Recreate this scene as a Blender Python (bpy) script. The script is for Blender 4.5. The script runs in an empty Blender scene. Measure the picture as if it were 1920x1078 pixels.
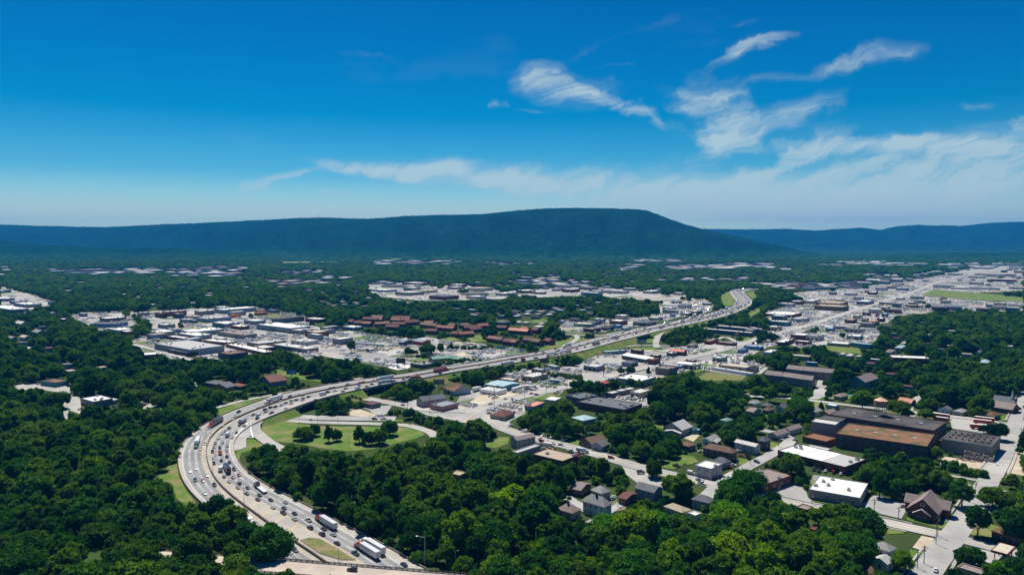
import bpy, bmesh, math, random
import numpy as np
from mathutils import Vector, Matrix

# ------------------------------------------------------------------ camera, sky, sun, exposure
F, CX, CY, H = 1400.0, 960.0, 539.0, 150.0
TH = math.atan(89 / 1400.0)
CT, ST = math.cos(TH), math.sin(TH)
sc = bpy.context.scene
col = sc.collection
cam = bpy.data.objects.new('camera', bpy.data.cameras.new('camera'))
col.objects.link(cam)
cam.location = (0, 0, H)
cam.rotation_euler = (math.pi / 2 - TH, 0, 0)
cam.data.sensor_width = 36
cam.data.lens = 36 * F / 1920
cam.data.clip_start = 1
cam.data.clip_end = 60000
sc.camera = cam
sc.view_settings.view_transform = 'Standard'
sc.view_settings.look = 'None'
sc.view_settings.gamma = 1
sc.view_settings.use_curve_mapping = False
sc.view_settings.exposure = 0.44
sc.cycles.max_bounces = 5
sc.cycles.diffuse_bounces = 3
sc.cycles.volume_bounces = 0
sc.cycles.transmission_bounces = 2
sc.cycles.glossy_bounces = 2
sc.cycles.use_denoising = True

SUN_EL, SUN_AZ = math.radians(60), math.radians(-19)     # azimuth from +Y towards +X


def srgb(r, g, b):
    f = lambda v: (v / 255) / 12.92 if v <= 10 else (((v / 255) + .055) / 1.055) ** 2.4
    return (f(r), f(g), f(b))


def sky_xy(px, py):
    """pixel -> (x/y, z/y) of the direction"""
    x = (px - CX) / F
    v = -(py - CY) / F
    dy, dz = CT + ST * v, -ST + CT * v
    return x / dy, dz / dy


def build_world():
    w = bpy.data.worlds.new('World')
    sc.world = w
    w.use_nodes = True
    w.cycles.sampling_method = 'MANUAL'
    w.cycles.sample_map_resolution = 512
    N, Lk = w.node_tree.nodes, w.node_tree.links
    N.clear()
    out = N.new('ShaderNodeOutputWorld')
    bg = N.new('ShaderNodeBackground')
    bg.inputs['Strength'].default_value = SKY_STRENGTH
    Lk.new(bg.outputs[0], out.inputs[0])
    sky = N.new('ShaderNodeTexSky')
    sky.sky_type = 'NISHITA'
    sky.sun_disc = False
    sky.sun_elevation = SUN_EL
    sky.sun_rotation = SUN_AZ
    sky.altitude = 200
    sky.air_density = 1.0
    sky.dust_density = SKY_DUST
    sky.ozone_density = 3.0
    hs = N.new('ShaderNodeHueSaturation')
    hs.inputs['Saturation'].default_value = SKY_SAT
    hs.inputs['Hue'].default_value = SKY_HUE
    hs.inputs['Value'].default_value = 2.0
    Lk.new(sky.outputs[0], hs.inputs['Color'])
    tcs = N.new('ShaderNodeTexCoord'); sps = N.new('ShaderNodeSeparateXYZ')
    Lk.new(tcs.outputs['Generated'], sps.inputs[0])
    rp = N.new('ShaderNodeValToRGB')
    el = rp.color_ramp.elements
    for k, (z, c) in enumerate(SKY_TINT):
        q = el[k] if k < 2 else el.new(z)
        q.position = z; q.color = (*[v / 2 for v in c], 1)
    Lk.new(sps.outputs[2], rp.inputs[0])
    tint = N.new('ShaderNodeMix'); tint.data_type = 'RGBA'; tint.blend_type = 'MULTIPLY'
    tint.inputs[0].default_value = 1
    Lk.new(rp.outputs[0], tint.inputs[7])
    Lk.new(hs.outputs[0], tint.inputs[6])

    def math_(op, a, b=None, c=None, clamp=False):
        n = N.new('ShaderNodeMath'); n.operation = op; n.use_clamp = clamp
        for i, v in enumerate((a, b, c)):
            if v is None: continue
            if isinstance(v, (int, float)): n.inputs[i].default_value = v
            else: Lk.new(v, n.inputs[i])
        return n.outputs[0]
    tc = N.new('ShaderNodeTexCoord')
    sep = N.new('ShaderNodeSeparateXYZ')
    Lk.new(tc.outputs['Generated'], sep.inputs[0])
    ym = math_('MAXIMUM', sep.outputs[1], 0.12)
    U = math_('DIVIDE', sep.outputs[0], ym)
    V = math_('DIVIDE', sep.outputs[2], ym)
    comb = N.new('ShaderNodeCombineXYZ')
    Lk.new(U, comb.inputs[0]); Lk.new(V, comb.inputs[1])
    # warp
    nz = N.new('ShaderNodeTexNoise'); nz.inputs['Scale'].default_value = 7; nz.inputs['Detail'].default_value = 5
    Lk.new(comb.outputs[0], nz.inputs['Vector'])
    sub = N.new('ShaderNodeVectorMath'); sub.operation = 'SUBTRACT'; sub.inputs[1].default_value = (.5, .5, .5)
    Lk.new(nz.outputs['Color'], sub.inputs[0])
    scl = N.new('ShaderNodeVectorMath'); scl.operation = 'MULTIPLY'; scl.inputs[1].default_value = (.10, .042, 0)
    Lk.new(sub.outputs[0], scl.inputs[0])
    wv = N.new('ShaderNodeVectorMath'); wv.operation = 'ADD'
    Lk.new(comb.outputs[0], wv.inputs[0]); Lk.new(scl.outputs[0], wv.inputs[1])
    nzb = N.new('ShaderNodeTexNoise'); nzb.inputs['Scale'].default_value = 24; nzb.inputs['Detail'].default_value = 6; nzb.inputs['Roughness'].default_value = .6
    Lk.new(wv.outputs[0], nzb.inputs['Vector'])
    sb = N.new('ShaderNodeVectorMath'); sb.operation = 'SUBTRACT'; sb.inputs[1].default_value = (.5, .5, .5); Lk.new(nzb.outputs['Color'], sb.inputs[0])
    sm = N.new('ShaderNodeVectorMath'); sm.operation = 'MULTIPLY'; sm.inputs[1].default_value = (.10, .016, 0); Lk.new(sb.outputs[0], sm.inputs[0])
    wv2 = N.new('ShaderNodeVectorMath'); wv2.operation = 'ADD'; Lk.new(wv.outputs[0], wv2.inputs[0]); Lk.new(sm.outputs[0], wv2.inputs[1]); wv = wv2
    total = None
    for (px, py, a, b, ang, st) in CLOUDS:
        cx, cy = sky_xy(px, py)
        mp = N.new('ShaderNodeMapping'); mp.vector_type = 'TEXTURE'
        mp.inputs['Location'].default_value = (cx, cy, 0)
        mp.inputs['Rotation'].default_value = (0, 0, math.radians(-ang))
        mp.inputs['Scale'].default_value = (a * 1.7 / F, b * 2.1 / F, 1)
        Lk.new(wv.outputs[0], mp.inputs['Vector'])
        gr = N.new('ShaderNodeTexGradient'); gr.gradient_type = 'SPHERICAL'
        Lk.new(mp.outputs[0], gr.inputs[0])
        m = math_('MULTIPLY', gr.outputs['Fac'], st)
        total = m if total is None else math_('ADD', total, m)
    # streaky grain, along a slightly rising direction
    mp = N.new('ShaderNodeMapping'); mp.vector_type = 'POINT'
    mr0 = N.new('ShaderNodeMapping'); mr0.inputs['Rotation'].default_value = (0, 0, math.radians(-20)); Lk.new(wv.outputs[0], mr0.inputs['Vector'])
    mp.inputs['Scale'].default_value = (5, 34, 1)
    Lk.new(mr0.outputs[0], mp.inputs['Vector'])
    n2 = N.new('ShaderNodeTexNoise'); n2.inputs['Scale'].default_value = 1.6; n2.inputs['Detail'].default_value = 9
    n2.inputs['Roughness'].default_value = .62
    Lk.new(mp.outputs[0], n2.inputs['Vector'])
    # thin high veil of the same kind everywhere in the sky
    n3 = N.new('ShaderNodeTexNoise'); n3.inputs['Scale'].default_value = 2.2; n3.inputs['Detail'].default_value = 6
    mp3 = N.new('ShaderNodeMapping'); mp3.inputs['Scale'].default_value = (1, 1, 3)
    Lk.new(tc.outputs['Generated'], mp3.inputs['Vector']); Lk.new(mp3.outputs[0], n3.inputs['Vector'])
    veil = math_('MULTIPLY', math_('SUBTRACT', n3.outputs['Fac'], .60, clamp=True), 0.5)
    front = math_('MULTIPLY', math_('SUBTRACT', sep.outputs[1], .12, clamp=True), 6, clamp=True)
    grain = math_('MULTIPLY', math_('SUBTRACT', n2.outputs['Fac'], .30), 3.0)
    n4 = N.new('ShaderNodeTexNoise'); n4.inputs['Scale'].default_value = 22; n4.inputs['Detail'].default_value = 6; n4.inputs['Roughness'].default_value = .6
    mp4 = N.new('ShaderNodeMapping'); mp4.inputs['Scale'].default_value = (.45, 2.6, 1); mp4.inputs['Rotation'].default_value = (0, 0, 0)
    Lk.new(mr0.outputs[0], mp4.inputs['Vector']); Lk.new(mp4.outputs[0], n4.inputs['Vector'])
    puff = math_('ADD', math_('MULTIPLY', n4.outputs['Fac'], 1.1), .45)
    dens = math_('MULTIPLY', math_('MULTIPLY', total, math_('ADD', math_('MULTIPLY', grain, .72), .34)), puff)
    mr = N.new('ShaderNodeMapRange'); mr.interpolation_type = 'SMOOTHSTEP'
    mr.inputs['From Min'].default_value = .07; mr.inputs['From Max'].default_value = 1.15
    mr.inputs['To Max'].default_value = .76
    Lk.new(dens, mr.inputs['Value'])
    dd = math_('MAXIMUM', math_('MULTIPLY', mr.outputs[0], front), veil)
    up = math_('MULTIPLY', math_('ADD', sep.outputs[2], .01, clamp=True), 30, clamp=True)
    dd = math_('MULTIPLY', dd, up)
    mx = N.new('ShaderNodeMix'); mx.data_type = 'RGBA'
    Lk.new(dd, mx.inputs[0])
    Lk.new(tint.outputs[2], mx.inputs[6])
    mx.inputs[7].default_value = (*[v / SKY_STRENGTH for v in CLOUD_COL], 1)
    Lk.new(mx.outputs[2], bg.inputs['Color'])


SKY_STRENGTH = 0.061
SKY_SAT, SKY_HUE, SKY_DUST = 1.45, 0.495, 0.6
SKY_TINT = [(0.0, (1.45, 2.1, 1.95)), (.035, (1.25, 1.42, 1.4)), (.085, (.35, .93, 1.12)), (.16, (.0, .70, .92)), (.31, (.0, .56, .80))]   # the even colour of the air by height above the horizon
CLOUD_COL = (.44, .54, .535)
CLOUDS = [  # centre px, half length, half width, angle (clockwise), strength
    (1055, 165, 80, 24, 12, .9), (1010, 145, 40, 14, -10, .5), (1175, 208, 80, 10, 27, .95), (1130, 172, 60, 9, -6, .4),
    (1400, 96, 62, 9, -22, .7), (1430, 80, 36, 11, -12, .6),
    (1660, 104, 64, 15, -8, .85), (1570, 126, 60, 10, -18, .7), (1450, 147, 50, 6, -4, .4),
    (1348, 215, 62, 44, 20, 1.1), (1340, 262, 62, 24, -38, .7), (1465, 228, 95, 20, -24, .95), (1535, 262, 60, 16, -22, .55),
    (1265, 178, 40, 10, 5, .5), (1400, 172, 60, 7, -8, .25), (1275, 208, 40, 7, 5, .4),
    (1460, 302, 125, 8, -22, 1.0), (1640, 273, 150, 9, -2, 1.0), (1790, 278, 100, 10, 4, .6),
    (1230, 348, 320, 26, 2, .9), (1640, 345, 330, 44, -9, .95), (1830, 360, 280, 70, -4, .85), (1000, 336, 240, 18, 5, .95),
    (700, 314, 120, 9, 6, .85), (492, 341, 50, 11, -12, .85), (560, 328, 90, 6, -8, .6), (660, 361, 46, 6, 3, .8),
    (1400, 392, 420, 22, 1, .55), (850, 330, 150, 11, 5, .75),
    (925, 200, 16, 8, 10, .5), (1003, 212, 36, 5, 2, .4), (1137, 121, 30, 5, 0, .35), (1830, 200, 34, 7, 0, .55),
    (1405, 41, 34, 6, -4, .4), (1917, 232, 16, 10, 0, .6), (690, 110, 50, 7, 15, .28), (1250, 38, 70, 12, -20, .28), (1090, 95, 70, 9, -25, .25),
]
build_world()
sl = bpy.data.lights.new('sun', 'SUN')
sl.energy = 4.8
sl.angle = math.radians(.53)
sl.color = (1, .93, .82)
so = bpy.data.objects.new('sun', sl)
col.objects.link(so)
sd = Vector((math.sin(SUN_AZ) * math.cos(SUN_EL), math.cos(SUN_AZ) * math.cos(SUN_EL), math.sin(SUN_EL)))
so.rotation_euler = sd.to_track_quat('Z', 'Y').to_euler()
so.location = sd * 2000

random.seed(7)
rng = np.random.default_rng(11)


# ------------------------------------------------------------------ reading the picture: pixel <-> place
def G(px, py, z=0.0):
    x = (px - CX) / F
    v = -(py - CY) / F
    dy = CT + ST * v
    dz = -ST + CT * v
    t = (z - H) / dz
    return x * t, dy * t


def PX(x, y, z):
    x, y, z = np.asarray(x, float), np.asarray(y, float), np.asarray(z, float) - H
    f = CT * y - ST * z
    u = ST * y + CT * z
    return CX + F * x / f, CY - F * u / f


CROP = dict(f=(0, 0, 1), A=(540, 940, 6.857), B=(330, 740, 6.821), C=(330, 860, 6.821), D=(1500, 740, 4.571), E=(1500, 880, 4.571),
            F=(960, 800, 6.736), G=(1220, 780, 6.736), H=(600, 690, 6.736), P=(300, 700, 2.852), Q=(0, 700, 2.852), R=(840, 700, 2.852),
            S=(1360, 700, 2.852), T=(0, 480, 3.594), U=(480, 480, 3.594), V=(960, 480, 3.594), W=(1440, 480, 3.594))
for k, (x, y) in dict(c1=(240, 560), c2=(460, 560), c3=(700, 560), c4=(940, 580), c5=(1180, 580), c6=(1400, 560), c7=(960, 680),
                      c8=(1400, 660), c9=(860, 660), c10=(0, 700), c11=(0, 530)).items():
    CROP[k] = (x, y, 7.385)


def full(c, p):
    ox, oy, s = CROP[c]
    return ox + p[0] / s, oy + p[1] / s


# ------------------------------------------------------------------ small helpers
def tag(o, label=None, cat=None, group=None, kind=None):
    if label: o['label'] = label
    if cat: o['category'] = cat
    if group: o['group'] = group
    if kind: o['kind'] = kind
    return o


def mesh(name, verts, faces, mats=(), mi=None, smooth=False):
    m = bpy.data.meshes.new(name)
    m.from_pydata([tuple(map(float, v)) for v in verts], [], [tuple(map(int, f)) for f in faces])
    for a in mats: m.materials.append(a)
    if mi is not None: m.polygons.foreach_set('material_index', np.asarray(mi, 'i'))
    if smooth: m.shade_smooth()
    m.update()
    return m


def mesh_np(name, V, Fq, mats=(), mi=None, smooth=False):
    """quads or tris, all of one size, as numpy arrays"""
    m = bpy.data.meshes.new(name)
    k = Fq.shape[1]
    m.vertices.add(len(V)); m.vertices.foreach_set('co', np.asarray(V, 'f').ravel())
    m.loops.add(Fq.size); m.loops.foreach_set('vertex_index', Fq.astype('i').ravel())
    m.polygons.add(len(Fq))
    m.polygons.foreach_set('loop_start', np.arange(0, Fq.size, k, dtype='i'))
    m.update(calc_edges=True)
    for a in mats: m.materials.append(a)
    if mi is not None: m.polygons.foreach_set('material_index', np.asarray(mi, 'i'))
    if smooth: m.shade_smooth()
    return m


def obj(name, me, parent=None, loc=(0, 0, 0), rz=0.0, scale=None):
    o = bpy.data.objects.new(name, me)
    col.objects.link(o)
    o.location = loc
    o.rotation_euler = (0, 0, rz)
    if scale is not None: o.scale = scale if hasattr(scale, '__len__') else (scale,) * 3
    if parent is not None: o.parent = parent
    return o


def empty(name, loc, rz=0.0, **k):
    o = obj(name, None, None, loc, rz)
    o.empty_display_size = 1
    return tag(o, **k)


class MB:
    def __init__(s): s.v, s.f, s.m = [], [], []

    def box(s, x0, x1, y0, y1, z0, z1, m=0, taper=0.0):
        n = len(s.v); t = taper
        s.v += [(x0, y0, z0), (x1, y0, z0), (x1, y1, z0), (x0, y1, z0), (x0 + t, y0 + t, z1), (x1 - t, y0 + t, z1), (x1 - t, y1 - t, z1), (x0 + t, y1 - t, z1)]
        s.f += [tuple(n + i for i in q) for q in ((3, 2, 1, 0), (4, 5, 6, 7), (0, 1, 5, 4), (1, 2, 6, 5), (2, 3, 7, 6), (3, 0, 4, 7))]
        s.m += [m] * 6
        return s

    def poly(s, pts, m=0):
        n = len(s.v); s.v += list(pts); s.f.append(tuple(range(n, n + len(pts)))); s.m.append(m); return s

    def prism(s, pts, z0, z1, m=0, mtop=None):
        """upright prism on a 2D outline (counter-clockwise)"""
        n = len(s.v); k = len(pts)
        s.v += [(x, y, z0) for x, y in pts] + [(x, y, z1) for x, y in pts]
        s.f += [tuple(reversed(range(n, n + k))), tuple(range(n + k, n + 2 * k))]
        s.f += [(n + i, n + (i + 1) % k, n + k + (i + 1) % k, n + k + i) for i in range(k)]
        s.m += [m, m if mtop is None else mtop] + [m] * k
        return s

    def tube(s, p, q, r0, r1=None, n=8, m=0):
        r1 = r0 if r1 is None else r1
        p, q = Vector(p), Vector(q); d = (q - p).normalized()
        a = d.orthogonal().normalized(); b = d.cross(a); k = len(s.v)
        for c, r in ((p, r0), (q, r1)):
            for i in range(n):
                t = 2 * math.pi * i / n
                s.v.append(tuple(c + a * (r * math.cos(t)) + b * (r * math.sin(t))))
        s.f += [(k + i, k + (i + 1) % n, k + n + (i + 1) % n, k + n + i) for i in range(n)]
        s.f += [tuple(reversed(range(k, k + n))), tuple(range(k + n, k + 2 * n))]
        s.m += [m] * (n + 2)
        return s

    def mesh(s, name, mats, smooth=False):
        return mesh(name, s.v, s.f, mats, s.m, smooth)


def vnoise(x, y, seed=0):
    """value noise in numpy"""
    xi, yi = np.floor(x).astype(np.int64), np.floor(y).astype(np.int64)
    fx, fy = x - xi, y - yi
    fx, fy = fx * fx * (3 - 2 * fx), fy * fy * (3 - 2 * fy)

    def h(a, b):
        n = (a * 374761393 + b * 668265263 + seed * 1442695041) & 0x7fffffff
        n = ((n ^ (n >> 13)) * 1274126177) & 0x7fffffff
        return ((n ^ (n >> 16)) & 0xffff) / 65535.0
    return (h(xi, yi) * (1 - fx) + h(xi + 1, yi) * fx) * (1 - fy) + (h(xi, yi + 1) * (1 - fx) + h(xi + 1, yi + 1) * fx) * fy


def fbm(x, y, seed=0, o=4):
    s, a, t = 0, 1, 0
    for i in range(o):
        s = s + a * vnoise(x * 2 ** i, y * 2 ** i, seed + i); t += a; a *= .5
    return s / t


# ------------------------------------------------------------------ materials
MATS = {}


def mat(name, c, c2=None, scale=.3, rough=.85, spec=.3, metal=0.0, detail=4, bump=0.0, c3=None, scale3=.02, stretch=None):
    """surface colour c broken by patches of c2 (noise in metres) and larger patches of c3"""
    if name in MATS: return MATS[name]
    m = bpy.data.materials.new(name); m.use_nodes = True
    N, Lk = m.node_tree.nodes, m.node_tree.links
    b = N['Principled BSDF']
    b.inputs['Roughness'].default_value = rough
    b.inputs['Specular IOR Level'].default_value = spec
    b.inputs['Metallic'].default_value = metal
    b.inputs['Base Color'].default_value = (*c, 1)
    if c2:
        geo = N.new('ShaderNodeNewGeometry')
        vec = geo.outputs['Position']
        if stretch:
            mp = N.new('ShaderNodeMapping'); mp.inputs['Scale'].default_value = stretch
            Lk.new(vec, mp.inputs['Vector']); vec = mp.outputs[0]
        n = N.new('ShaderNodeTexNoise'); n.inputs['Scale'].default_value = scale; n.inputs['Detail'].default_value = detail
        n.inputs['Roughness'].default_value = .65
        Lk.new(vec, n.inputs['Vector'])
        r = N.new('ShaderNodeMapRange'); r.inputs['From Min'].default_value = .35; r.inputs['From Max'].default_value = .68
        Lk.new(n.outputs['Fac'], r.inputs['Value'])
        mx = N.new('ShaderNodeMix'); mx.data_type = 'RGBA'
        Lk.new(r.outputs[0], mx.inputs[0]); mx.inputs[6].default_value = (*c, 1); mx.inputs[7].default_value = (*c2, 1)
        last = mx.outputs[2]
        if c3:
            n3 = N.new('ShaderNodeTexNoise'); n3.inputs['Scale'].default_value = scale3; n3.inputs['Detail'].default_value = 5
            Lk.new(geo.outputs['Position'], n3.inputs['Vector'])
            r3 = N.new('ShaderNodeMapRange'); r3.inputs['From Min'].default_value = .46; r3.inputs['From Max'].default_value = .62
            Lk.new(n3.outputs['Fac'], r3.inputs['Value'])
            m3 = N.new('ShaderNodeMix'); m3.data_type = 'RGBA'
            Lk.new(r3.outputs[0], m3.inputs[0]); Lk.new(last, m3.inputs[6]); m3.inputs[7].default_value = (*c3, 1)
            last = m3.outputs[2]
        Lk.new(last, b.inputs['Base Color'])
        if bump:
            bp = N.new('ShaderNodeBump'); bp.inputs['Distance'].default_value = bump
            Lk.new(n.outputs['Fac'], bp.inputs['Height']); Lk.new(bp.outputs[0], b.inputs['Normal'])
    MATS[name] = m
    return m


def foliage(name, dark, light, warm, attr=True):
    m = bpy.data.materials.new(name); m.use_nodes = True
    N, Lk = m.node_tree.nodes, m.node_tree.links
    N.clear()
    out = N.new('ShaderNodeOutputMaterial')
    geo = N.new('ShaderNodeNewGeometry')
    oi = N.new('ShaderNodeObjectInfo')
    n = N.new('ShaderNodeTexNoise'); n.inputs['Scale'].default_value = .012; n.inputs['Detail'].default_value = 3
    Lk.new(geo.outputs['Position'], n.inputs['Vector'])
    n2 = N.new('ShaderNodeTexNoise'); n2.inputs['Scale'].default_value = .45; n2.inputs['Detail'].default_value = 2
    Lk.new(geo.outputs['Position'], n2.inputs['Vector'])

    def mth(op, a, b):
        q = N.new('ShaderNodeMath'); q.operation = op
        for i, v in enumerate((a, b)):
            if isinstance(v, (int, float)): q.inputs[i].default_value = v
            else: Lk.new(v, q.inputs[i])
        return q.outputs[0]
    # tree to tree (random), stand to stand (large noise), clump to clump (small noise)
    f = mth('ADD', mth('MULTIPLY', oi.outputs['Random'], .62), mth('MULTIPLY', mth('SUBTRACT', n.outputs['Fac'], .12), 1.0))
    f = mth('ADD', f, mth('MULTIPLY', mth('SUBTRACT', n2.outputs['Fac'], .5), .7))
    cr = N.new('ShaderNodeValToRGB')
    e = cr.color_ramp.elements
    e[0].position = .25; e[0].color = (*dark, 1)
    e[1].position = .95; e[1].color = (*warm, 1)
    k = e.new(.62); k.color = (*light, 1)
    Lk.new(f, cr.inputs[0])
    mx = N.new('ShaderNodeMix'); mx.data_type = 'RGBA'; mx.blend_type = 'MULTIPLY'; mx.inputs[0].default_value = 1
    Lk.new(cr.outputs[0], mx.inputs[6]); Lk.new(oi.outputs['Color'], mx.inputs[7])
    d = N.new('ShaderNodeBsdfDiffuse'); t = N.new('ShaderNodeBsdfTranslucent')
    tm = N.new('ShaderNodeMix'); tm.data_type = 'RGBA'; tm.blend_type = 'MULTIPLY'; tm.inputs[0].default_value = 1
    tm.inputs[7].default_value = (1.3, 1.5, .5, 1)
    Lk.new(mx.outputs[2], tm.inputs[6])
    Lk.new(mx.outputs[2], d.inputs[0]); Lk.new(tm.outputs[2], t.inputs[0])
    ms = N.new('ShaderNodeMixShader'); ms.inputs[0].default_value = .3
    Lk.new(d.outputs[0], ms.inputs[1]); Lk.new(t.outputs[0], ms.inputs[2])
    gl = N.new('ShaderNodeBsdfGlossy'); gl.inputs['Roughness'].default_value = .5; gl.inputs['Color'].default_value = (.8, .9, 1, 1)
    m2 = N.new('ShaderNodeMixShader'); m2.inputs[0].default_value = .0
    Lk.new(ms.outputs[0], m2.inputs[1]); Lk.new(gl.outputs[0], m2.inputs[2])
    Lk.new(m2.outputs[0], out.inputs[0])
    MATS[name] = m
    return m


LEAF = foliage('leaves', (.010, .046, .010), (.034, .118, .014), (.098, .180, .014))
BARK = mat('bark', (.08, .065, .05), (.14, .12, .1), 2)
GRASS = mat('grass', (.070, .150, .020), (.110, .175, .030), .2, c3=(.19, .185, .07), scale3=.06, rough=.95, spec=.1)
FIELD = mat('dry_grass', (.17, .17, .06), (.12, .15, .05), .06, rough=.95, spec=.1)
SOIL = mat('soil', (.030, .055, .018), (.060, .075, .028), .06, c3=(.05, .085, .025), scale3=.01, rough=1, spec=0)
YARD = mat('yard_grass', (.055, .115, .025), (.10, .14, .04), .15, c3=(.23, .20, .13), scale3=.05, rough=1, spec=.05)
CONC = mat('pale_concrete', (.40, .385, .35), (.33, .32, .30), .15, c3=(.29, .285, .27), scale3=.05)
PAVE = mat('worn_asphalt', (.27, .27, .265), (.34, .335, .32), .08, c3=(.40, .39, .37), scale3=.02)
ASPH = mat('grey_asphalt', (.20, .20, .20), (.25, .25, .245), .1, c3=(.23, .225, .22), scale3=.02)
LANE = mat('lane_concrete', (.27, .275, .275), (.31, .31, .305), .25, c3=(.235, .24, .24), scale3=.04)
SAND = mat('pale_dirt', (.48, .40, .29), (.38, .32, .24), .12, c3=(.52, .46, .36), scale3=.04)
WHITE = mat('white_line_paint', (.78, .78, .76))
YEL = mat('yellow_line_paint', (.75, .50, .10))
STEEL = mat('galvanised_steel', (.35, .36, .36), rough=.5, metal=.3)
GLASS = mat('window_glass', (.03, .04, .05), rough=.12, spec=.6)
DARKM = mat('dark_opening', (.02, .02, .022), rough=.9)
WOODP = mat('weathered_wood', (.16, .11, .08), (.11, .08, .06), 1)


def lots_material():
    """paved ground cut into parcels: old asphalt, concrete, gravel, each its own grey"""
    m = bpy.data.materials.new('parcel_paving'); m.use_nodes = True
    N, Lk = m.node_tree.nodes, m.node_tree.links
    b = N['Principled BSDF']; b.inputs['Roughness'].default_value = .9
    geo = N.new('ShaderNodeNewGeometry')
    mp = N.new('ShaderNodeMapping'); mp.inputs['Rotation'].default_value = (0, 0, math.radians(38)); mp.inputs['Scale'].default_value = (1 / 48, 1 / 34, 0)
    Lk.new(geo.outputs['Position'], mp.inputs['Vector'])
    vo = N.new('ShaderNodeTexVoronoi'); vo.distance = 'CHEBYCHEV'; vo.inputs['Scale'].default_value = 1; vo.inputs['Randomness'].default_value = .8
    Lk.new(mp.outputs[0], vo.inputs['Vector'])
    sp = N.new('ShaderNodeSeparateColor'); Lk.new(vo.outputs['Color'], sp.inputs[0])
    cr = N.new('ShaderNodeValToRGB'); cr.color_ramp.interpolation = 'CONSTANT'
    e = cr.color_ramp.elements
    for i, c in enumerate([(.36, .35, .33), (.235, .23, .22), (.38, .345, .31), (.29, .285, .27), (.43, .42, .39), (.34, .33, .31), (.085, .13, .035), (.33, .29, .22), (.27, .265, .26), (.40, .385, .36)]):
        k = e[i] if i < 2 else e.new(i / 10)
        k.position = i / 10; k.color = (*c, 1)
    Lk.new(sp.outputs[0], cr.inputs[0])
    n = N.new('ShaderNodeTexNoise'); n.inputs['Scale'].default_value = .14; n.inputs['Detail'].default_value = 8; n.inputs['Roughness'].default_value = .7
    Lk.new(geo.outputs['Position'], n.inputs['Vector'])
    r = N.new('ShaderNodeMapRange'); r.inputs['From Min'].default_value = .3; r.inputs['From Max'].default_value = .7; r.inputs['To Min'].default_value = .62; r.inputs['To Max'].default_value = 1.25
    Lk.new(n.outputs['Fac'], r.inputs['Value'])
    mx = N.new('ShaderNodeMix'); mx.data_type = 'RGBA'; mx.blend_type = 'MULTIPLY'; mx.inputs[0].default_value = 1
    Lk.new(cr.outputs[0], mx.inputs[6]); Lk.new(r.outputs[0], mx.inputs[7]); Lk.new(mx.outputs[2], b.inputs['Base Color'])
    return m


PARCEL = lots_material()


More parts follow.
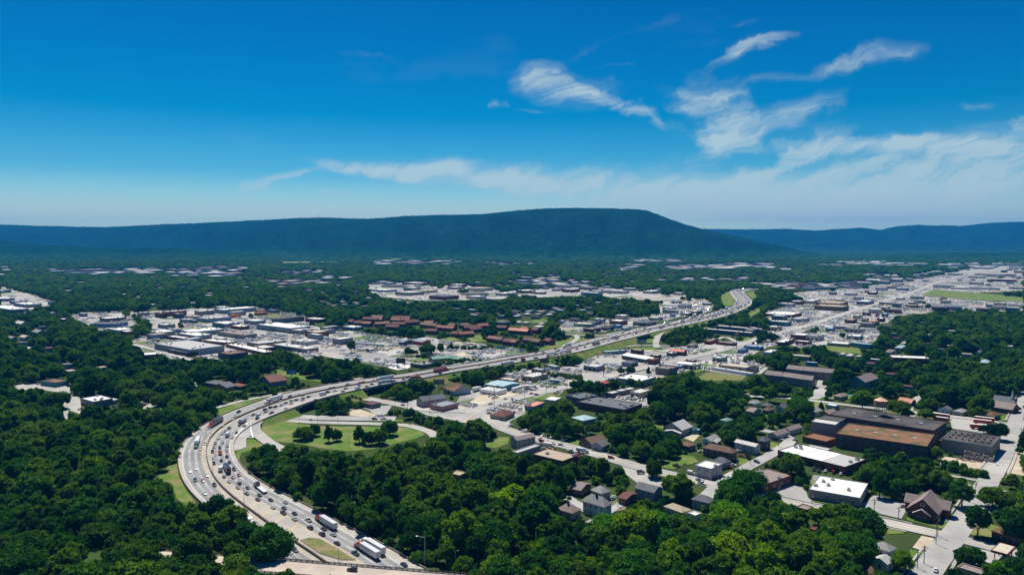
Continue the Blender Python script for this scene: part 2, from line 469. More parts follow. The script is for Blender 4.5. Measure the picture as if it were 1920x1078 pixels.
# ------------------------------------------------------------------ terrain
def build_terrain():
    gm = MB()
    R, n = 16800, 64
    pts = [(R * math.cos(2 * math.pi * i / n), R * math.sin(2 * math.pi * i / n), 0) for i in range(n)]
    gm.poly(pts)
    tag(obj('ground', gm.mesh('ground', [SOIL])), kind='structure')
    I = lambda p, L: np.interp(p, [a[0] for a in L], [a[1] for a in L])
    cols = np.r_[np.linspace(-1500, -180, 60)[:-1], np.linspace(-180, 2100, 900), np.linspace(2100, 3500, 60)[1:]]
    rows = np.r_[np.arange(5300, 8100, 16), np.arange(8100, 13300, 45), [14000, 15500]]
    P, r = np.meshgrid(cols, rows)
    az = np.arctan((P - 960) / F)
    x, y = r * np.sin(az), r * np.cos(az)
    dep = y                                        # depth along the view
    RID = [
        ([(-1500, 9e3), (-600, 11500), (0, 10500), (600, 8200), (1000, 7000), (1250, 6900), (1540, 6250), (3500, 6250)],
         [(-1500, 445), (-900, 435), (-300, 428), (0, 421), (100, 424), (200, 426), (300, 421), (400, 417), (480, 413), (560, 409), (620, 408), (690, 411), (760, 405), (830, 403), (900, 402), (960, 396), (1020, 391),
          (1080, 390), (1150, 391), (1200, 393), (1215, 396), (1240, 405), (1280, 420), (1320, 431), (1400, 447), (1480, 466), (1540, 481), (1600, 500), (3500, 520)],
         [(0, 2600), (600, 2200), (1000, 1650), (1300, 1300), (1540, 600)], 2500),
        ([(1200, 12500), (2000, 11500)], [(1000, 470), (1200, 445), (1300, 429), (1400, 430), (1470, 429), (1530, 432), (1580, 429), (1610, 428), (1650, 431), (1680, 425), (1720, 421), (1800, 422), (1860, 417), (1920, 416), (2300, 412), (3000, 425), (3500, 440)], [(0, 2800)], 2000),
        ([(1400, 9200), (2600, 8600)], [(1400, 490), (1480, 476), (1560, 467), (1640, 465), (1760, 463), (1920, 466), (2400, 460), (3500, 470)], [(0, 1200)], 900),
        ([(0, 5950)], [(1500, 496), (1580, 488), (1640, 482), (1700, 476), (1800, 474), (1920, 474), (2300, 476), (3500, 480)], [(0, 420)], 500),
        ([(0, 6150)], [(-1500, 436), (-600, 440), (-100, 447), (0, 451), (30, 453), (60, 458), (130, 462), (220, 466), (300, 468), (420, 472), (600, 490), (700, 500)], [(0, 1000)], 700),
        ([(0, 5850)], [(0, 500), (180, 477), (240, 468), (300, 464), (340, 466), (400, 473), (520, 478), (600, 500)], [(0, 480)], 500),
        ([(0, 6080)], [(480, 500), (540, 480), (600, 469), (680, 465), (760, 470), (900, 475), (1000, 480), (1100, 500)], [(0, 520)], 400),
    ]
    z = np.zeros_like(r)
    gul = fbm(P / 70 + 5, r / 900, 3, 3) - .5
    for D, PY, Wd, back in RID:
        d, py, w = I(P, D), I(P, PY), I(P, Wd)
        zc = np.maximum(0, 150 + d * (450 - py) / F - 9)
        t = np.clip((dep - (d - w)) / w + gul * .55 * np.clip((d - dep) / 500, 0, 1), 0, 1)
        f = np.where(dep < d, t * t * (3 - 2 * t) * .8 + .2 * t, 1 - np.clip((dep - d) / back, 0, 1) ** 2)
        z = np.maximum(z, zc * f)
    z += (fbm(x / 260, y / 260, 9, 3) - .5) * np.clip(z / 120, 0, 1) * 60 * np.clip((z) / 300, .2, 1) * np.clip(1.15 - z / 330, .12, 1)
    can = vnoise(x / 17, y / 17, 21) * .6 + vnoise(x / 9, y / 26, 22) * .4
    z = z + 1.5 + 12 * can ** 1.3
    z[0, :] = -.5
    V = np.stack([x, y, z], -1).reshape(-1, 3)
    nr, nc = r.shape
    idx = np.arange(nr * nc).reshape(nr, nc)
    Q = np.stack([idx[:-1, :-1], idx[:-1, 1:], idx[1:, 1:], idx[1:, :-1]], -1).reshape(-1, 4)
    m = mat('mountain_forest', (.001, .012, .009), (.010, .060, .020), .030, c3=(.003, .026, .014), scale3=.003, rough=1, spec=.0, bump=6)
    N, Lk = m.node_tree.nodes, m.node_tree.links
    src = N['Principled BSDF'].inputs['Base Color'].links[0].from_socket
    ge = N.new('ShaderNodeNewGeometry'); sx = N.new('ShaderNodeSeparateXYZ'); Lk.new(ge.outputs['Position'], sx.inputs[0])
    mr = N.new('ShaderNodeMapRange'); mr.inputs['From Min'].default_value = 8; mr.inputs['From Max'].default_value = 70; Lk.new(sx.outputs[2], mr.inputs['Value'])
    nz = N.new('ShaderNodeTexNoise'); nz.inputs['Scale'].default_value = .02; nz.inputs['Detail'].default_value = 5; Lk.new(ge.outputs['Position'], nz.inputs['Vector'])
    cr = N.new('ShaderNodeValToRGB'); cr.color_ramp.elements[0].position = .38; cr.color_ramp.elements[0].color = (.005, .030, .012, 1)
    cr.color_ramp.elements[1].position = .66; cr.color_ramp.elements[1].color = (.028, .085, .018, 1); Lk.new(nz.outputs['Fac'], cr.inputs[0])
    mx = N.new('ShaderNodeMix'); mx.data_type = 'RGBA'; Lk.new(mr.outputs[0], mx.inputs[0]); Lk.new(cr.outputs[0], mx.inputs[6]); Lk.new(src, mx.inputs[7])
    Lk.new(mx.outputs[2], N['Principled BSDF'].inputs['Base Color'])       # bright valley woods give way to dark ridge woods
    tag(obj('mountain', mesh_np('mountain', V, Q, [m], smooth=True)), label='long wooded mountain ridges closing the valley', kind='structure')


build_terrain()

# ------------------------------------------------------------------ what the photograph shows open (no crown in front)
OPEN = np.zeros((1078, 1920), bool)
KEEP = np.zeros((1078, 1920), bool)


def raster(poly, val=True, arr=None, keep=True):
    if arr is None:
        arr = OPEN
        if keep and val: raster(poly, True, KEEP)
    P = np.asarray(poly, float)
    x0, x1 = max(0, int(P[:, 0].min()) - 1), min(1919, int(P[:, 0].max()) + 1)
    y0, y1 = max(0, int(P[:, 1].min()) - 1), min(1077, int(P[:, 1].max()) + 1)
    if x1 <= x0 or y1 <= y0: return
    X, Y = np.meshgrid(np.arange(x0, x1 + 1), np.arange(y0, y1 + 1))
    ins = np.zeros(X.shape, bool)
    for (ax, ay), (bx, by) in zip(P, np.roll(P, -1, 0)):
        c = ((ay > Y) != (by > Y))
        with np.errstate(divide='ignore', invalid='ignore'):
            ins ^= c & (X < (bx - ax) * (Y - ay) / (by - ay + 1e-12) + ax)
    arr[y0:y1 + 1, x0:x1 + 1][ins] = val


level = [0.02]
LOTS = []                                          # paved lots: car parks are filled later


def sheet(name, pts, m, crop='f', label=None, mask=True, lot=None):
    pp = [full(crop, p) for p in pts]
    if mask: raster(pp, keep=lot is None)
    if lot: m = PARCEL
    level[0] += .004
    W = [G(*p) for p in pp]
    mb = MB(); mb.poly([(x, y, level[0]) for x, y in W])
    me = mb.mesh(name, [m])
    b = bmesh.new(); b.from_mesh(me)
    bmesh.ops.triangulate(b, faces=b.faces)
    for f in b.faces:
        if f.normal.z < 0: f.normal_flip()
    b.to_mesh(me); b.free()
    o = tag(obj(name, me), label, kind='structure')
    if lot: LOTS.append((pp, lot))
    return o


# --- large paved districts
sheet('pavement', [(240, 600), (285, 583), (370, 578), (480, 574), (500, 582), (570, 590), (575, 600), (590, 612), (640, 622), (655, 620), (700, 628), (745, 632), (775, 634), (800, 631), (850, 640), (905, 643), (925, 655), (960, 652),
                   (1003, 664), (945, 676), (900, 681), (860, 688), (830, 686), (800, 684), (776, 684), (740, 690), (700, 684), (660, 676), (620, 670), (600, 666), (575, 674), (560, 664), (545, 658), (520, 652), (495, 660), (470, 663), (440, 672),
                   (400, 674), (360, 666), (330, 673), (300, 671), (262, 667), (265, 655), (245, 640), (232, 622)], CONC, lot=(1.0, 'industrial yard left of the highway'))
sheet('pavement', [(0, 536), (22, 538), (30, 545), (55, 549), (80, 558), (100, 563), (95, 572), (60, 580), (20, 585), (0, 578)], CONC, lot=(.5, 'far left yard'))
sheet('pavement', [(130, 590), (160, 586), (240, 585), (300, 583), (285, 596), (242, 604), (250, 612), (235, 618), (180, 620), (168, 610), (140, 598)], CONC, lot=(.8, 'left yard'))
sheet('pavement', [(1045, 617), (1062, 602), (1110, 602), (1130, 599), (1200, 595), (1238, 588), (1236, 566), (1290, 557), (1320, 560), (1345, 575), (1330, 585), (1260, 598), (1200, 611), (1140, 621), (1080, 626), (1060, 624)], CONC,
      lot=(1.0, 'business strip beyond the highway'))
sheet('pavement', [(690, 533), (740, 529), (800, 534), (880, 536), (930, 543), (960, 552), (945, 560), (900, 562), (800, 564), (720, 558), (692, 548)], CONC, lot=(.7, 'far warehouse yard'))
sheet('pavement', [(950, 545), (1060, 538), (1150, 541), (1250, 548), (1300, 555), (1290, 560), (1236, 564), (1160, 560), (1120, 553), (1050, 556), (980, 558)], CONC, lot=(.3, 'far business yard'))
sheet('pavement', [(1395, 641), (1440, 620), (1490, 600), (1440, 596), (1437, 585), (1475, 575), (1512, 566), (1500, 556), (1480, 549), (1560, 543), (1620, 537), (1680, 528), (1735, 521), (1770, 512), (1830, 501), (1925, 497), (1925, 545),
                   (1830, 549), (1755, 543), (1735, 549), (1800, 560), (1870, 566), (1925, 566), (1925, 582), (1850, 584), (1760, 582), (1730, 588), (1680, 592), (1668, 604), (1640, 610), (1655, 622), (1645, 635), (1625, 650), (1600, 648),
                   (1548, 646), (1500, 652), (1480, 646), (1440, 650)], CONC, lot=(1.0, 'business district right of the highway'))
sheet('pavement', [(855, 757), (862, 742), (890, 728), (925, 716), (948, 700), (1000, 692), (1040, 690), (1090, 682), (1115, 668), (1175, 656), (1240, 656), (1290, 650), (1330, 640), (1380, 640), (1425, 640), (1440, 650), (1405, 668),
                   (1440, 690), (1425, 702), (1395, 705), (1350, 699), (1300, 692), (1262, 702), (1225, 712), (1170, 708), (1120, 716), (1060, 728), (1050, 740), (1005, 748), (985, 765), (985, 775), (955, 790), (960, 803), (1000, 812), (1070, 828),
                   (1120, 845), (1110, 852), (1040, 835), (980, 824), (930, 805), (905, 785), (870, 778), (862, 770)], PAVE, lot=(1.0, 'yards beside the boulevard'))
sheet('pavement', [(1130, 745), (1150, 735), (1215, 728), (1240, 745), (1210, 765), (1180, 775), (1165, 772), (1195, 755)], CONC, lot=(1.0, 'yard behind the dark flat roofs'))
sheet('pavement', [(745, 752), (800, 748), (855, 762), (880, 780), (865, 790), (800, 778)], PAVE)
sheet('pavement', [(672, 762), (735, 760), (725, 775), (712, 782), (690, 768)], PAVE)
sheet('pavement', [(1452, 905), (1462, 897), (1508, 912), (1515, 932), (1532, 946), (1500, 950), (1470, 930), (1445, 915)], PAVE)
sheet('pavement', [(1612, 946), (1640, 928), (1706, 945), (1690, 972), (1648, 962)], PAVE, label='empty cracked car park between white flat roof and church')
sheet('pavement', [(1790, 1022), (1868, 1034), (1905, 1045), (1890, 1058), (1846, 1058), (1785, 1060), (1775, 1045)], CONC)
sheet('pavement', [(1526, 890), (1550, 893), (1605, 908), (1598, 914), (1560, 905), (1520, 899)], ASPH, label='asphalt parking strip behind the brick warehouse')
sheet('pavement', [(1780, 781), (1830, 785), (1870, 795), (1845, 812), (1785, 803)], CONC, label='concrete yard of the red trailers')
sheet('pavement', [(1534, 712), (1556, 710), (1548, 728), (1560, 737), (1535, 748), (1518, 748), (1530, 725)], PAVE)
sheet('pavement', [(1165, 872), (1190, 870), (1240, 900), (1248, 914), (1195, 905), (1175, 890)], CONC)
sheet('pavement', [(25, 722), (60, 716), (75, 719), (130, 721), (133, 738), (150, 745), (152, 764), (150, 776), (128, 768), (128, 785), (117, 787), (118, 765), (122, 745), (110, 735), (80, 731), (30, 731)], CONC)
sheet('pavement', [(343, 705), (365, 712), (372, 728), (360, 725), (345, 712)], CONC)
sheet('pavement', [(264, 752), (300, 763), (307, 769), (268, 768)], CONC)
sheet('pavement', [(1280, 820), (1295, 808), (1314, 814), (1300, 828)], SAND)
# --- dirt
sheet('dirt', [(1755, 868), (1772, 856), (1800, 860), (1857, 868), (1850, 885), (1800, 884), (1770, 880)], SAND, label='pale cleared slab with rubble in front of the ruined mill wing')
sheet('dirt', [(1885, 885), (1903, 842), (1935, 832), (1935, 895)], SAND)
sheet('dirt', [(1878, 918), (1930, 930), (1930, 945), (1885, 932)], SAND)
sheet('dirt', [(1711, 1026), (1728, 1004), (1752, 1009), (1738, 1034)], SAND, label='bare pale building plot by the crossroads')
sheet('dirt', [(871, 760), (900, 742), (945, 735), (975, 738), (940, 750), (910, 757), (885, 762)], SAND)
sheet('dirt', [(1828, 950), (1845, 940), (1878, 955), (1860, 962), (1835, 962)], SAND)
sheet('dirt', [(842, 667), (868, 660), (880, 664), (868, 670)], SAND)
sheet('dirt', [(655, 766), (672, 766), (706, 777), (700, 782), (656, 779)], SAND)
sheet('dirt', [(1437, 590), (1475, 594), (1468, 598), (1440, 600)], SAND)
sheet('field', [(528, 487), (628, 487), (634, 491), (528, 493)], mat('far_pale_field', (.40, .36, .20)), label='pale mown field far off by the mountain foot')
# --- grass
g = lambda *pts, crop='f', lab=None, m=GRASS: sheet('grass', list(pts), m, crop, lab)
g((488, 800), (503, 787), (518, 785), (545, 792), (600, 799), (690, 800), (760, 801), (788, 808), (797, 815), (780, 822), (740, 832), (700, 842), (650, 846), (600, 840), (560, 832), (520, 828), (498, 818), lab='mown grass inside the loop ramp')
g((461, 822), (478, 821), (497, 831), (488, 838), (470, 845), (452, 850), (447, 866), (443, 852), (444, 843), (462, 838))
g((296, 893), (316, 874), (331, 868), (336, 895), (350, 920), (370, 946), (358, 952), (335, 938), (318, 918), lab='grass verge outside the highway bend')
g((409, 768), (440, 757), (500, 743), (530, 737), (480, 752), (450, 764), (430, 772), (412, 779))
g((562, 1015), (580, 1010), (598, 1012), (625, 1026), (668, 1052), (640, 1052), (600, 1040), m=mat('mixed_grass', (.11, .15, .05), (.28, .20, .12), .12, rough=1, spec=0), lab='rough grass wedge between the carriageways')
g((1008, 656), (1045, 640), (1072, 633), (1074, 637), (1060, 648), (1035, 657), (1010, 662))
g((1070, 646), (1086, 634), (1110, 636), (1100, 642), (1085, 649))
g((1110, 632), (1160, 626), (1180, 625), (1150, 633))
g((1113, 653), (1163, 641), (1200, 647), (1160, 652), (1120, 655))
g((1050, 670), (1135, 658), (1140, 662), (1080, 674))
g((1183, 634), (1240, 621), (1228, 643), (1193, 640))
g((1180, 652), (1243, 650), (1225, 656), (1185, 657))
g((1305, 710), (1325, 698), (1350, 700), (1400, 706), (1390, 713), (1340, 714), (1310, 713), m=FIELD, lab='olive dry field behind the long tan sheds')
g((1298, 693), (1342, 684), (1335, 691), (1305, 698))
g((1350, 553), (1362, 545), (1371, 560), (1377, 570), (1360, 576), (1352, 565))
g((1398, 549), (1415, 546), (1420, 558), (1410, 560))
g((1400, 590), (1425, 572), (1425, 585), (1408, 594))
g((1735, 549), (1752, 543), (1830, 549), (1925, 558), (1925, 567), (1850, 563), (1780, 559), (1730, 556), lab='long green field beyond the business district')
g((1548, 648), (1610, 651), (1615, 663), (1580, 662), (1552, 656))
g((906, 830), (925, 820), (955, 819), (953, 832), (930, 840), (910, 838))
g((1050, 829), (1080, 818), (1100, 820), (1095, 834), (1085, 838), lab='triangular lawn beside the brown roofed houses')
g((1000, 747), (1035, 736), (1053, 738), (1020, 750))
g((1230, 866), (1250, 860), (1290, 867), (1262, 880), (1240, 876))
g((1313, 842), (1336, 848), (1334, 860), (1322, 858))
g((1384, 858), (1412, 864), (1408, 870), (1386, 872))
g((1440, 828), (1470, 833), (1455, 845), (1438, 842))
g((1232, 790), (1245, 795), (1243, 805), (1225, 800))
g((1705, 950), (1700, 975), (1770, 992), (1792, 968), (1770, 955), lab='lawn round the brick church')
g((1645, 985), (1690, 992), (1697, 1000), (1660, 1002))
g((1733, 1035), (1755, 1010), (1767, 1010), (1745, 1042), (1710, 1045), (1705, 1030))
g((1815, 995), (1840, 975), (1865, 985), (1900, 1012), (1860, 1008), (1820, 1003))
g((1868, 787), (1880, 779), (1908, 777), (1900, 789), (1875, 789))
g((1523, 762), (1528, 752), (1552, 758), (1548, 770), (1530, 768))
g((1540, 749), (1590, 752), (1597, 742), (1580, 735), (1560, 744))
g((1790, 915), (1815, 905), (1835, 920), (1820, 940), (1800, 935))
g((1512, 897), (1535, 903), (1528, 912), (1512, 905))
g((660, 634), (700, 626), (730, 636), (735, 640), (690, 640))
g((826, 634), (850, 632), (862, 638), (840, 640))
g((875, 632), (900, 628), (912, 640), (885, 642))
g((762, 676), (800, 670), (830, 672), (780, 680))
g((480, 590), (510, 584), (560, 588), (540, 596), (500, 600), m=FIELD)
g((1385, 640), (1402, 632), (1420, 638), (1400, 641))
g((255, 640), (270, 642), (278, 648), (262, 646))
g((518, 690), (560, 700), (600, 708), (604, 716), (560, 712), (520, 702))
g((1055, 600), (1066, 598), (1088, 600), (1075, 604))
g((990, 602), (1020, 598), (1030, 603), (1000, 606))
g((1840, 900), (1850, 908), (1800, 1020), (1790, 1015))
g((1258, 858), (1268, 851), (1300, 856), (1310, 866), (1290, 872))
for q in [[(1400, 735), (1424, 742), (1420, 760), (1398, 757)], [(1408, 760), (1450, 775), (1440, 790), (1410, 780)], [(1440, 795), (1470, 800), (1462, 815), (1440, 812)], [(1085, 940), (1110, 925), (1180, 930), (1175, 955), (1130, 965)],
          [(1650, 765), (1680, 770), (1690, 782), (1660, 780)], [(1700, 765), (1770, 775), (1765, 790), (1715, 786)]]:
    sheet('yard', q, YARD, mask=False)


# ------------------------------------------------------------------ roads
def resamp(P, d):
    P = np.asarray(P, float)
    seg = np.r_[0, np.cumsum(np.sqrt((np.diff(P[:, :2], axis=0) ** 2).sum(1)))]
    n = max(2, int(seg[-1] / d) + 1)
    t = np.linspace(0, seg[-1], n)
    return np.stack([np.interp(t, seg, P[:, i]) for i in range(P.shape[1])], 1), t


def smooth(A, k=2, it=2):
    for _ in range(it):
        a0, a1 = A[0].copy(), A[-1].copy()
        B = np.pad(A, [(k, k)] + [(0, 0)] * (A.ndim - 1), 'edge')
        A = np.stack([B[i:i + len(A)] for i in range(2 * k + 1)]).mean(0)
        A[0], A[-1] = a0, a1
    return A


def frame(P):
    T = np.gradient(P[:, :2], axis=0)
    T /= np.sqrt((T ** 2).sum(1))[:, None] + 1e-9
    return T, np.stack([T[:, 1], -T[:, 0]], 1)      # tangent, right-hand normal


def strip(mb, C, Nn, z, o0, o1, m=0, dz=0.0, sel=None, thick=0.0):
    n = len(C)
    o0, o1 = np.broadcast_to(o0, n), np.broadcast_to(o1, n)
    for i in range(n - 1):
        if sel is not None and not sel[i]: continue
        a = C[i] + Nn[i] * o0[i]; b = C[i] + Nn[i] * o1[i]; c = C[i + 1] + Nn[i + 1] * o1[i + 1]; d = C[i + 1] + Nn[i + 1] * o0[i + 1]
        za, zb = z[i] + dz, z[i + 1] + dz
        k = len(mb.v)
        mb.v += [(*a, za), (*b, za), (*c, zb), (*d, zb)]
        mb.f.append((k, k + 1, k + 2, k + 3)); mb.m.append(m)
        if thick:
            mb.v += [(*a, za - thick), (*b, za - thick), (*c, zb - thick), (*d, zb - thick)]
            mb.f += [(k, k + 3, k + 7, k + 4), (k + 1, k + 5, k + 6, k + 2), (k + 4, k + 7, k + 6, k + 5)]; mb.m += [m] * 3


def wall(mb, C, Nn, z, off, w, h, m=0, sel=None, z0=-.3):
    strip(mb, C, Nn, z, np.asarray(off) - w / 2, np.asarray(off) + w / 2, m, h, sel, h - z0)


road_z = [.40]
ROADS = []
KERBS = []


def road(name, pts, width, m=PAVE, crop='f', label=None, mask=True, z=None, line=None, kerb=False):
    road_z[0] += .012
    zz = road_z[0] if z is None else z
    W = [(*G(*full(crop, p), zz if np.isscalar(zz) else 0),) for p in pts]
    C, t = resamp(W, 10)
    C = smooth(C, 1, 2)
    T, Nn = frame(C)
    Z = np.full(len(C), zz) if np.isscalar(zz) else np.interp(t, np.linspace(0, t[-1], len(zz)), zz)
    mb = MB()
    strip(mb, C, Nn, Z, -width / 2, width / 2, 0, 0, None, .38)
    mats = [m]
    o = tag(obj(name, mb.mesh(name, mats)), label, kind='structure')
    if kerb: KERBS.append((C, Nn, Z, width))
    if line:
        lb = MB()
        for off in line: strip(lb, C, Nn, Z, off - .11, off + .11, 0, .01)
        tag(obj('lane_marking', lb.mesh('lane_marking', [YEL])), kind='structure')
    if mask:
        for i in range(len(C) - 1):
            q = [C[i] - Nn[i] * width / 2, C[i] + Nn[i] * width / 2, C[i + 1] + Nn[i + 1] * width / 2, C[i + 1] - Nn[i + 1] * width / 2]
            if min(p[1] for p in q) > 150: raster([PX(p[0], p[1], .5) for p in q])
    ROADS.append((C, Nn, Z, width))
    return C, Nn, Z


road('road', [(430, 777), (520, 780), (600, 783), (700, 784.5), (742, 784)], 15, label='street passing under the viaduct')
road('road', [(540, 788), (600, 792), (700, 793.5), (765, 797)], 9, CONC, label='slip road beside the grass loop')
road('road', [(765, 797), (797, 804), (815, 811), (824, 822), (800, 842), (700, 862), (600, 860), (540, 845)], 9, CONC, mask=False, label='loop ramp')
sheet('verge', [(690, 789.5), (745, 787), (790, 791), (760, 791)], GRASS, mask=False)
raster([(765, 793), (800, 799), (822, 808), (821, 813), (800, 812), (765, 802)])
road('street', [(640, 738), (680, 746), (715, 751), (763, 761), (808, 770), (860, 770), (903, 770), (931, 798), (985, 818), (1050, 832), (1138, 856), (1190, 873), (1235, 884), (1301.6, 899), (1345, 909)], 13, line=(-.15, .15), label='two lane street running past the houses')
road('street', [(1345, 909), (1400, 922), (1482, 942), (1560, 957), (1648.8, 976), (1700, 987), (1762.5, 1000), (1858.8, 1024), (1935, 1043)], 11, mask=False, line=(-.15, .15), label='two lane street past the church', kerb=True)
raster([(1645, 972), (1720, 988), (1858, 1018), (1930, 1036), (1930, 1050), (1840, 1028), (1700, 998), (1648, 982)])
raster([(1455, 930), (1500, 942), (1510, 952), (1470, 944)])
road('street', [(1700, 1130), (1732, 1078), (1782, 1011), (1810.6, 972), (1834.7, 934.7), (1854, 900), (1872, 869), (1889.4, 832), (1904.7, 794.7), (1916, 768), (1928, 735)], 12, PAVE, label='wide pale street along the ruined mill', kerb=True)
road('street', [(1320, 935), (1345, 909), (1368.5, 892), (1413, 869), (1457.5, 845), (1475, 834), (1490, 822), (1470, 812), (1430, 806)], 9, PAVE, label='side street past the white two storey block')
road('street', [(1400, 742), (1470, 745), (1522, 750), (1565.6, 756), (1622, 763), (1697, 770), (1762, 778), (1817, 783), (1904, 796)], 8, PAVE, label='back street behind the mill')
road('alley', [(1740, 884), (1790, 891), (1848, 903)], 4, CONC)
road('driveway', [(1740, 886), (1715, 790), (1702, 770), (1710, 755), (1725, 742)][1:], 6, CONC)
road('street', [(870, 792), (894, 770), (927.7, 755), (968, 745), (1009, 735.5), (1063, 724.5), (1120, 713), (1155, 700), (1210, 688), (1266.7, 676), (1329, 662), (1390, 645), (1440, 630), (1512, 611), (1573.6, 591), (1618, 577), (1662.6, 563.5), (1707, 549.6),
               (1740.5, 536), (1760, 529), (1802, 517.6), (1865.7, 503.7), (1900, 499)], 16, PAVE, line=(-.2, .2), label='wide boulevard through the business district')
road('street', [(1390, 645), (1360, 630), (1300, 652), (1240, 652)], 8, PAVE)
road('frontage_road', [(405, 764), (412, 762), (440, 754), (468, 747.5), (524, 738), (600, 724), (680, 708)], 6.5, CONC, label='frontage road left of the highway')
road('frontage_road', [(1000, 668), (1040, 656), (1070, 644), (1085, 632), (1078, 628)], 8, CONC, label='ramp joining the frontage road')
road('frontage_road', [(1050, 626), (1078, 628), (1130, 629), (1180, 619), (1220, 611), (1266, 602.5)], 8, CONC)
road('slip_road', [(1105, 664), (1135, 655), (1180, 648), (1230, 647), (1290, 650)], 7, CONC)
road('exit_ramp', [(1262, 619), (1245, 624), (1234, 633), (1229, 645), (1232, 652)], 9, CONC, label='curved exit ramp right of the highway', z=[5.5, 4.5, 3, 1.5, .6])
road('street', [(0, 563), (60, 590), (130, 606)], 8, PAVE, mask=False)
road('street', [(250, 645), (290, 655), (330, 668), (370, 676)], 9, PAVE)
road('driveway', [(1105, 980), (1130, 965), (1160, 950), (1175, 935)], 5, PAVE)
road('street', [(1180, 990), (1140, 975), (1085, 950), (1060, 930)], 7, PAVE, mask=False)
for q in [[(1083, 960), (1150, 945), (1165, 968), (1110, 985)]]: raster(q)

for C, Nn, Z, width in KERBS:
    sel = np.array([not any(np.min((C2[:, 0] - p[0]) ** 2 + (C2[:, 1] - p[1]) ** 2) < (w2 / 2 + 7) ** 2 for C2, _, _, w2 in ROADS if C2 is not C) for p in C])
    sel &= np.r_[sel[1:], False]
    kb = MB()
    for sgn in (-1, 1): wall(kb, C, Nn, Z, sgn * (width / 2 + .1), .2, .13, 0, sel)
    tag(obj('kerb', kb.mesh('kerb', [CONC])), kind='structure')
    sw = MB()
    for sgn in (-1, 1): strip(sw, C, Nn, Z, sgn * (width / 2 + 1.2), sgn * (width / 2 + 2.4), 0, .1, sel, .3)
    tag(obj('sidewalk', sw.mesh('sidewalk', [CONC])), kind='structure')

M_PX = [(740, 1150), (700, 1120), (598, 1045), (552.5, 1017), (528, 1000), (486, 968), (458, 949), (426, 924), (409, 907), (396, 888), (389, 868), (386, 851), (386, 837), (392, 823), (402, 811.5), (417, 798), (437, 786), (465, 773.6), (489, 765), (517, 754), (545, 745.6),
        (591, 735), (647, 725), (702.6, 715), (758, 708.7), (814, 698), (869.5, 688.7), (905.7, 683.7), (960, 673.2), (1015.6, 665), (1071, 654), (1127, 638.6), (1168.7, 629), (1210, 619), (1266, 608), (1321.7, 596), (1363.5, 585), (1388.5, 573),
        (1395.5, 563.5), (1385.7, 552.3), (1380, 547), (1394, 542.5), (1419, 541)]
L_PX = [(640, 1150), (620, 1120), (520, 1055), (460, 1010), (391, 952), (370, 942), (352.6, 917), (340, 896), (334, 875), (332, 854), (335, 838.5), (347, 826), (366.6, 810.5), (391, 794.7), (419, 780.6), (450.8, 766.6), (482, 754), (524, 740), (573.5, 728), (615.6, 721),
        (686, 710.5), (730, 704), (814, 693), (869.5, 681.7), (925, 674.8), (960, 667.8), (1015.6, 658.5), (1071, 646.4), (1104.7, 635.8), (1141, 629), (1182.6, 618.6), (1224, 610), (1266, 602), (1316, 590), (1349.5, 581.6), (1371.8, 574.6), (1381.5, 567.6),
        (1377.4, 560.7), (1370.4, 553.7), (1367.6, 546.8), (1374, 542), (1419, 539)]
R_PX = [(900, 1130), (870, 1110), (796, 1063), (714, 1017), (650.6, 984), (580.5, 949), (524, 921), (489, 903), (465, 886), (447, 868), (440, 851), (438, 838), (438.5, 821), (451, 805), (468, 792), (490, 785), (510, 779), (538, 768), (566.5, 759), (598, 749),
        (643.6, 738), (696, 726), (747, 717), (794, 709.5), (841.7, 700), (897, 690), (960, 682.6), (1015.6, 674.8), (1071, 665), (1116, 652), (1155, 641), (1196.5, 631.6), (1230, 623), (1266, 615), (1321.7, 603), (1363.5, 592.7), (1396.8, 579.6),
        (1410.7, 570.4), (1410.7, 564.9), (1399.6, 559.3), (1392.7, 551), (1399.6, 545.4), (1419, 543)]


def zr(px, py):
    z = np.interp(px, [380, 520, 1180, 1330, 1450], [1.5, 7, 7, 4, 2])
    k = np.clip((830 - py) / 40, 0, 1)
    return .6 + (z - .6) * k


def hit(p, n, P):
    best = 1e9
    for a, b in zip(P[:-1], P[1:]):
        d = b - a; det = -n[0] * d[1] + n[1] * d[0]
        if abs(det) < 1e-9: continue
        r = a - p
        t = (-r[0] * d[1] + r[1] * d[0]) / det; u = (n[0] * r[1] - n[1] * r[0]) / det
        if -.01 <= u <= 1.01 and 0 < t < best: best = t
    return best


def up(P): return np.array([(*G(x, y, zr(x, y)), zr(x, y)) for x, y in P])


HC, HT = resamp(up(M_PX), 8)
HC = smooth(HC, 2, 2)
HZ = smooth(HC[:, 2], 3, 2)
HC = HC[:, :2]
HTan, HN = frame(HC)
lw, rw = up(L_PX)[:, :2], up(R_PX)[:, :2]
WL = np.array([hit(HC[i], -HN[i], lw) for i in range(len(HC))])
WR = np.array([hit(HC[i], HN[i], rw) for i in range(len(HC))])
for A, lo, hi in ((WL, 16, 22), (WR, 16.5, 33)):
    bad = A > 60
    A[bad] = np.interp(np.flatnonzero(bad), np.flatnonzero(~bad), A[~bad]) if (~bad).any() else 20
    A[:] = np.clip(A, lo, hi)
far_ = HT > 700
WR[far_] = np.clip(WR[far_], 18, 24)
WL, WR = smooth(WL, 4, 3), smooth(WR, 4, 3)
HPX, HPY = PX(HC[:, 0], HC[:, 1], HZ)
YO = np.interp(HT, [0, 130, 200, 260, 330], [13.6, 12, 6.5, 4.0, 3.0])
WO = np.minimum(WR - 3.2, YO + 12.6)
YL, WLo = -2.8 * np.ones(len(HC)), -np.minimum(WL - 3, 2.8 + 12.8)


def onz(px, py, add=.05):
    z = float(zr(px, py))
    for _ in range(4):
        X, Y = G(px, py, z + add); i = int(np.argmin((HC[:, 0] - X) ** 2 + (HC[:, 1] - Y) ** 2)); z = float(HZ[i])
    return X, Y, z + add


PIERS = []


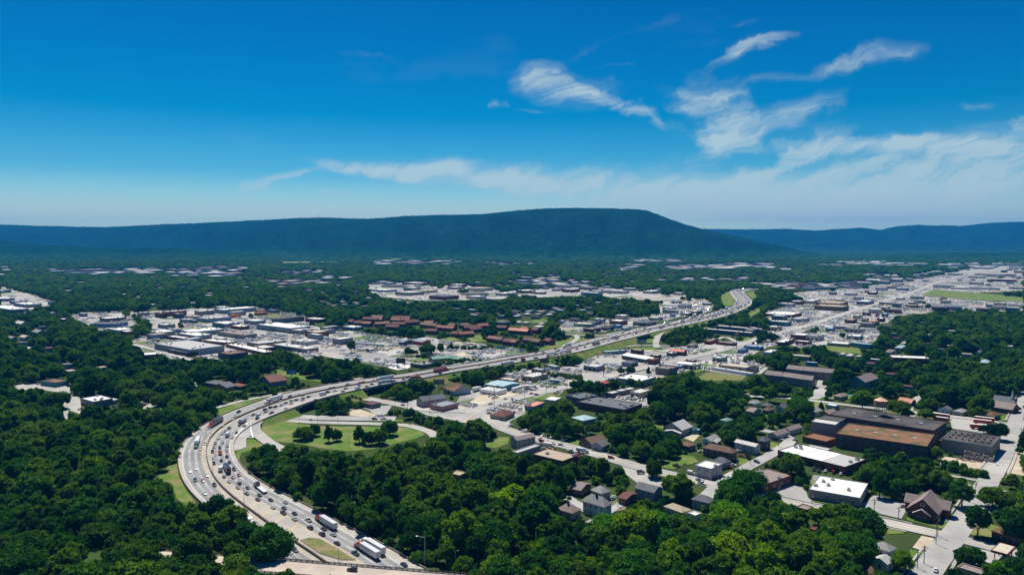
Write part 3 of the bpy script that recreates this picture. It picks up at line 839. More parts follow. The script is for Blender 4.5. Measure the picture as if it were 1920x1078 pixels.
def build_highway():
    z = HZ
    mb = MB()
    strip(mb, HC, HN, z, .25, WR, 0, 0, None, 1.1)
    strip(mb, HC, HN, z, -WL, -.25, 0, 0, None, 1.1)
    tag(obj('highway', mb.mesh('highway', [mat('shoulder_concrete', (.40, .37, .32), (.34, .32, .285), .2, c3=(.30, .285, .26), scale3=.05)])), 'six lane highway sweeping in a wide bend', kind='structure')
    lm = MB()
    strip(lm, HC, HN, z, YO, WO, 0, .008)
    strip(lm, HC, HN, z, WLo, YL, 0, .008)
    tag(obj('lane_surface', lm.mesh('lane_surface', [LANE])), kind='structure')
    tk = MB()
    for f in (1 / 6, .5, 5 / 6):
        for a, b_ in ((YO, WO), (YL, WLo)):
            o = a + (b_ - a) * f; strip(tk, HC, HN, z, o - 1.0, o + 1.0, 0, .012)
    tag(obj('wheel_tracks', tk.mesh('wheel_tracks', [mat('tyre_worn_lane', (.205, .208, .21), (.25, .25, .25), .3, c3=(.17, .172, .175), scale3=.05)])), 'darker tyre worn band in each lane', kind='structure')
    wt = MB()
    strip(wt, HC, HN, z, WO - .1, WO + .1, 0, .016)
    strip(wt, HC, HN, z, WLo - .1, WLo + .1, 0, .016)
    strip(wt, HC, HN, z, YO - .1, YO + .1, 1, .016)
    strip(wt, HC, HN, z, YL - .1, YL + .1, 1, .016)
    sel = np.arange(len(HC)) % 2 == 0
    for f in (1 / 3, 2 / 3):
        o = YO + (WO - YO) * f; strip(wt, HC, HN, z, o - .08, o + .08, 0, .016, sel)
        o = YL + (WLo - YL) * f; strip(wt, HC, HN, z, o - .08, o + .08, 0, .016, sel)

    def pl(crop, segs, w, m):
        for a, b in segs:
            a, b = full(crop, a), full(crop, b)
            A, B = [Vector(onz(*p)) for p in (a, b)]
            d = (B - A); n = Vector((d.y, -d.x, 0)).normalized() * w / 2
            wt.poly([A - n, A + n, B + n, B - n], m)
    pl('C', [((705, 445), (790, 395)), ((820, 535), (885, 480)), ((955, 630), (1045, 555)), ((1080, 745), (1195, 645)), ((1230, 845), (1370, 735)), ((1410, 970), (1550, 835)), ((620, 345), (680, 322))], .45, 1)
    L0, L1, R0, R1 = (765, 525), (925, 350), (985, 545), (965, 340)
    st = []
    for i in range(9):
        t = i / 8.5
        a = (L0[0] + (L1[0] - L0[0]) * t, L0[1] + (L1[1] - L0[1]) * t); b = (R0[0] + (R1[0] - R0[0]) * t, R0[1] + (R1[1] - R0[1]) * t)
        st.append((a, b))
    st += [(L0, L1), (R0, (955, 440)), ((955, 440), R1)]
    pl('B', st, .9, 0)
    tag(obj('lane_marking', wt.mesh('lane_marking', [WHITE, YEL])), 'painted lane lines and hatching on the highway', kind='structure')
    # side slopes where it rides on a bank
    via = ((HPX > 512) & (HPX < 588) & (HPY < 790)) | ((HPX > 655) & (HPX < 728) & (HPY < 760)) | ((HPX > 1165) & (HPX < 1186) & (HPY < 660))
    em = MB()
    for side in (-1, 1):
        off = WR if side > 0 else WL
        for i in range(len(HC) - 1):
            if via[i] or via[i + 1] or z[i] < .7: continue
            a = HC[i] + side * HN[i] * off[i]; b = HC[i + 1] + side * HN[i + 1] * off[i + 1]
            a2 = a + side * HN[i] * (z[i] * 1.7 + .5); b2 = b + side * HN[i + 1] * (z[i + 1] * 1.7 + .5)
            em.poly([(*a, z[i] - .12), (*b, z[i + 1] - .12), (*b2, -.2), (*a2, -.2)] if side < 0 else [(*b, z[i + 1] - .12), (*a, z[i] - .12), (*a2, -.2), (*b2, -.2)])
    for i in range(len(HC) - 1):                       # bank ends at the openings
        if bool(via[i]) != bool(via[i + 1]):
            k = i if not via[i] else i + 1
            a = HC[k] + HN[k] * WR[k]; b = HC[k] - HN[k] * WL[k]
            em.poly([(*a, z[k] - 1), (*b, z[k] - 1), (*b, -.2), (*a, -.2)], 1)
    tag(obj('embankment', em.mesh('embankment', [GRASS, CONC])), 'grassy banks carrying the highway', kind='structure')
    # median barrier, edge barriers
    brown = mat('stained_concrete', (.20, .145, .11), (.14, .105, .085), .4)
    mdb = MB(); wall(mdb, HC, HN, z, 0, .55, 1.35)
    tag(obj('median_barrier', mdb.mesh('median_barrier', [brown])), 'long brown stained barrier wall between the two carriageways', 'barrier')
    for nm, off, lab in (('parapet', WR - .2, 'low edge barrier along the right hand side of the highway'), ('parapet', -WL + .2, 'low edge barrier along the outer left side of the highway')):
        gb = MB(); wall(gb, HC, HN, z, off, .3, .85)
        tag(obj(nm, gb.mesh(nm, [mat('edge_barrier', (.27, .23, .19), (.20, .17, .14), .3)])), lab, 'barrier')
    # viaduct frames
    i0 = int(np.argmin(np.hypot(HPX - 512, HPY - 756))); i1 = int(np.argmin(np.hypot(HPX - 728, HPY - 711)))
    pm = mat('bent_concrete', (.42, .42, .40), (.34, .34, .33), .5)
    for k, i in enumerate(range(i0, i1, 3)):
        if not via[i]: continue
        ang = math.atan2(HN[i][1], HN[i][0]); zt = z[i] - 1.15
        c = HC[i] + HN[i] * (WR[i] - WL[i]) / 2
        e = empty('bridge_pier', (c[0], c[1], 0), ang)
        PIERS.append(e); tag(e, None, 'pier', 'frame piers under the highway viaduct')
        w = (WR[i] + WL[i]) / 2 - 1
        b = MB(); b.box(-w, w, -.6, .6, zt - 1.1, zt); obj('cap_beam', b.mesh('cap_beam', [pm]), e)
        for xx in np.linspace(-w + .6, w - .6, 5):
            b = MB(); b.box(xx - .5, xx + .5, -.45, .45, -.2, zt - 1.1); obj('column', b.mesh('column', [pm]), e)
    nm = ['leftmost', 'second from left', 'third from left', 'fourth from left', 'fifth from left', 'sixth from left', 'seventh from left', 'eighth from left', 'ninth from left', 'tenth from left', 'eleventh from left', 'twelfth from left']
    for q, e in enumerate(PIERS): e['label'] = f'{nm[q]} of the concrete frame piers under the highway viaduct'
    gd = MB()
    for f in np.linspace(-1, 1, 7):
        o = np.where(f > 0, f * (WR - 1), f * (WL - 1)); strip(gd, HC, HN, z, o - .2, o + .2, 0, -1.1, via, .0)
        strip(gd, HC, HN, z, o - .2, o + .2, 0, -1.1, via, 1.0)
    tag(obj('viaduct_girder', gd.mesh('viaduct_girder', [mat('green_steel', (.05, .09, .10))])), kind='structure')
    # open picture area
    for i in range(len(HC) - 1):
        if HC[i][1] < 200: continue
        q = [(HC[i] - HN[i] * WL[i], z[i]), (HC[i] + HN[i] * WR[i], z[i]), (HC[i + 1] + HN[i + 1] * WR[i + 1], z[i + 1]), (HC[i + 1] - HN[i + 1] * WL[i + 1], z[i + 1])]
        raster([PX(p[0], p[1], zz) for p, zz in q])
    raster([(512, 770), (590, 752), (592, 775), (560, 790), (515, 792)])
    raster([(655, 738), (728, 722), (720, 735), (700, 748), (660, 742)])
    raster([(463, 800), (487, 795), (507, 820), (495, 826), (470, 822), (452, 830), (444, 842)])


build_highway()
# gore and its ramp on the right of the bend
z_ = onz(470, 803)[2]
road('loop_ramp', [(470, 803), (480, 814), (495, 826), (512, 836), (535, 846), (560, 853)], 9.5, CONC, mask=False, z=[z_ - .05, z_ * .8, z_ * .55, z_ * .3, .5, .5], label='ramp leaving the loop and joining the highway')
gp = [(437, 845), (441, 822), (455, 803), (478, 790), (494, 787), (488, 797), (489, 806), (505, 822), (494, 826), (478, 816), (466, 818), (461, 824), (462, 838), (450, 842)]
gv = [onz(*p, add=-.15) for p in gp]
for o in col.objects:
    if o.get('label', '').startswith('rough grass wedge'): o.location.z = .72
gb = MB(); gb.poly(gv); me = gb.mesh('gore', [CONC]); b_ = bmesh.new(); b_.from_mesh(me); bmesh.ops.triangulate(b_, faces=b_.faces)
for f_ in b_.faces:
    if f_.normal.z < 0: f_.normal_flip()
b_.to_mesh(me); b_.free()
tag(obj('gore', me), 'hatched paved wedge where the loop ramp joins', kind='structure')
raster(gp)

# woods that stand in front of the open parts, painted back
for q in [[(232, 620), (240, 610), (262, 608), (280, 610), (294, 618), (294, 630), (262, 634), (240, 640)], [(321, 606), (340, 601), (352, 603), (352, 611), (322, 612)], [(0, 574), (8, 572), (14, 586), (0, 592)],
          [(25, 578), (48, 576), (50, 592), (24, 594)], [(1064, 722), (1075, 716), (1130, 716), (1140, 722), (1160, 733), (1128, 743), (1085, 738)], [(1028, 673), (1065, 665), (1098, 671), (1095, 683), (1035, 681)],
          [(476, 580), (480, 577), (478, 592), (455, 592), (452, 582)], [(555, 600), (585, 596), (592, 612), (560, 616)], [(1495, 612), (1535, 613), (1530, 626), (1500, 624)], [(1410, 630), (1458, 622), (1455, 640), (1408, 646)],
          [(700, 706), (720, 702), (760, 706), (700, 716)], [(785, 646), (818, 644), (815, 664), (790, 668)], [(820, 648), (832, 648), (832, 662), (822, 664)], [(1388, 664), (1440, 668), (1440, 682), (1392, 680)]]:
    raster(q, False); raster(q, False, KEEP)
TREEFRONT = [(388, 954), (395, 948), (408, 944), (421, 946), (444, 948), (452, 952), (455, 960), (453, 973), (470, 977), (485, 969), (503, 968), (519, 971), (521, 977), (513, 985), (525, 992), (532, 1007), (535, 1020), (530, 1040), (520, 1046), (470, 1078), (0, 1078), (0, 1000), (350, 952)]


def build_overbridge():
    A, B = Vector((*G(540, 1046, 8), 0)), Vector((*G(861, 1072, 8), 0))
    d = (B - A).normalized(); ang = math.atan2(d.y, d.x)
    e = empty('overbridge', (A.x, A.y, 0), ang)
    tag(e, 'road bridge with dark railings crossing over the highway at the bottom', 'bridge')
    x0, x1, w, zt = -75, 190, 14.2, 7.0
    b = MB(); b.box(x0, x1, -w, 0, zt - .5, zt); obj('deck', b.mesh('deck', [mat('tan_concrete', (.50, .42, .34), (.42, .36, .30), .2, c3=(.36, .31, .27), scale3=.06)]), e)
    b = MB(); b.box(x0, x1, -.9, -.05, zt + .003, zt + .16); b.box(x0, x1, -w + .05, -w + .9, zt + .003, zt + .16)
    obj('kerb', b.mesh('kerb', [CONC]), e)
    gm = mat('green_steel', (.05, .09, .10))
    for yy in (-1, -5, -9, -13):
        b = MB(); b.box(x0 + 1, x1 - 1, yy - .25, yy + .25, zt - 1.6, zt - .503); obj('girder', b.mesh('girder', [gm]), e)
    for xx in (-30, 8, 52, 92):
        b = MB(); b.box(xx - .6, xx + .6, -w + .5, -.5, zt - 2.5, zt - 1.61)
        for yy in (-12.5, -7, -1.5): b.box(xx - .45, xx + .45, yy - .45, yy + .45, -.3, zt - 2.5)
        obj('pier', b.mesh('pier', [CONC]), e)
    rm = mat('dark_railing', (.035, .028, .024), rough=.7)
    pst = MB(); pst.box(-.16, .16, -.14, .14, zt - .1, zt + 1.15); pm = pst.mesh('post', [rm])
    for k, yy in enumerate((-.3, -w + .3)):
        b = MB()
        for zz in (.35, .68, 1.0): b.box(x0, x1, yy - .08, yy + .08, zt + zz, zt + zz + .17)
        obj('rail', b.mesh('rail', [rm]), e)
        for xx in np.arange(x0 + 1, x1, 2.6): obj('post', pm, e, (xx, yy, 0))
    b = MB(); b.box(x0 - 60, x0 - .01, -w - 4, 4, -.3, zt - .2, 0, 0); b.box(x1 + .01, x1 + 60, -w - 4, 4, -.3, zt - .2)
    obj('approach_bank', b.mesh('approach_bank', [SOIL]), e)
    q = []
    for xx, yy in ((-12, .4), (x1, .4), (x1, -w - .5), (-12, -w - .5)):
        p = e.matrix_basis @ Vector((xx, yy, 7.8)) if False else Matrix.Rotation(ang, 3, 'Z') @ Vector((xx, yy, 0)) + Vector((A.x, A.y, 7.8))
        q.append(PX(p.x, p.y, 7.8))
    raster(q)
    raster([(540, 1046), (600, 1045), (800, 1062), (850, 1069), (850, 1078), (540, 1078)])
    return e


build_overbridge()
raster(TREEFRONT, False); raster(TREEFRONT, False, KEEP)


# ------------------------------------------------------------------ buildings
COLS = dict(white=(.80, .80, .77), cream=(.55, .50, .40), tan=(.42, .35, .26), pale=(.58, .57, .54), grey=(.30, .30, .30), slate=(.12, .13, .15), dark=(.065, .062, .065), brown=(.17, .105, .075), maroon=(.145, .05, .045), terracotta=(.27, .11, .085), red=(.45, .06, .05),
            salmon=(.62, .26, .20), rust=(.36, .19, .11), orange=(.68, .26, .10), blue=(.10, .22, .38), paleblue=(.36, .52, .58), teal=(.08, .25, .30), green=(.16, .32, .24), brick=(.17, .07, .05), bluegrey=(.24, .30, .34), lilac=(.23, .19, .19), pink=(.45, .22, .22),
            concrete=(.28, .28, .27), mauve=(.27, .215, .20), lightgrey=(.46, .46, .46))
STAIN = {'rust': (.22, .15, .08), 'white': (.60, .60, .57), 'dark': (.10, .095, .095), 'concrete': (.19, .19, .185)}


def bmat(kind, c):
    n = f'{c}_{kind}'
    if n in MATS: return MATS[n]
    a = COLS[c]; b = STAIN.get(c, tuple(v * .78 for v in a))
    if kind == 'wall': return mat(n, a, b, .6, rough=.85, c3=tuple(v * .85 for v in a), scale3=.12)
    if c == 'rust': return mat(n, (.27, .14, .08), (.15, .085, .055), .5, rough=.95, spec=.1, c3=(.10, .095, .045), scale3=.09, detail=8)
    if c == 'dark': return mat(n, (.075, .07, .07), (.12, .115, .11), .5, rough=.95, spec=.1, c3=(.05, .05, .05), scale3=.07, detail=8)
    return mat(n, a, tuple(v * .72 for v in a), .35, rough=.8, spec=.25, c3=tuple(v * .84 for v in a), scale3=.08, detail=7)


def box_mesh(name, s, m, off=(0, 0, 0)):
    b = MB(); b.box(-s[0] / 2 + off[0], s[0] / 2 + off[0], -s[1] / 2 + off[1], s[1] / 2 + off[1], off[2], s[2] + off[2]); return b.mesh(name, [m])


def _unit():
    b = MB(); b.box(-1.1, 1.1, -.9, .9, 0, 1.3, 0); b.box(-.5, .5, -.4, .4, 1.3, 1.55, 1); return b.mesh('roof_unit', [mat('unit_grey', (.42, .42, .41)), DARKM])


UNIT = _unit()


def _win(w, h, name='window', fc=(.55, .55, .52)):
    """a window facing -y: frame standing proud, glass set inside"""
    fm = mat(f'frame_{int(fc[0] * 100)}', fc)
    b = MB(); t = .1
    b.box(-w / 2, w / 2, -.02, .05, 0, h, 1)
    for q in ((-w / 2 - t, w / 2 + t, -t, 0), (-w / 2 - t, w / 2 + t, h, h + t)): b.box(q[0], q[1], -.09, .05, q[2], q[3], 0)
    b.box(-w / 2 - t, -w / 2, -.09, .05, 0, h, 0); b.box(w / 2, w / 2 + t, -.09, .05, 0, h, 0)
    b.box(-w / 2, w / 2, -.07, .03, h / 2 - .04, h / 2 + .04, 0)
    return b.mesh(name, [fm, GLASS])


WIN = dict(s=_win(1.1, 1.4), b=_win(2.0, 1.5), t=_win(1.2, 2.0, fc=(.25, .22, .2)), l=_win(3.0, 2.8, fc=(.16, .20, .23)), v=_win(1.2, 1.6, fc=(.6, .65, .65)))
WIN['l'].materials[1] = mat('bricked_up_panel', (.105, .135, .15), (.06, .08, .09), .8)
DOOR = box_mesh('door', (1.1, .1, 2.1), mat('door_brown', (.12, .08, .06)), (0, 0, .02))
BAY = box_mesh('loading_door', (3.4, .12, 3.2), DARKM, (0, 0, .02))
SKYL = box_mesh('skylight', (2.6, 1.6, .5), mat('skylight', (.60, .62, .62), rough=.3))
CHIM = box_mesh('chimney', (.9, .9, 2.6), mat('dark_brick', (.035, .028, .026)))
FOOT = []


def mk_building(ox, oy, ang, w, d, h, roof, wc, rc, name, cat, label, group=None, win=None, units=0, doors=0, sky=None, chim=False, rh=None, rcs=None, mask=True, hvac_seed=0, over=.5):
    """origin = left corner on the ground; local x runs along the front wall, local y away from it"""
    e = empty(name, (ox, oy, 0), ang)
    tag(e, label, cat, group)
    wm, rm = bmat('wall', wc), bmat('roof', rc)
    z0 = -.4
    small = w * d < 40 and False
    wb = MB()
    rise = rh if rh is not None else min(w, d) * .26
    zt = h
    if roof == 'flat':
        wb.box(0, w, 0, d, z0, h)
        p, ph = .3, .55
        for q in ((0, w, 0, p), (0, w, d - p, d), (0, p, p, d - p), (w - p, w, p, d - p)): wb.box(q[0], q[1], q[2], q[3], h + .002, h + ph)
        obj('wall', wb.mesh('wall', [wm]), e)
        cs = rcs or [rc]
        for i, c in enumerate(cs):
            b = MB(); b.box(p + .003 + (w - 2 * p) * i / len(cs), (w - 2 * p) * (i + 1) / len(cs) + p - .003 - (.35 if i < len(cs) - 1 else 0), p + .003, d - p - .003, h + .004, h + .12)
            obj('roof', b.mesh('roof', [bmat('roof', c)]), e)
        zt = h + ph
        top = h + .122
    elif roof == 'canopy':
        for x in np.linspace(w * .12, w * .88, 2):
            for y in (d * .25, d * .75):
                b = MB(); b.box(x - .25, x + .25, y - .25, y + .25, z0, h); obj('column', b.mesh('column', [WHITE]), e)
        b = MB(); b.box(0, w, 0, d, h, h + 1.0); obj('fascia', b.mesh('fascia', [wm]), e)
        b = MB(); b.box(.5, w - .5, .5, d - .5, h + 1.002, h + 1.05); obj('roof', b.mesh('roof', [rm]), e)
        zt = top = h + 1.05
    else:
        wb.box(0, w, 0, d, z0, h)
        o = over
        rb = MB()
        th = .22
        if roof == 'hip':
            k = min(w, d) / 2
            if w >= d: r0, r1 = (k, d / 2), (w - k, d / 2)
            else: r0, r1 = (w / 2, k), (w / 2, d - k)
            z = h + rise
            c = [(-o, -o, h), (w + o, -o, h), (w + o, d + o, h), (-o, d + o, h)]
            A, B2 = (*r0, z), (*r1, z)
            if abs(w - d) < .5:
                rb.poly([c[0], c[1], A]); rb.poly([c[1], c[2], A]); rb.poly([c[2], c[3], A]); rb.poly([c[3], c[0], A])
            elif w >= d:
                rb.poly([c[0], c[1], B2, A]); rb.poly([c[1], c[2], B2]); rb.poly([c[2], c[3], A, B2]); rb.poly([c[3], c[0], A])
            else:
                rb.poly([c[0], c[1], A]); rb.poly([c[1], c[2], B2, A]); rb.poly([c[2], c[3], B2]); rb.poly([c[3], c[0], A, B2])
            rb.box(-o, w + o, -o, d + o, h - th, h - .004)
        else:
            z = h + rise
            if roof == 'gw':     # ridge along the front wall
                wb.poly([(0, 0, h), (0, d / 2, z), (0, d, h)][::-1]); wb.poly([(w, 0, h), (w, d / 2, z), (w, d, h)])
                s = rise / (d / 2)
                for a, b_, sg in ((-o, d / 2, 1), (d + o, d / 2, -1)):
                    P = [(-o, a, h - s * o), (w + o, a, h - s * o), (w + o, b_, z), (-o, b_, z)]
                    P = P if sg > 0 else P[::-1]
                    rb.poly([(x, y, q + th) for x, y, q in P]); rb.poly([(x, y, q + .02) for x, y, q in P][::-1])
                    rb.poly([(P[i][0], P[i][1], P[i][2] + .02) for i in (0, 1)] + [(P[i][0], P[i][1], P[i][2] + th) for i in (1, 0)])
                    rb.poly([(P[i][0], P[i][1], P[i][2] + .02) for i in (1, 2)] + [(P[i][0], P[i][1], P[i][2] + th) for i in (2, 1)])
                    rb.poly([(P[i][0], P[i][1], P[i][2] + .02) for i in (3, 0)] + [(P[i][0], P[i][1], P[i][2] + th) for i in (0, 3)])
            else:                # 'gd' ridge running away
                wb.poly([(0, 0, h), (w, 0, h), (w / 2, 0, z)]); wb.poly([(0, d, h), (w, d, h), (w / 2, d, z)][::-1])
                s = rise / (w / 2)
                for a, b_, sg in ((-o, w / 2, -1), (w + o, w / 2, 1)):
                    P = [(a, -o, h - s * o), (b_, -o, z), (b_, d + o, z), (a, d + o, h - s * o)]
                    P = P if sg < 0 else P[::-1]
                    rb.poly([(x, y, q + th) for x, y, q in P]); rb.poly([(x, y, q + .02) for x, y, q in P][::-1])
                    for i, j in ((0, 1), (1, 2), (2, 3), (3, 0)):
                        rb.poly([(P[i][0], P[i][1], P[i][2] + .02), (P[j][0], P[j][1], P[j][2] + .02), (P[j][0], P[j][1], P[j][2] + th), (P[i][0], P[i][1], P[i][2] + th)])
        obj('wall', wb.mesh('wall', [wm]), e)
        ro = obj('roof', rb.mesh('roof', [rm]), e)
        zt = h + rise; top = zt - .8
        if chim:
            x, y = (w * .5, d * .42)
            obj('chimney', CHIM, ro, (x, y, zt - 1.5))
    rr = random.Random(int(ox * 7 + oy))
    if roof == 'flat' and w * d > 180 and name != 'brick_mill': units = max(units, min(7, int(w * d / 200)))
    if name == 'house' and not win and oy < 900: win = ('s', 1, 3.8)
    if roof == 'flat':
        for i in range(units):
            obj('roof_unit', UNIT, e, (w * rr.choice((.08, .16, .3, .72, .85, .93)), d * rr.uniform(.12, .88), top), rr.choice((0, math.pi / 2)))
        if sky:
            for i in range(sky): obj('skylight', SKYL, e, (w * (i + .8) / (sky + .6), d * .5, top))
    if win:
        k, rows, sp = win
        for r in range(rows):
            zz = 1.0 + r * (h / max(rows, 1)) if rows > 1 or h < 4.5 else h * .38
            for L_, fx in ((w, True), (d, False)):
                n = max(1, int((L_ - 1) / sp))
                for i in range(n):
                    t = L_ * (i + .5) / n
                    if fx: obj('window', WIN[k], e, (t, -.03, zz))
                    else: obj('window', WIN[k], e, (w + .03, t, zz), math.pi / 2)
    if doors > 0:
        for i in range(doors): obj('loading_door', BAY, e, (w * (i + .6) / (doors + .2), -.05, 0))
    elif doors < 0: obj('door', DOOR, e, (w * .37, -.05, 0))
    ca, sa = math.cos(ang), math.sin(ang)
    P = [(ox + ca * x - sa * y, oy + sa * x + ca * y) for x, y in ((0, 0), (w, 0), (w, d), (0, d))]
    FOOT.append((sum(p[0] for p in P) / 4, sum(p[1] for p in P) / 4, math.hypot(w, d) / 2))
    if mask and oy > 150:
        pts = [tuple(map(float, PX(x, y, z))) for x, y in P for z in ((h * .25 if mask is True else h * .8), zt)]
        raster(hull(pts))
    return e


def hull(pts):
    pts = sorted(set(pts))
    def half(ps):
        o = []
        for p in ps:
            while len(o) > 1 and (o[-1][0] - o[-2][0]) * (p[1] - o[-2][1]) - (o[-1][1] - o[-2][1]) * (p[0] - o[-2][0]) <= 0: o.pop()
            o.append(p)
        return o
    a, b = half(pts), half(pts[::-1])
    return a[:-1] + b[:-1]


AUTO = {}
KINDNAME = {'warehouse': 'warehouse', 'house': 'house', 'shop': 'shop_building', 'apartments': 'apartment_block', 'shed': 'shed', 'mill': 'brick_mill', 'canopy': 'filling_station_canopy', 'church': 'church', 'motel': 'motel', 'building': 'commercial_building'}
CN = dict(pale='pale-grey', lightgrey='light-grey', paleblue='pale-blue', bluegrey='blue-grey', mauve='brown-grey', lilac='grey-brown')


def lab(label, cat, wc, rc, px, k=None):
    if label.startswith('@'):
        key = (f'{CN.get(rc, rc)}-roofed {CN.get(wc, wc)}-walled {cat}', label[1:])
        return None, key
    return label, None


def reg(e, key, px):
    if key: AUTO.setdefault(key, []).append((px, e))


def bl(c, L, Fp, R, h, roof, wc, rc, cat, label, ang=None, **k):
    L, Fp, R = full(c, L), full(c, Fp), full(c, R)
    l, f, r = [np.array(G(*p, h)) for p in (L, Fp, R)]
    a, b = f - l, r - f
    if ang is None:
        if f[1] < 760:
            t = math.degrees(math.atan2(a[1], a[0])) * .6 + (math.degrees(math.atan2(b[1], b[0])) - 90) * .4
            ang = min(-24, max(-52, t))
        else: ang = -38
    t = math.radians(ang)
    v, u = np.array([math.cos(t), math.sin(t)]), np.array([-math.sin(t), math.cos(t)])
    w, d = max(3.5, float(a @ v)), max(3.5, float(b @ u))
    if f[1] > 760:                       # far off a pixel of height is many metres: keep the spread seen sideways
        X = r[0] - l[0]
        s = X / (w * v[0] + d * u[0]); s = min(1.6, max(.6, s)); w, d = w * s, d * s
    o = f - v * w
    label, key = lab(label, cat, wc, rc, Fp[0])
    e = mk_building(o[0], o[1], t, w, d, h, roof, wc, rc, KINDNAME.get(cat, cat), cat, label, **k)
    reg(e, key, Fp[0])
    return e


def sg(c, p, q, depth, h, roof, wc, rc, cat, label, base=False, **k):
    """building given by the eaves line of its long front wall"""
    p, q = full(c, p), full(c, q)
    a, b = [np.array(G(*s, h)) for s in (p, q)]
    d = b - a; w = float(np.hypot(*d)); t = math.atan2(d[1], d[0])
    label, key = lab(label, cat, wc, rc, p[0])
    e = mk_building(a[0], a[1], t, w, depth, h, roof, wc, rc, KINDNAME.get(cat, cat), cat, label, **k)
    reg(e, key, p[0])
    return e


# --- lower right: church district
bl('E', (70, 180), (515, 250), (628, 130), 5, 'flat', 'concrete', 'white', 'shop', 'large bright white flat roofed shop building next to the cracked car park', units=5, win=('b', 1, 6))
bl('E', (655, 640), (765, 700), (802, 665), 7, 'hip', 'white', 'grey', 'house', 'white two storey house with grey hip roof near the bottom crossroads', win=('s', 2, 3.5), rh=2.4)
bl('E', (665, 742), (745, 808), (782, 772), 4, 'gd', 'white', 'lightgrey', 'house', 'low grey roofed annex in front of the white two storey house')
bl('E', (548, 868), (640, 912), (692, 880), 4, 'hip', 'brick', 'brown', 'house', 'small brown pyramid roofed house at the bottom edge', rh=3)
bl('E', (1635, 705), (1780, 745), (1840, 675), 4.2, 'canopy', 'maroon', 'cream', 'canopy', 'red edged filling station canopy with blotched pale top')
bl('E', (1648, 520), (1900, 592), (1960, 530), 4, 'hip', 'brick', 'rust', 'house', 'long brick house with rusty orange brown roof at the right edge', win=('b', 1, 5), doors=-1)
bl('E', (1350, 838), (1560, 905), (1600, 868), 4, 'flat', 'tan', 'mauve', 'shop', 'low brownish grey flat roof at the bottom right among trees')
bl('E', (-30, 322), (60, 352), (100, 320), 4, 'flat', 'brick', 'mauve', 'house', 'brown flat roof showing left of the big tree by the white shop', mask='top')
bl('E', (-20, 495), (130, 525), (160, 500), 3.5, 'flat', 'brick', 'maroon', 'house', 'dark reddish roof half buried in trees below the white shop', mask='top')
# --- mill
bl('D', (300, 345), (1090, 447), (1205, 350), 10, 'flat', 'brick', 'rust', 'mill', 'ruined brick mill hall with weedy orange brown roof and four skylights', sky=4, win=('l', 2, 5.4))
bl('D', (235, 178), (1145, 312), (1290, 240), 10, 'flat', 'brick', 'dark', 'mill', 'long dark roofed mill hall behind the orange roofed one', sky=4, win=('l', 2, 6))
bl('D', (93, 232), (305, 262), (345, 236), 12, 'flat', 'concrete', 'pale', 'mill', 'tall grey concrete block with pale roof at the left end of the mill')
bl('D', (170, 205), (345, 232), (385, 205), 9, 'flat', 'concrete', 'dark', 'mill', 'dark roofed mill wing behind the tall concrete block')
bl('D', (40, 355), (225, 405), (275, 365), 4, 'flat', 'brick', 'rust', 'mill', 'low rusty roofed brick wing beneath the concrete block')
bl('D', (1215, 378), (1640, 447), (1700, 360), 9, 'flat', 'concrete', 'dark', 'mill', 'dark roofed mill annex dotted with rows of vents beside the wide street')
bl('D', (1192, 393), (1305, 412), (1318, 398), 6, 'flat', 'brick', 'tan', 'mill', 'small brown link building between mill hall and vented annex')
bl('D', (745, 288), (870, 312), (905, 292), 6, 'flat', 'brick', 'rust', 'mill', 'small rusty roofed shed squeezed between the two mill halls')
bl('S', (335, 397), (640, 503), (673, 443), 5, 'flat', 'brick', 'white', 'warehouse', 'brick warehouse with two white and one grey roof section', rcs=['white', 'white', 'lightgrey'], units=4, doors=5)
bl('S', (440, 388), (546, 414), (554, 402), 4, 'flat', 'lightgrey', 'pale', 'shed', 'narrow pale shed between the brick warehouse and the mill')
bl('D', (600, 65), (690, 80), (718, 58), 3.5, 'hip', 'bluegrey', 'brown', 'house', 'bluish house with brown hip roof behind the mill', rh=2)
bl('D', (722, 62), (758, 76), (778, 60), 3.5, 'gd', 'paleblue', 'slate', 'house', 'small slate roofed house left of the round tree behind the mill')
bl('D', (855, 48), (950, 72), (978, 56), 3.5, 'gw', 'brick', 'salmon', 'house', 'house with salmon pink roof right of the round tree')
bl('D', (1195, 115), (1268, 132), (1290, 118), 3.5, 'gd', 'paleblue', 'slate', 'house', 'pale blue gabled house by the back street')
bl('D', (1335, 132), (1395, 150), (1420, 132), 3.5, 'hip', 'cream', 'grey', 'house', 'grey hip roofed cottage right of the pale blue gabled house', rh=2)
bl('D', (1600, 165), (1665, 185), (1692, 162), 3.5, 'hip', 'slate', 'rust', 'house', 'cottage with rust brown pyramid roof left of the green corner lot', rh=2.6)
bl('D', (1655, 50), (1835, 72), (1862, 50), 6, 'gw', 'brown', 'slate', 'church', 'long dark roofed chapel with pale steeple at the right edge')
bl('D', (1662, 92), (1818, 128), (1835, 100), 4, 'gw', 'brown', 'mauve', 'building', 'brown roofed hall in front of the dark roofed chapel')
bl('D', (228, 82), (300, 100), (326, 88), 3, 'flat', 'paleblue', 'white', 'shed', 'small white roofed trailer home on the lawn behind the mill')
bl('D', (80, 122), (130, 148), (168, 130), 4, 'gd', 'paleblue', 'grey', 'house', 'grey gabled house with pale blue walls left of the mill')
bl('D', (195, 145), (245, 165), (290, 140), 4, 'gd', 'tan', 'mauve', 'house', 'brownish house touching the back corner of the dark mill roof')
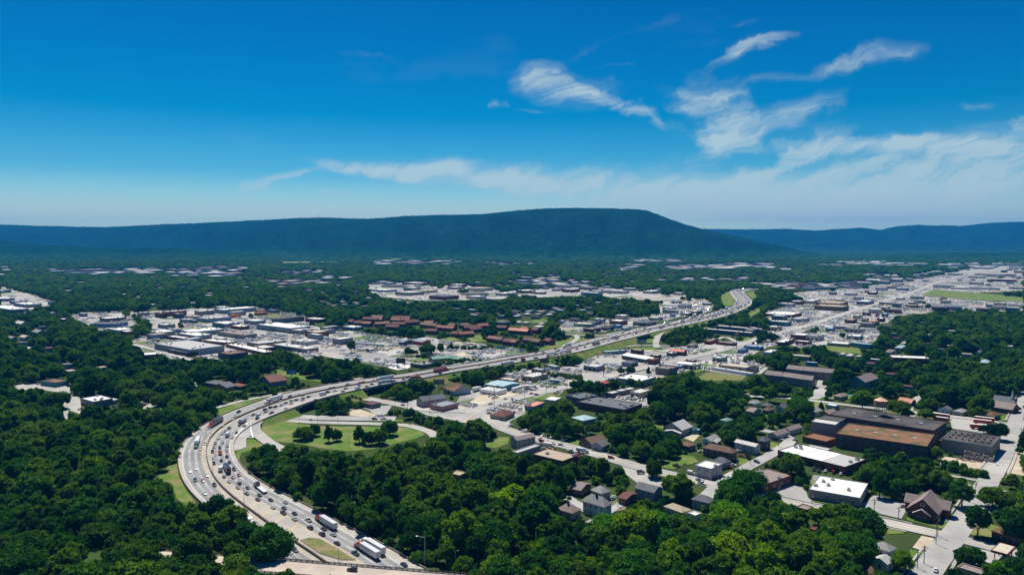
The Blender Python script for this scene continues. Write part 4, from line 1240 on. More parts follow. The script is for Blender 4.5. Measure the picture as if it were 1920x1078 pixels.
# --- G: around the white block
bl('G', (555, 625), (765, 672), (905, 612), 7, 'flat', 'lightgrey', 'white', 'building', 'white two storey block with flat roof on the street corner', win=('s', 2, 3.6), units=1)
bl('G', (668, 395), (1030, 468), (1082, 438), 6, 'hip', 'brick', 'brown', 'apartments', 'two storey brick apartment house with long brown hip roof', win=('s', 2, 4), rh=3)
bl('G', (805, 548), (950, 585), (1020, 572), 4, 'hip', 'paleblue', 'slate', 'house', 'blue grey cottage behind the white two storey block', rh=2.2)
bl('G', (725, 578), (900, 612), (945, 592), 3.6, 'flat', 'bluegrey', 'slate', 'building', 'low dark flat extension directly behind the white two storey block')
bl('G', (1085, 318), (1320, 386), (1362, 360), 6, 'gw', 'lightgrey', 'pale', 'building', 'long two storey pale grey building with light metal roof', win=('s', 2, 4.2), rh=1.4)
bl('G', (1372, 300), (1440, 320), (1485, 292), 7, 'hip', 'dark', 'slate', 'house', 'tall dark house with conical roof beside the light metal roof', rh=2.6)
bl('G', (175, 128), (395, 178), (490, 122), 5, 'gd', 'bluegrey', 'lightgrey', 'shed', 'large metal barn with pale grey roof among the trees')
bl('G', (180, 185), (370, 218), (398, 198), 3.4, 'gd', 'bluegrey', 'pale', 'shed', 'lower pale roofed lean-to on the front of the metal barn')
bl('G', (1150, 770), (1420, 880), (1645, 715), 5, 'flat', 'brick', 'mauve', 'shop', 'brick shop with grey brown flat roof carrying small white units', units=6, doors=-1, win=('b', 1, 6))
bl('G', (660, 292), (748, 312), (812, 252), 3.5, 'gd', 'white', 'grey', 'house', 'narrow grey gabled cottage right of the pale concrete yard', win=('s', 1, 4))
bl('G', (770, 325), (828, 336), (858, 292), 3, 'gd', 'bluegrey', 'lightgrey', 'shed', 'small light roofed shed behind the narrow grey cottage')
bl('G', (1490, 220), (1590, 245), (1700, 190), 4, 'gd', 'lightgrey', 'lilac', 'house', 'grey house half hidden by trees above the side street')
bl('G', (1690, 150), (1760, 180), (1822, 118), 4, 'gd', 'pale', 'lilac', 'house', 'second lilac roofed house near the upper side street')
bl('G', (410, 335), (478, 380), (545, 350), 4, 'hip', 'slate', 'brown', 'house', 'brown roofed house in the trees left of the long brick apartments')
bl('G', (882, 42), (960, 62), (1012, 36), 4, 'hip', 'white', 'green', 'shed', 'small pavilion with green pyramid roof deep in the trees')
sg('G', (486, 168), (532, 182), 5, 3, 'flat', 'teal', 'paleblue', 'shed', 'left one of two turquoise sheds beside the metal barn')
sg('G', (540, 172), (606, 184), 5, 3, 'flat', 'teal', 'paleblue', 'shed', 'right one of two turquoise sheds beside the metal barn')
# --- F: houses in the wood
bl('F', (0, 140), (65, 172), (245, 108), 6, 'gd', 'cream', 'lilac', 'building', 'cream two storey building with dark roof beside the street bend', win=('s', 2, 3.6), rh=1.6)
bl('F', (235, 355), (640, 440), (860, 372), 5, 'flat', 'brick', 'tan', 'warehouse', 'long warehouse with pale tan roof at the edge of the wood', mask='top')
sg('F', (540, 335), (830, 395), 5, 3.2, 'flat', 'brick', 'maroon', 'shed', 'long low red roofed strip behind the pale tan warehouse')
sg('F', (70, 335), (360, 240), 5, 3, 'flat', 'lightgrey', 'lightgrey', 'shed', 'narrow light grey canopy left of the pale tan warehouse', mask='top')
bl('F', (890, 165), (1000, 215), (1118, 150), 4, 'gd', 'dark', 'brown', 'house', 'dark brown roofed house right of the triangular lawn', win=('s', 1, 4))
bl('F', (1010, 222), (1140, 252), (1200, 205), 4, 'gd', 'bluegrey', 'slate', 'house', 'slate roofed house with porch beside the street', win=('s', 1, 3.4), doors=-1)
bl('F', (728, 778), (865, 802), (1028, 728), 4, 'gw', 'brick', 'lilac', 'house', 'brownish gable roofed house in the shade behind the blue house')
bl('F', (1020, 790), (1130, 842), (1215, 800), 5, 'hip', 'bluegrey', 'grey', 'house', 'grey hip roofed house directly behind the pale blue one', rh=3)
bl('F', (908, 928), (1165, 1012), (1245, 968), 7, 'hip', 'paleblue', 'grey', 'house', 'pale blue two storey house with steep grey roof and dark chimney', win=('v', 2, 3.2), chim=True, rh=4)
bl('F', (555, 1040), (760, 1088), (892, 1045), 4, 'hip', 'cream', 'mauve', 'house', 'tan hip roofed house with dark chimney left of the pale blue house', chim=True, rh=3.2)
bl('F', (1340, 892), (1440, 915), (1600, 850), 4, 'gw', 'brick', 'maroon', 'house', 'reddish brown roofed house right of the pale blue house')
bl('F', (1570, 760), (1790, 830), (1872, 775), 6, 'gw', 'bluegrey', 'slate', 'house', 'large dark grey roofed house facing the pale side yard', win=('s', 2, 4))
bl('R', (1178, 702), (1250, 742), (1274, 718), 4, 'hip', 'cream', 'tan', 'house', 'tan roofed house in the wood right of the small clearing', mask='top')
bl('R', (1295, 744), (1322, 762), (1334, 744), 3, 'flat', 'white', 'white', 'shed', 'tiny white shed in the wood by a tan roof')
bl('R', (1308, 668), (1395, 692), (1420, 670), 5, 'hip', 'bluegrey', 'slate', 'house', 'dark grey hip roofed house under the trees by the orange tarpaulin', mask='top', rh=2.5)
bl('R', (20, 532), (62, 548), (80, 526), 5, 'flat', 'tan', 'tan', 'house', 'lone tan roof deep in the wood beside the loop', mask='top')
# --- middle: dark flat roofs and boulevard yards
bl('c7', (810, 445), (940, 502), (1125, 442), 7, 'flat', 'slate', 'slate', 'warehouse', 'dark slate flat roof with black fans beside the larger dark roof', units=4)
bl('c7', (935, 535), (1555, 655), (1765, 570), 6, 'flat', 'brick', 'slate', 'warehouse', 'broad brick warehouse under a dark slate flat roof', units=2)
bl('c7', (885, 745), (985, 800), (1142, 758), 4, 'hip', 'bluegrey', 'paleblue', 'house', 'house with pale turquoise hip roof in the trees', rh=2)
bl('c7', (1640, 402), (1775, 425), (1890, 378), 5, 'flat', 'cream', 'pale', 'shop', 'small cream garage behind the dark slate roofs', doors=2)
sg('c7', (1385, 432), (1500, 405), 8, 4, 'flat', 'slate', 'pale', 'shed', 'left one of three pale topped open shelters by the cream garage')
sg('c7', (1505, 400), (1610, 380), 8, 4, 'flat', 'slate', 'pale', 'shed', 'middle one of three pale topped open shelters by the cream garage')
sg('c7', (1612, 378), (1722, 358), 8, 4, 'flat', 'slate', 'pale', 'shed', 'right one of three pale topped open shelters by the cream garage')
bl('c7', (1455, 208), (1788, 258), (1960, 196), 6, 'flat', 'cream', 'white', 'warehouse', 'big cream warehouse with white roof beside the boulevard', units=2)
bl('c7', (108, 186), (292, 204), (482, 152), 5, 'flat', 'tan', 'pale', 'warehouse', 'tan fronted warehouse with pale roof and two dark doors', doors=2)
bl('c7', (655, 118), (900, 178), (985, 155), 3.6, 'flat', 'brick', 'lilac', 'shop', 'brown restaurant roof dotted with white skylights', sky=5)
bl('c4', (1115, 778), (1318, 802), (1402, 766), 5, 'flat', 'bluegrey', 'pale', 'warehouse', 'blue grey walled workshop with pale roof beside the boulevard', doors=3)
bl('c7', (180, 592), (305, 612), (425, 545), 3.6, 'flat', 'bluegrey', 'salmon', 'shop', 'low salmon roofed shop at the tree edge by the junction')
bl('c7', (450, 508), (600, 528), (668, 482), 3.6, 'flat', 'cream', 'white', 'shop', 'white roofed shop behind the salmon roofed one')
bl('c7', (1210, 262), (1278, 288), (1302, 260), 4, 'hip', 'red', 'red', 'shop', 'small bright red kiosk among trees by the boulevard', rh=1.5)
bl('H', (1615, 245), (1690, 292), (1862, 248), 4.5, 'gw', 'lightgrey', 'rust', 'shed', 'rusty roofed shed with pale walls beside the dirt yard', doors=1)
sg('H', (1300, 420), (1590, 378), 12, 6, 'gw', 'grey', 'slate', 'warehouse', 'dark gabled warehouse left of the pink walled shop', rh=3)
bl('H', (1408, 458), (1545, 492), (1715, 438), 4.5, 'flat', 'pink', 'bluegrey', 'shop', 'pink walled shop with grey flat roof at the tree edge')
bl('H', (550, 442), (650, 468), (755, 440), 3.4, 'flat', 'slate', 'maroon', 'shop', 'small hut with dark red roof below the viaduct', win=('b', 1, 4))
bl('c9', (395, 438), (510, 468), (640, 402), 5, 'gw', 'teal', 'paleblue', 'warehouse', 'left pale blue roofed shed of the trailer yard', rh=1)
bl('c9', (522, 446), (610, 478), (735, 412), 5, 'gw', 'teal', 'paleblue', 'warehouse', 'right pale blue roofed shed of the trailer yard', rh=1)
bl('c9', (540, 372), (745, 398), (815, 376), 5, 'flat', 'slate', 'cream', 'warehouse', 'cream roofed warehouse behind the pale blue sheds')
bl('c9', (430, 868), (640, 892), (788, 835), 3.6, 'hip', 'tan', 'maroon', 'shop', 'low maroon brown hip roofed diner at the road junction', rh=3.4)
# --- left
bl('c10', (1165, 342), (1290, 396), (1542, 345), 5, 'flat', 'bluegrey', 'white', 'building', 'white flat roofed building in the left hand clearing', units=4, win=('b', 1, 5))
bl('c10', (1545, 350), (1575, 375), (1622, 358), 3.4, 'flat', 'pale', 'white', 'shed', 'small white canopy attached right of the clearing building')
bl('c10', (575, 105), (775, 132), (940, 98), 4.5, 'flat', 'teal', 'rust', 'shop', 'teal walled shop with rusty brown roof above the left clearing')
bl('Q', (1130, 42), (1180, 62), (1222, 48), 4, 'hip', 'dark', 'slate', 'house', 'dark slate hip roofed house above the frontage road', rh=2)
bl('Q', (1168, 60), (1212, 76), (1224, 60), 4, 'gd', 'orange', 'slate', 'house', 'house with orange brick gable in front of the slate hip roof')
bl('Q', (1255, 58), (1285, 70), (1300, 60), 3.5, 'hip', 'brick', 'rust', 'house', 'small rusty roofed house right of the orange gable')
bl('U', (52, 822), (95, 850), (190, 830), 5, 'gd', 'grey', 'brick', 'house', 'red brown roofed building with grey wall left of the blue billboard')
for a in [((30, 745), (165, 770), (212, 742), 'bluegrey', 'grey'), ((210, 735), (340, 760), (382, 722), 'cream', 'cream'), ((352, 668), (520, 690), (602, 652), 'bluegrey', 'grey'), ((105, 545), (290, 570), (350, 535), 'cream', 'pale'), ((320, 890), (405, 912), (425, 885), 'white', 'pale')]:
    bl('c11', *a[:3], 5, 'gw', a[3], a[4], 'house', '@in the woods at the far left', mask='top')
for a in [((15, 300), (150, 375), (425, 348), 'white'), ((155, 240), (210, 262), (420, 234), 'lightgrey'), ((230, 275), (365, 305), (592, 290), 'white'), ((-60, 180), (30, 225), (122, 184), 'white'), ((-60, 85), (20, 105), (92, 78), 'pale'), ((650, 258), (700, 268), (780, 256), 'pale')]:
    bl('c11', *a[:3], 7, 'flat', 'bluegrey', a[3], 'warehouse', '@at the left edge of the photo', units=2)
for a in [((1335, 632), (1640, 662), (1802, 612), 'pale', 'white'), ((1650, 658), (1745, 682), (1812, 645), 'brick', 'white'), ((1370, 484), (1470, 500), (1765, 470), 'slate', 'white'), ((795, 492), (870, 508), (942, 490), 'slate', 'white'), ((662, 410), (720, 422), (782, 408), 'bluegrey', 'white'),
          ((1090, 412), (1150, 430), (1195, 414), 'bluegrey', 'white')]:
    bl('c11', *a[:3], 6, 'flat', a[3], a[4], 'warehouse', '@left of the industrial yard', units=1)
sg('c11', (1240, 572), (1650, 572), 30, 6, 'flat', 'blue', 'slate', 'warehouse', 'long blue walled warehouse behind the white roofs at left')
# --- industrial yard left of the highway
Y = '@in the industrial yard left of the highway'
bl('c1', (385, 618), (865, 710), (1340, 650), 8, 'flat', 'bluegrey', 'lightgrey', 'warehouse', 'largest grey roofed warehouse at the front of the industrial yard', units=2)
sg('c1', (550, 705), (835, 752), 14, 4.5, 'flat', 'dark', 'lightgrey', 'warehouse', 'low dark fronted wing before the largest grey warehouse')
sg('c1', (212, 785), (480, 765), 22, 5, 'flat', 'maroon', 'white', 'warehouse', 'white roofed maroon walled shed at the left tree edge of the yard')
bl('c1', (1235, 750), (1400, 774), (1658, 740), 7, 'flat', 'slate', 'brown', 'warehouse', 'dark walled warehouse with brown roof at the front of the yard')
sg('c1', (1040, 578), (1372, 612), 18, 4, 'flat', 'brick', 'white', 'shed', 'short row of white roofed brick lockups behind the largest grey warehouse')
sg('c1', (1360, 632), (1880, 748), 14, 4, 'flat', 'brick', 'white', 'shed', 'longest row of white roofed brick lockups running to the trees')
sg('c1', (530, 522), (760, 550), 12, 3.5, 'flat', 'brick', 'white', 'shed', 'leftmost row of white roofed brick lockups')
for a in [((735, 480), (950, 518), (1190, 505), 'bluegrey', 'white', 6), ((745, 440), (900, 465), (1335, 432), 'bluegrey', 'white', 7), ((1180, 470), (1600, 508), (1770, 488), 'concrete', 'mauve', 6), ((1205, 532), (1290, 555), (1375, 540), 'pale', 'white', 4),
          ((1085, 320), (1355, 352), (1510, 312), 'bluegrey', 'white', 7), ((1555, 282), (1760, 312), (1880, 278), 'bluegrey', 'white', 7), ((510, 428), (570, 442), (752, 408), 'blue', 'bluegrey', 6), ((350, 348), (500, 366), (650, 332), 'bluegrey', 'white', 6),
          ((600, 280), (820, 294), (890, 268), 'bluegrey', 'pale', 6), ((820, 290), (900, 302), (960, 285), 'concrete', 'white', 5), ((910, 268), (1100, 282), (1412, 256), 'bluegrey', 'lightgrey', 7), ((775, 238), (880, 252), (1045, 236), 'concrete', 'tan', 7),
          ((300, 188), (480, 206), (502, 190), 'brick', 'tan', 9), ((495, 168), (540, 186), (880, 146), 'brick', 'pale', 9), ((595, 200), (700, 215), (782, 200), 'slate', 'grey', 8), ((900, 162), (1000, 176), (1222, 146), 'concrete', 'white', 8),
          ((1222, 140), (1330, 158), (1800, 116), 'bluegrey', 'white', 8), ((1340, 182), (1450, 192), (1640, 162), 'bluegrey', 'lightgrey', 7), ((1222, 106), (1300, 124), (1440, 110), 'bluegrey', 'white', 8), ((1420, 214), (1450, 226), (1568, 202), 'orange', 'orange', 6)]:
    bl('c1', *a[:3], a[5], 'flat', a[3], a[4], 'warehouse', Y, units=3 if a[5] > 5 else 0, doors=2)
bl('c1', (305, 72), (340, 82), (390, 72), 6, 'flat', 'white', 'white', 'house', 'single white roof in the trees behind the industrial yard')
for a in [((180, 348), (620, 412), (905, 378), 'bluegrey', 'white', 8), ((600, 422), (750, 446), (952, 420), 'concrete', 'lightgrey', 6), ((815, 266), (1000, 290), (1112, 270), 'brick', 'white', 6), ((595, 556), (820, 602), (1000, 548), 'pale', 'pale', 5),
          ((385, 622), (840, 702), (1012, 674), 'concrete', 'pale', 5), ((15, 604), (190, 628), (556, 582), 'concrete', 'lightgrey', 6), ((155, 662), (250, 690), (462, 678), 'brick', 'pale', 4), ((1060, 428), (1130, 442), (1262, 430), 'bluegrey', 'bluegrey', 6),
          ((1345, 382), (1500, 402), (1642, 386), 'bluegrey', 'white', 5), ((1658, 694), (1720, 704), (1812, 682), 'tan', 'white', 3.6), ((140, 188), (170, 196), (322, 182), 'orange', 'orange', 6), ((130, 148), (200, 160), (302, 142), 'concrete', 'pale', 6)]:
    bl('c2', *a[:3], a[5], 'flat', a[3], a[4], 'warehouse', Y, units=3 if a[5] > 5 else 0, doors=3)
sg('c2', (420, 288), (820, 248), 12, 8, 'flat', 'slate', 'slate', 'warehouse', 'long low slate coloured building behind the brown field')
bl('c3', (350, 585), (410, 602), (548, 556), 5, 'gw', 'slate', 'bluegrey', 'warehouse', 'blue grey gabled shed by the green in the truck yard', rh=2)
bl('c3', (560, 575), (680, 600), (800, 575), 5, 'gw', 'red', 'bluegrey', 'warehouse', 'grey roofed shed with red front wall beside the truck yard', rh=2)
bl('c3', (545, 885), (690, 922), (872, 892), 4, 'flat', 'slate', 'grey', 'shop', 'grey flat roof with white skylights by the highway hedge', sky=3)
sg('c3', (830, 838), (1080, 818), 16, 5, 'gw', 'concrete', 'green', 'shed', 'pale green roofed nursery sheds beside the highway', rh=2)
sg('c3', (1085, 828), (1212, 840), 12, 4, 'gw', 'slate', 'green', 'shed', 'small green roofed shed right of the nursery', rh=2)
sheet('pavement', [(728, 690), (735, 682), (765, 679), (777, 684), (765, 691), (745, 694)], mat('white_slab', (.62, .62, .60)), label='white slab below the dark billboard')
# --- brown apartment rows
AP = '@in the estate of brown row houses'
for c, L in (('c3', [(0, 285, 112, 288), (0, 258, 115, 262), (165, 385, 340, 392), (30, 350, 225, 342), (245, 348, 430, 352), (235, 292, 400, 300), (250, 262, 500, 268), (400, 300, 510, 290), (450, 332, 640, 318), (640, 352, 850, 378), (700, 332, 822, 335), (860, 392, 1098, 412), (720, 442, 872, 448),
                     (1030, 368, 1112, 374), (1070, 478, 1195, 490), (1200, 492, 1400, 478), (1265, 402, 1440, 392), (1210, 368, 1330, 362), (1362, 432, 1510, 408), (1450, 378, 1600, 368), (1570, 542, 1678, 556), (1680, 560, 1762, 570), (1785, 584, 1880, 594), (1885, 596, 1960, 604), (1700, 395, 1830, 402)]),
             ('c4', [(290, 415, 398, 428), (400, 434, 510, 452), (588, 424, 655, 440), (255, 262, 340, 275), (420, 280, 485, 290)]),
             ('c2', [(1620, 278, 1820, 288), (1740, 252, 1890, 258), (1490, 330, 1612, 338), (1618, 340, 1722, 346), (1418, 312, 1472, 320)])):
    for i, (a, b, c_, d) in enumerate(L):
        sg(c, (a, b), (c_, d), 11, 6, 'gw', 'brick' if i % 3 else 'brown', ('maroon', 'brown', 'maroon', 'terracotta')[i % 4] if c != 'c3' or i % 5 else 'terracotta', 'apartments', AP, group='brown row houses left of the highway', win=('b', 1, 6) if i % 2 else None)
sg('c4', (92, 285), (355, 306), 12, 6, 'gw', 'brick', 'salmon', 'apartments', 'long salmon pink roof at the right of the row house estate')
bl('c3', (1700, 305), (1800, 330), (1905, 305), 8, 'hip', 'slate', 'slate', 'apartments', 'dark slate apartment block above the row houses', rh=3)
# --- beyond the highway, centre
Y = '@in the business strip beyond the highway'
sg('c4', (1000, 200), (1240, 210), 26, 5, 'flat', 'green', 'cream', 'shop', 'cream roofed store with greenish front beyond the highway ramp')
for c, a in [('c4', ((1170, 182), (1250, 192), (1392, 168), 'slate', 'slate')), ('c4', ((800, 152), (840, 160), (895, 150), 'pale', 'white')), ('c4', ((1140, 262), (1270, 280), (1395, 258), 'brick', 'lilac')), ('c4', ((1558, 132), (1600, 145), (1655, 132), 'brick', 'pink')),
             ('c4', ((1425, 205), (1500, 226), (1570, 205), 'cream', 'cream')), ('c4', ((1572, 205), (1610, 228), (1672, 202), 'blue', 'paleblue')), ('c4', ((1400, 245), (1480, 258), (1582, 242), 'slate', 'dark')), ('c4', ((1660, 250), (1720, 262), (1800, 240), 'paleblue', 'pale')),
             ('c5', ((730, 48), (800, 60), (905, 45), 'slate', 'white')), ('c5', ((840, 20), (920, 34), (1065, 18), 'bluegrey', 'cream')), ('c5', ((275, 108), (380, 124), (492, 108), 'green', 'pale')), ('c5', ((80, 168), (250, 196), (425, 172), 'slate', 'slate')),
             ('c5', ((568, 68), (600, 80), (645, 66), 'blue', 'blue'))]:
    bl(c, *a[:3], 5, 'flat', a[3], a[4], 'shop', Y, units=1)
for a in [(200, 170, 245, 180, 292, 168), (295, 175, 345, 186, 388, 172), (445, 232, 520, 244, 600, 225), (320, 55, 360, 66, 405, 52), (635, 62, 660, 74, 690, 58), (510, 190, 560, 200, 600, 188)]:
    bl('c4', a[:2], a[2:4], a[4:6], 4, 'hip', 'cream', 'pale', 'house', '@in the trees above the highway ramp', rh=2)
sg('V', (740, 668), (925, 700), 18, 5, 'gw', 'slate', 'white', 'warehouse', 'white roofed service garage with many dark bays', doors=7, rh=2)
bl('c5', (245, 680), (335, 705), (442, 668), 6, 'flat', 'brick', 'brown', 'shop', 'dark brown shop at the end of the white roofed garage')
sg('c4', (1440, 592), (1740, 568), 9, 4, 'flat', 'bluegrey', 'paleblue', 'shed', 'long pale blue shed by the slip road')
sg('c4', (608, 768), (740, 798), 8, 4, 'flat', 'bluegrey', 'lightgrey', 'shed', 'blue grey shed by the hedge under the dark billboard')
sg('c5', (545, 572), (745, 590), 13, 5, 'gw', 'brick', 'salmon', 'shop', 'shop with bright salmon red roof by the ramp', rh=2)
Y = '@right of the salmon red roof'
for a in [((515, 598), (610, 612), (672, 592), 'slate', 'white', 4), ((625, 735), (900, 778), (1020, 748), 'cream', 'white', 5), ((415, 752), (700, 792), (788, 772), 'blue', 'lightgrey', 5), ((370, 802), (555, 832), (682, 798), 'mauve', 'lilac', 7),
          ((1235, 758), (1720, 822), (1815, 792), 'tan', 'cream', 5), ((1155, 655), (1275, 682), (1372, 648), 'green', 'pale', 5), ((1060, 425), (1110, 442), (1262, 400), 'red', 'grey', 5), ((1500, 552), (1560, 572), (1640, 525), 'blue', 'blue', 4)]:
    bl('c5', *a[:3], a[5], 'flat', a[3], a[4], 'shop', Y, units=2, doors=4 if a[5] == 5 else 0)
sg('c5', (1140, 805), (1690, 892), 6, 3, 'flat', 'white', 'white', 'shed', 'long thin white carport over a row of parked cars')
sg('c5', (1010, 268), (1680, 328), 11, 6, 'flat', 'slate', 'white', 'motel', 'front wing of the white roofed motel right of the highway')
sg('c5', (1200, 228), (1820, 280), 11, 6, 'flat', 'slate', 'white', 'motel', 'rear wing of the white roofed motel right of the highway')
bl('c5', (820, 482), (880, 502), (992, 482), 4, 'hip', 'slate', 'lilac', 'shop', 'brown hip roofed diner at the foot of the wooded bank', rh=3)
sg('c5', (1200, 448), (1430, 475), 12, 4, 'flat', 'maroon', 'grey', 'shop', 'low grey roofed shop row below the motel')
sg('c5', (1590, 505), (1820, 525), 12, 4.5, 'flat', 'blue', 'paleblue', 'canopy', 'pale blue canopy beside the blue box shop')
# --- business district at the right
Y = '@in the business district at the right'
for a in [((270, 194), (620, 228), (842, 196), 'brick', 'white', 6), ((600, 262), (780, 286), (852, 248), 'lightgrey', 'pale', 6), ((305, 308), (560, 328), (622, 310), 'teal', 'pale', 7), ((285, 382), (430, 398), (497, 378), 'tan', 'pale', 6), ((0, 418), (90, 438), (202, 425), 'cream', 'white', 5),
          ((980, 104), (1330, 118), (1462, 102), 'brown', 'tan', 9), ((1000, 62), (1290, 72), (1462, 52), 'brick', 'tan', 7), ((800, 22), (920, 34), (1052, 8), 'lightgrey', 'white', 7), ((590, 492), (800, 512), (852, 482), 'maroon', 'white', 7), ((810, 506), (1000, 524), (1060, 494), 'lightgrey', 'grey', 7),
          ((380, 598), (520, 608), (602, 555), 'maroon', 'white', 5), ((600, 548), (640, 560), (690, 545), 'maroon', 'pale', 5), ((685, 582), (870, 602), (932, 592), 'maroon', 'white', 5), ((1110, 608), (1400, 634), (1450, 612), 'concrete', 'white', 4), ((235, 722), (335, 748), (447, 705), 'pale', 'white', 5),
          ((1090, 402), (1180, 416), (1242, 396), 'bluegrey', 'paleblue', 5), ((1480, 222), (1560, 238), (1655, 220), 'cream', 'pale', 6), ((1720, 305), (1800, 322), (1905, 308), 'salmon', 'salmon', 6), ((1870, 205), (1930, 214), (1990, 200), 'teal', 'paleblue', 6), ((1810, 262), (1880, 278), (1960, 260), 'brick', 'white', 6),
          ((1600, 272), (1660, 286), (1740, 272), 'tan', 'mauve', 6), ((1610, 186), (1680, 196), (1760, 184), 'brick', 'lightgrey', 6), ((1790, 205), (1820, 214), (1862, 204), 'red', 'red', 6), ((1520, 28), (1690, 44), (1800, 22), 'bluegrey', 'white', 7), ((20, 405), (100, 418), (200, 405), 'pale', 'white', 6)]:
    bl('c6', *a[:3], a[5], 'flat', a[3], a[4], 'shop', Y, units=2, doors=3 if a[5] > 5 else 0)
sg('c6', (1450, 612), (1705, 640), 12, 6, 'flat', 'teal', 'paleblue', 'warehouse', 'teal walled warehouse by the green strip')
sg('c6', (565, 782), (870, 808), 12, 5, 'flat', 'tan', 'cream', 'apartments', 'long tan building in the trees above the brown apartments', mask='top')
sg('c6', (820, 880), (968, 892), 8, 4, 'flat', 'blue', 'paleblue', 'shed', 'pale blue shed right above the brown apartments')
sg('c6', (1190, 380), (1550, 395), 16, 5, 'flat', 'concrete', 'pale', 'warehouse', 'long pale roof behind the crowded car lot')
sg('c6', (1430, 362), (1578, 368), 16, 6, 'flat', 'concrete', 'white', 'warehouse', 'white roof above the long pale one by the car lot')
for a in [(1290, 758, 1340, 770, 1385, 756), (1378, 778, 1440, 792, 1505, 770), (1520, 790, 1560, 800, 1600, 786)]:
    bl('c6', a[:2], a[2:4], a[4:6], 4, 'hip', 'bluegrey', 'pale', 'house', '@below the green strip', rh=1.5)
sg('W', (840, 684), (1092, 694), 20, 6, 'flat', 'brick', 'white', 'building', 'long white roofed brick school building in the right hand woods')
for a in [(780, 630, 830, 650, 870, 625), (860, 605, 900, 620, 950, 600), (1060, 525, 1090, 535, 1115, 522), (895, 578, 920, 590, 950, 575), (1410, 640, 1430, 650, 1455, 635), (1430, 705, 1480, 720, 1530, 705), (1240, 680, 1260, 692, 1285, 675), (1365, 785, 1380, 795, 1400, 782), (1610, 495, 1625, 503, 1640, 492)]:
    bl('W', a[:2], a[2:4], a[4:6], 5, 'hip', 'bluegrey', ('lilac', 'pale', 'paleblue')[a[0] % 3], 'house', '@in the woods at the right', rh=2, mask='top')
# --- brown apartments and cottages above the mill
for a in [(552, 228, 765, 252), (780, 252, 1058, 278), (1064, 278, 1195, 290), (255, 308, 470, 332), (484, 332, 765, 372), (770, 374, 905, 388)]:
    sg('c8', a[:2], a[2:4], 13, 8.5, 'gw', 'lilac', 'lilac', 'apartments', '@of the two stepped apartment rows', rh=3.2, win=('b', 3, 5))
bl('c8', (1425, 385), (1640, 418), (1748, 350), 8, 'gd', 'teal', 'lilac', 'apartments', 'teal gabled apartment building with stepped brown roof', rh=4.5, win=('s', 2, 4))
for a in [((20, 700), (120, 715), (205, 692), 'hip', 'white', 'grey', 'white cottage with grey pyramid roof, leftmost below the dark trees'), ((215, 728), (300, 748), (368, 732), 'hip', 'bluegrey', 'slate', 'slate roofed cottage right of the white cottage'),
          ((425, 752), (500, 778), (600, 740), 'gd', 'paleblue', 'slate', 'blue gabled cottage left of the bright green tree'), ((0, 812), (90, 832), (176, 795), 'gw', 'bluegrey', 'mauve', 'brown roofed house at the left below the white cottage'),
          ((235, 792), (300, 812), (376, 790), 'hip', 'brick', 'brown', 'reddish brown roofed house below the slate roofed cottage'), ((870, 802), (945, 828), (1008, 802), 'hip', 'paleblue', 'grey', 'grey hip roofed house by the left end of the mill'),
          ((1250, 592), (1310, 620), (1372, 592), 'hip', 'tan', 'mauve', 'tan hip roofed clubhouse by the turquoise pool'), ((1738, 668), (1825, 690), (1898, 662), 'hip', 'blue', 'rust', 'rusty hip roofed house right of the wood')]:
    bl('c8', *a[:3], 3.8, a[3], a[4], a[5], 'house', a[6], rh=2.4, win=('s', 1, 4))
bl('c8', (0, 195), (90, 232), (195, 190), 5, 'flat', 'slate', 'white', 'shop', 'white roofed shop at the left of the brown apartments')
sheet('pool', [(1380, 585), (1470, 590), (1465, 612), (1372, 606)], mat('pool_water', (.10, .38, .38), rough=.2), 'c8', 'turquoise swimming pool by the clubhouse')


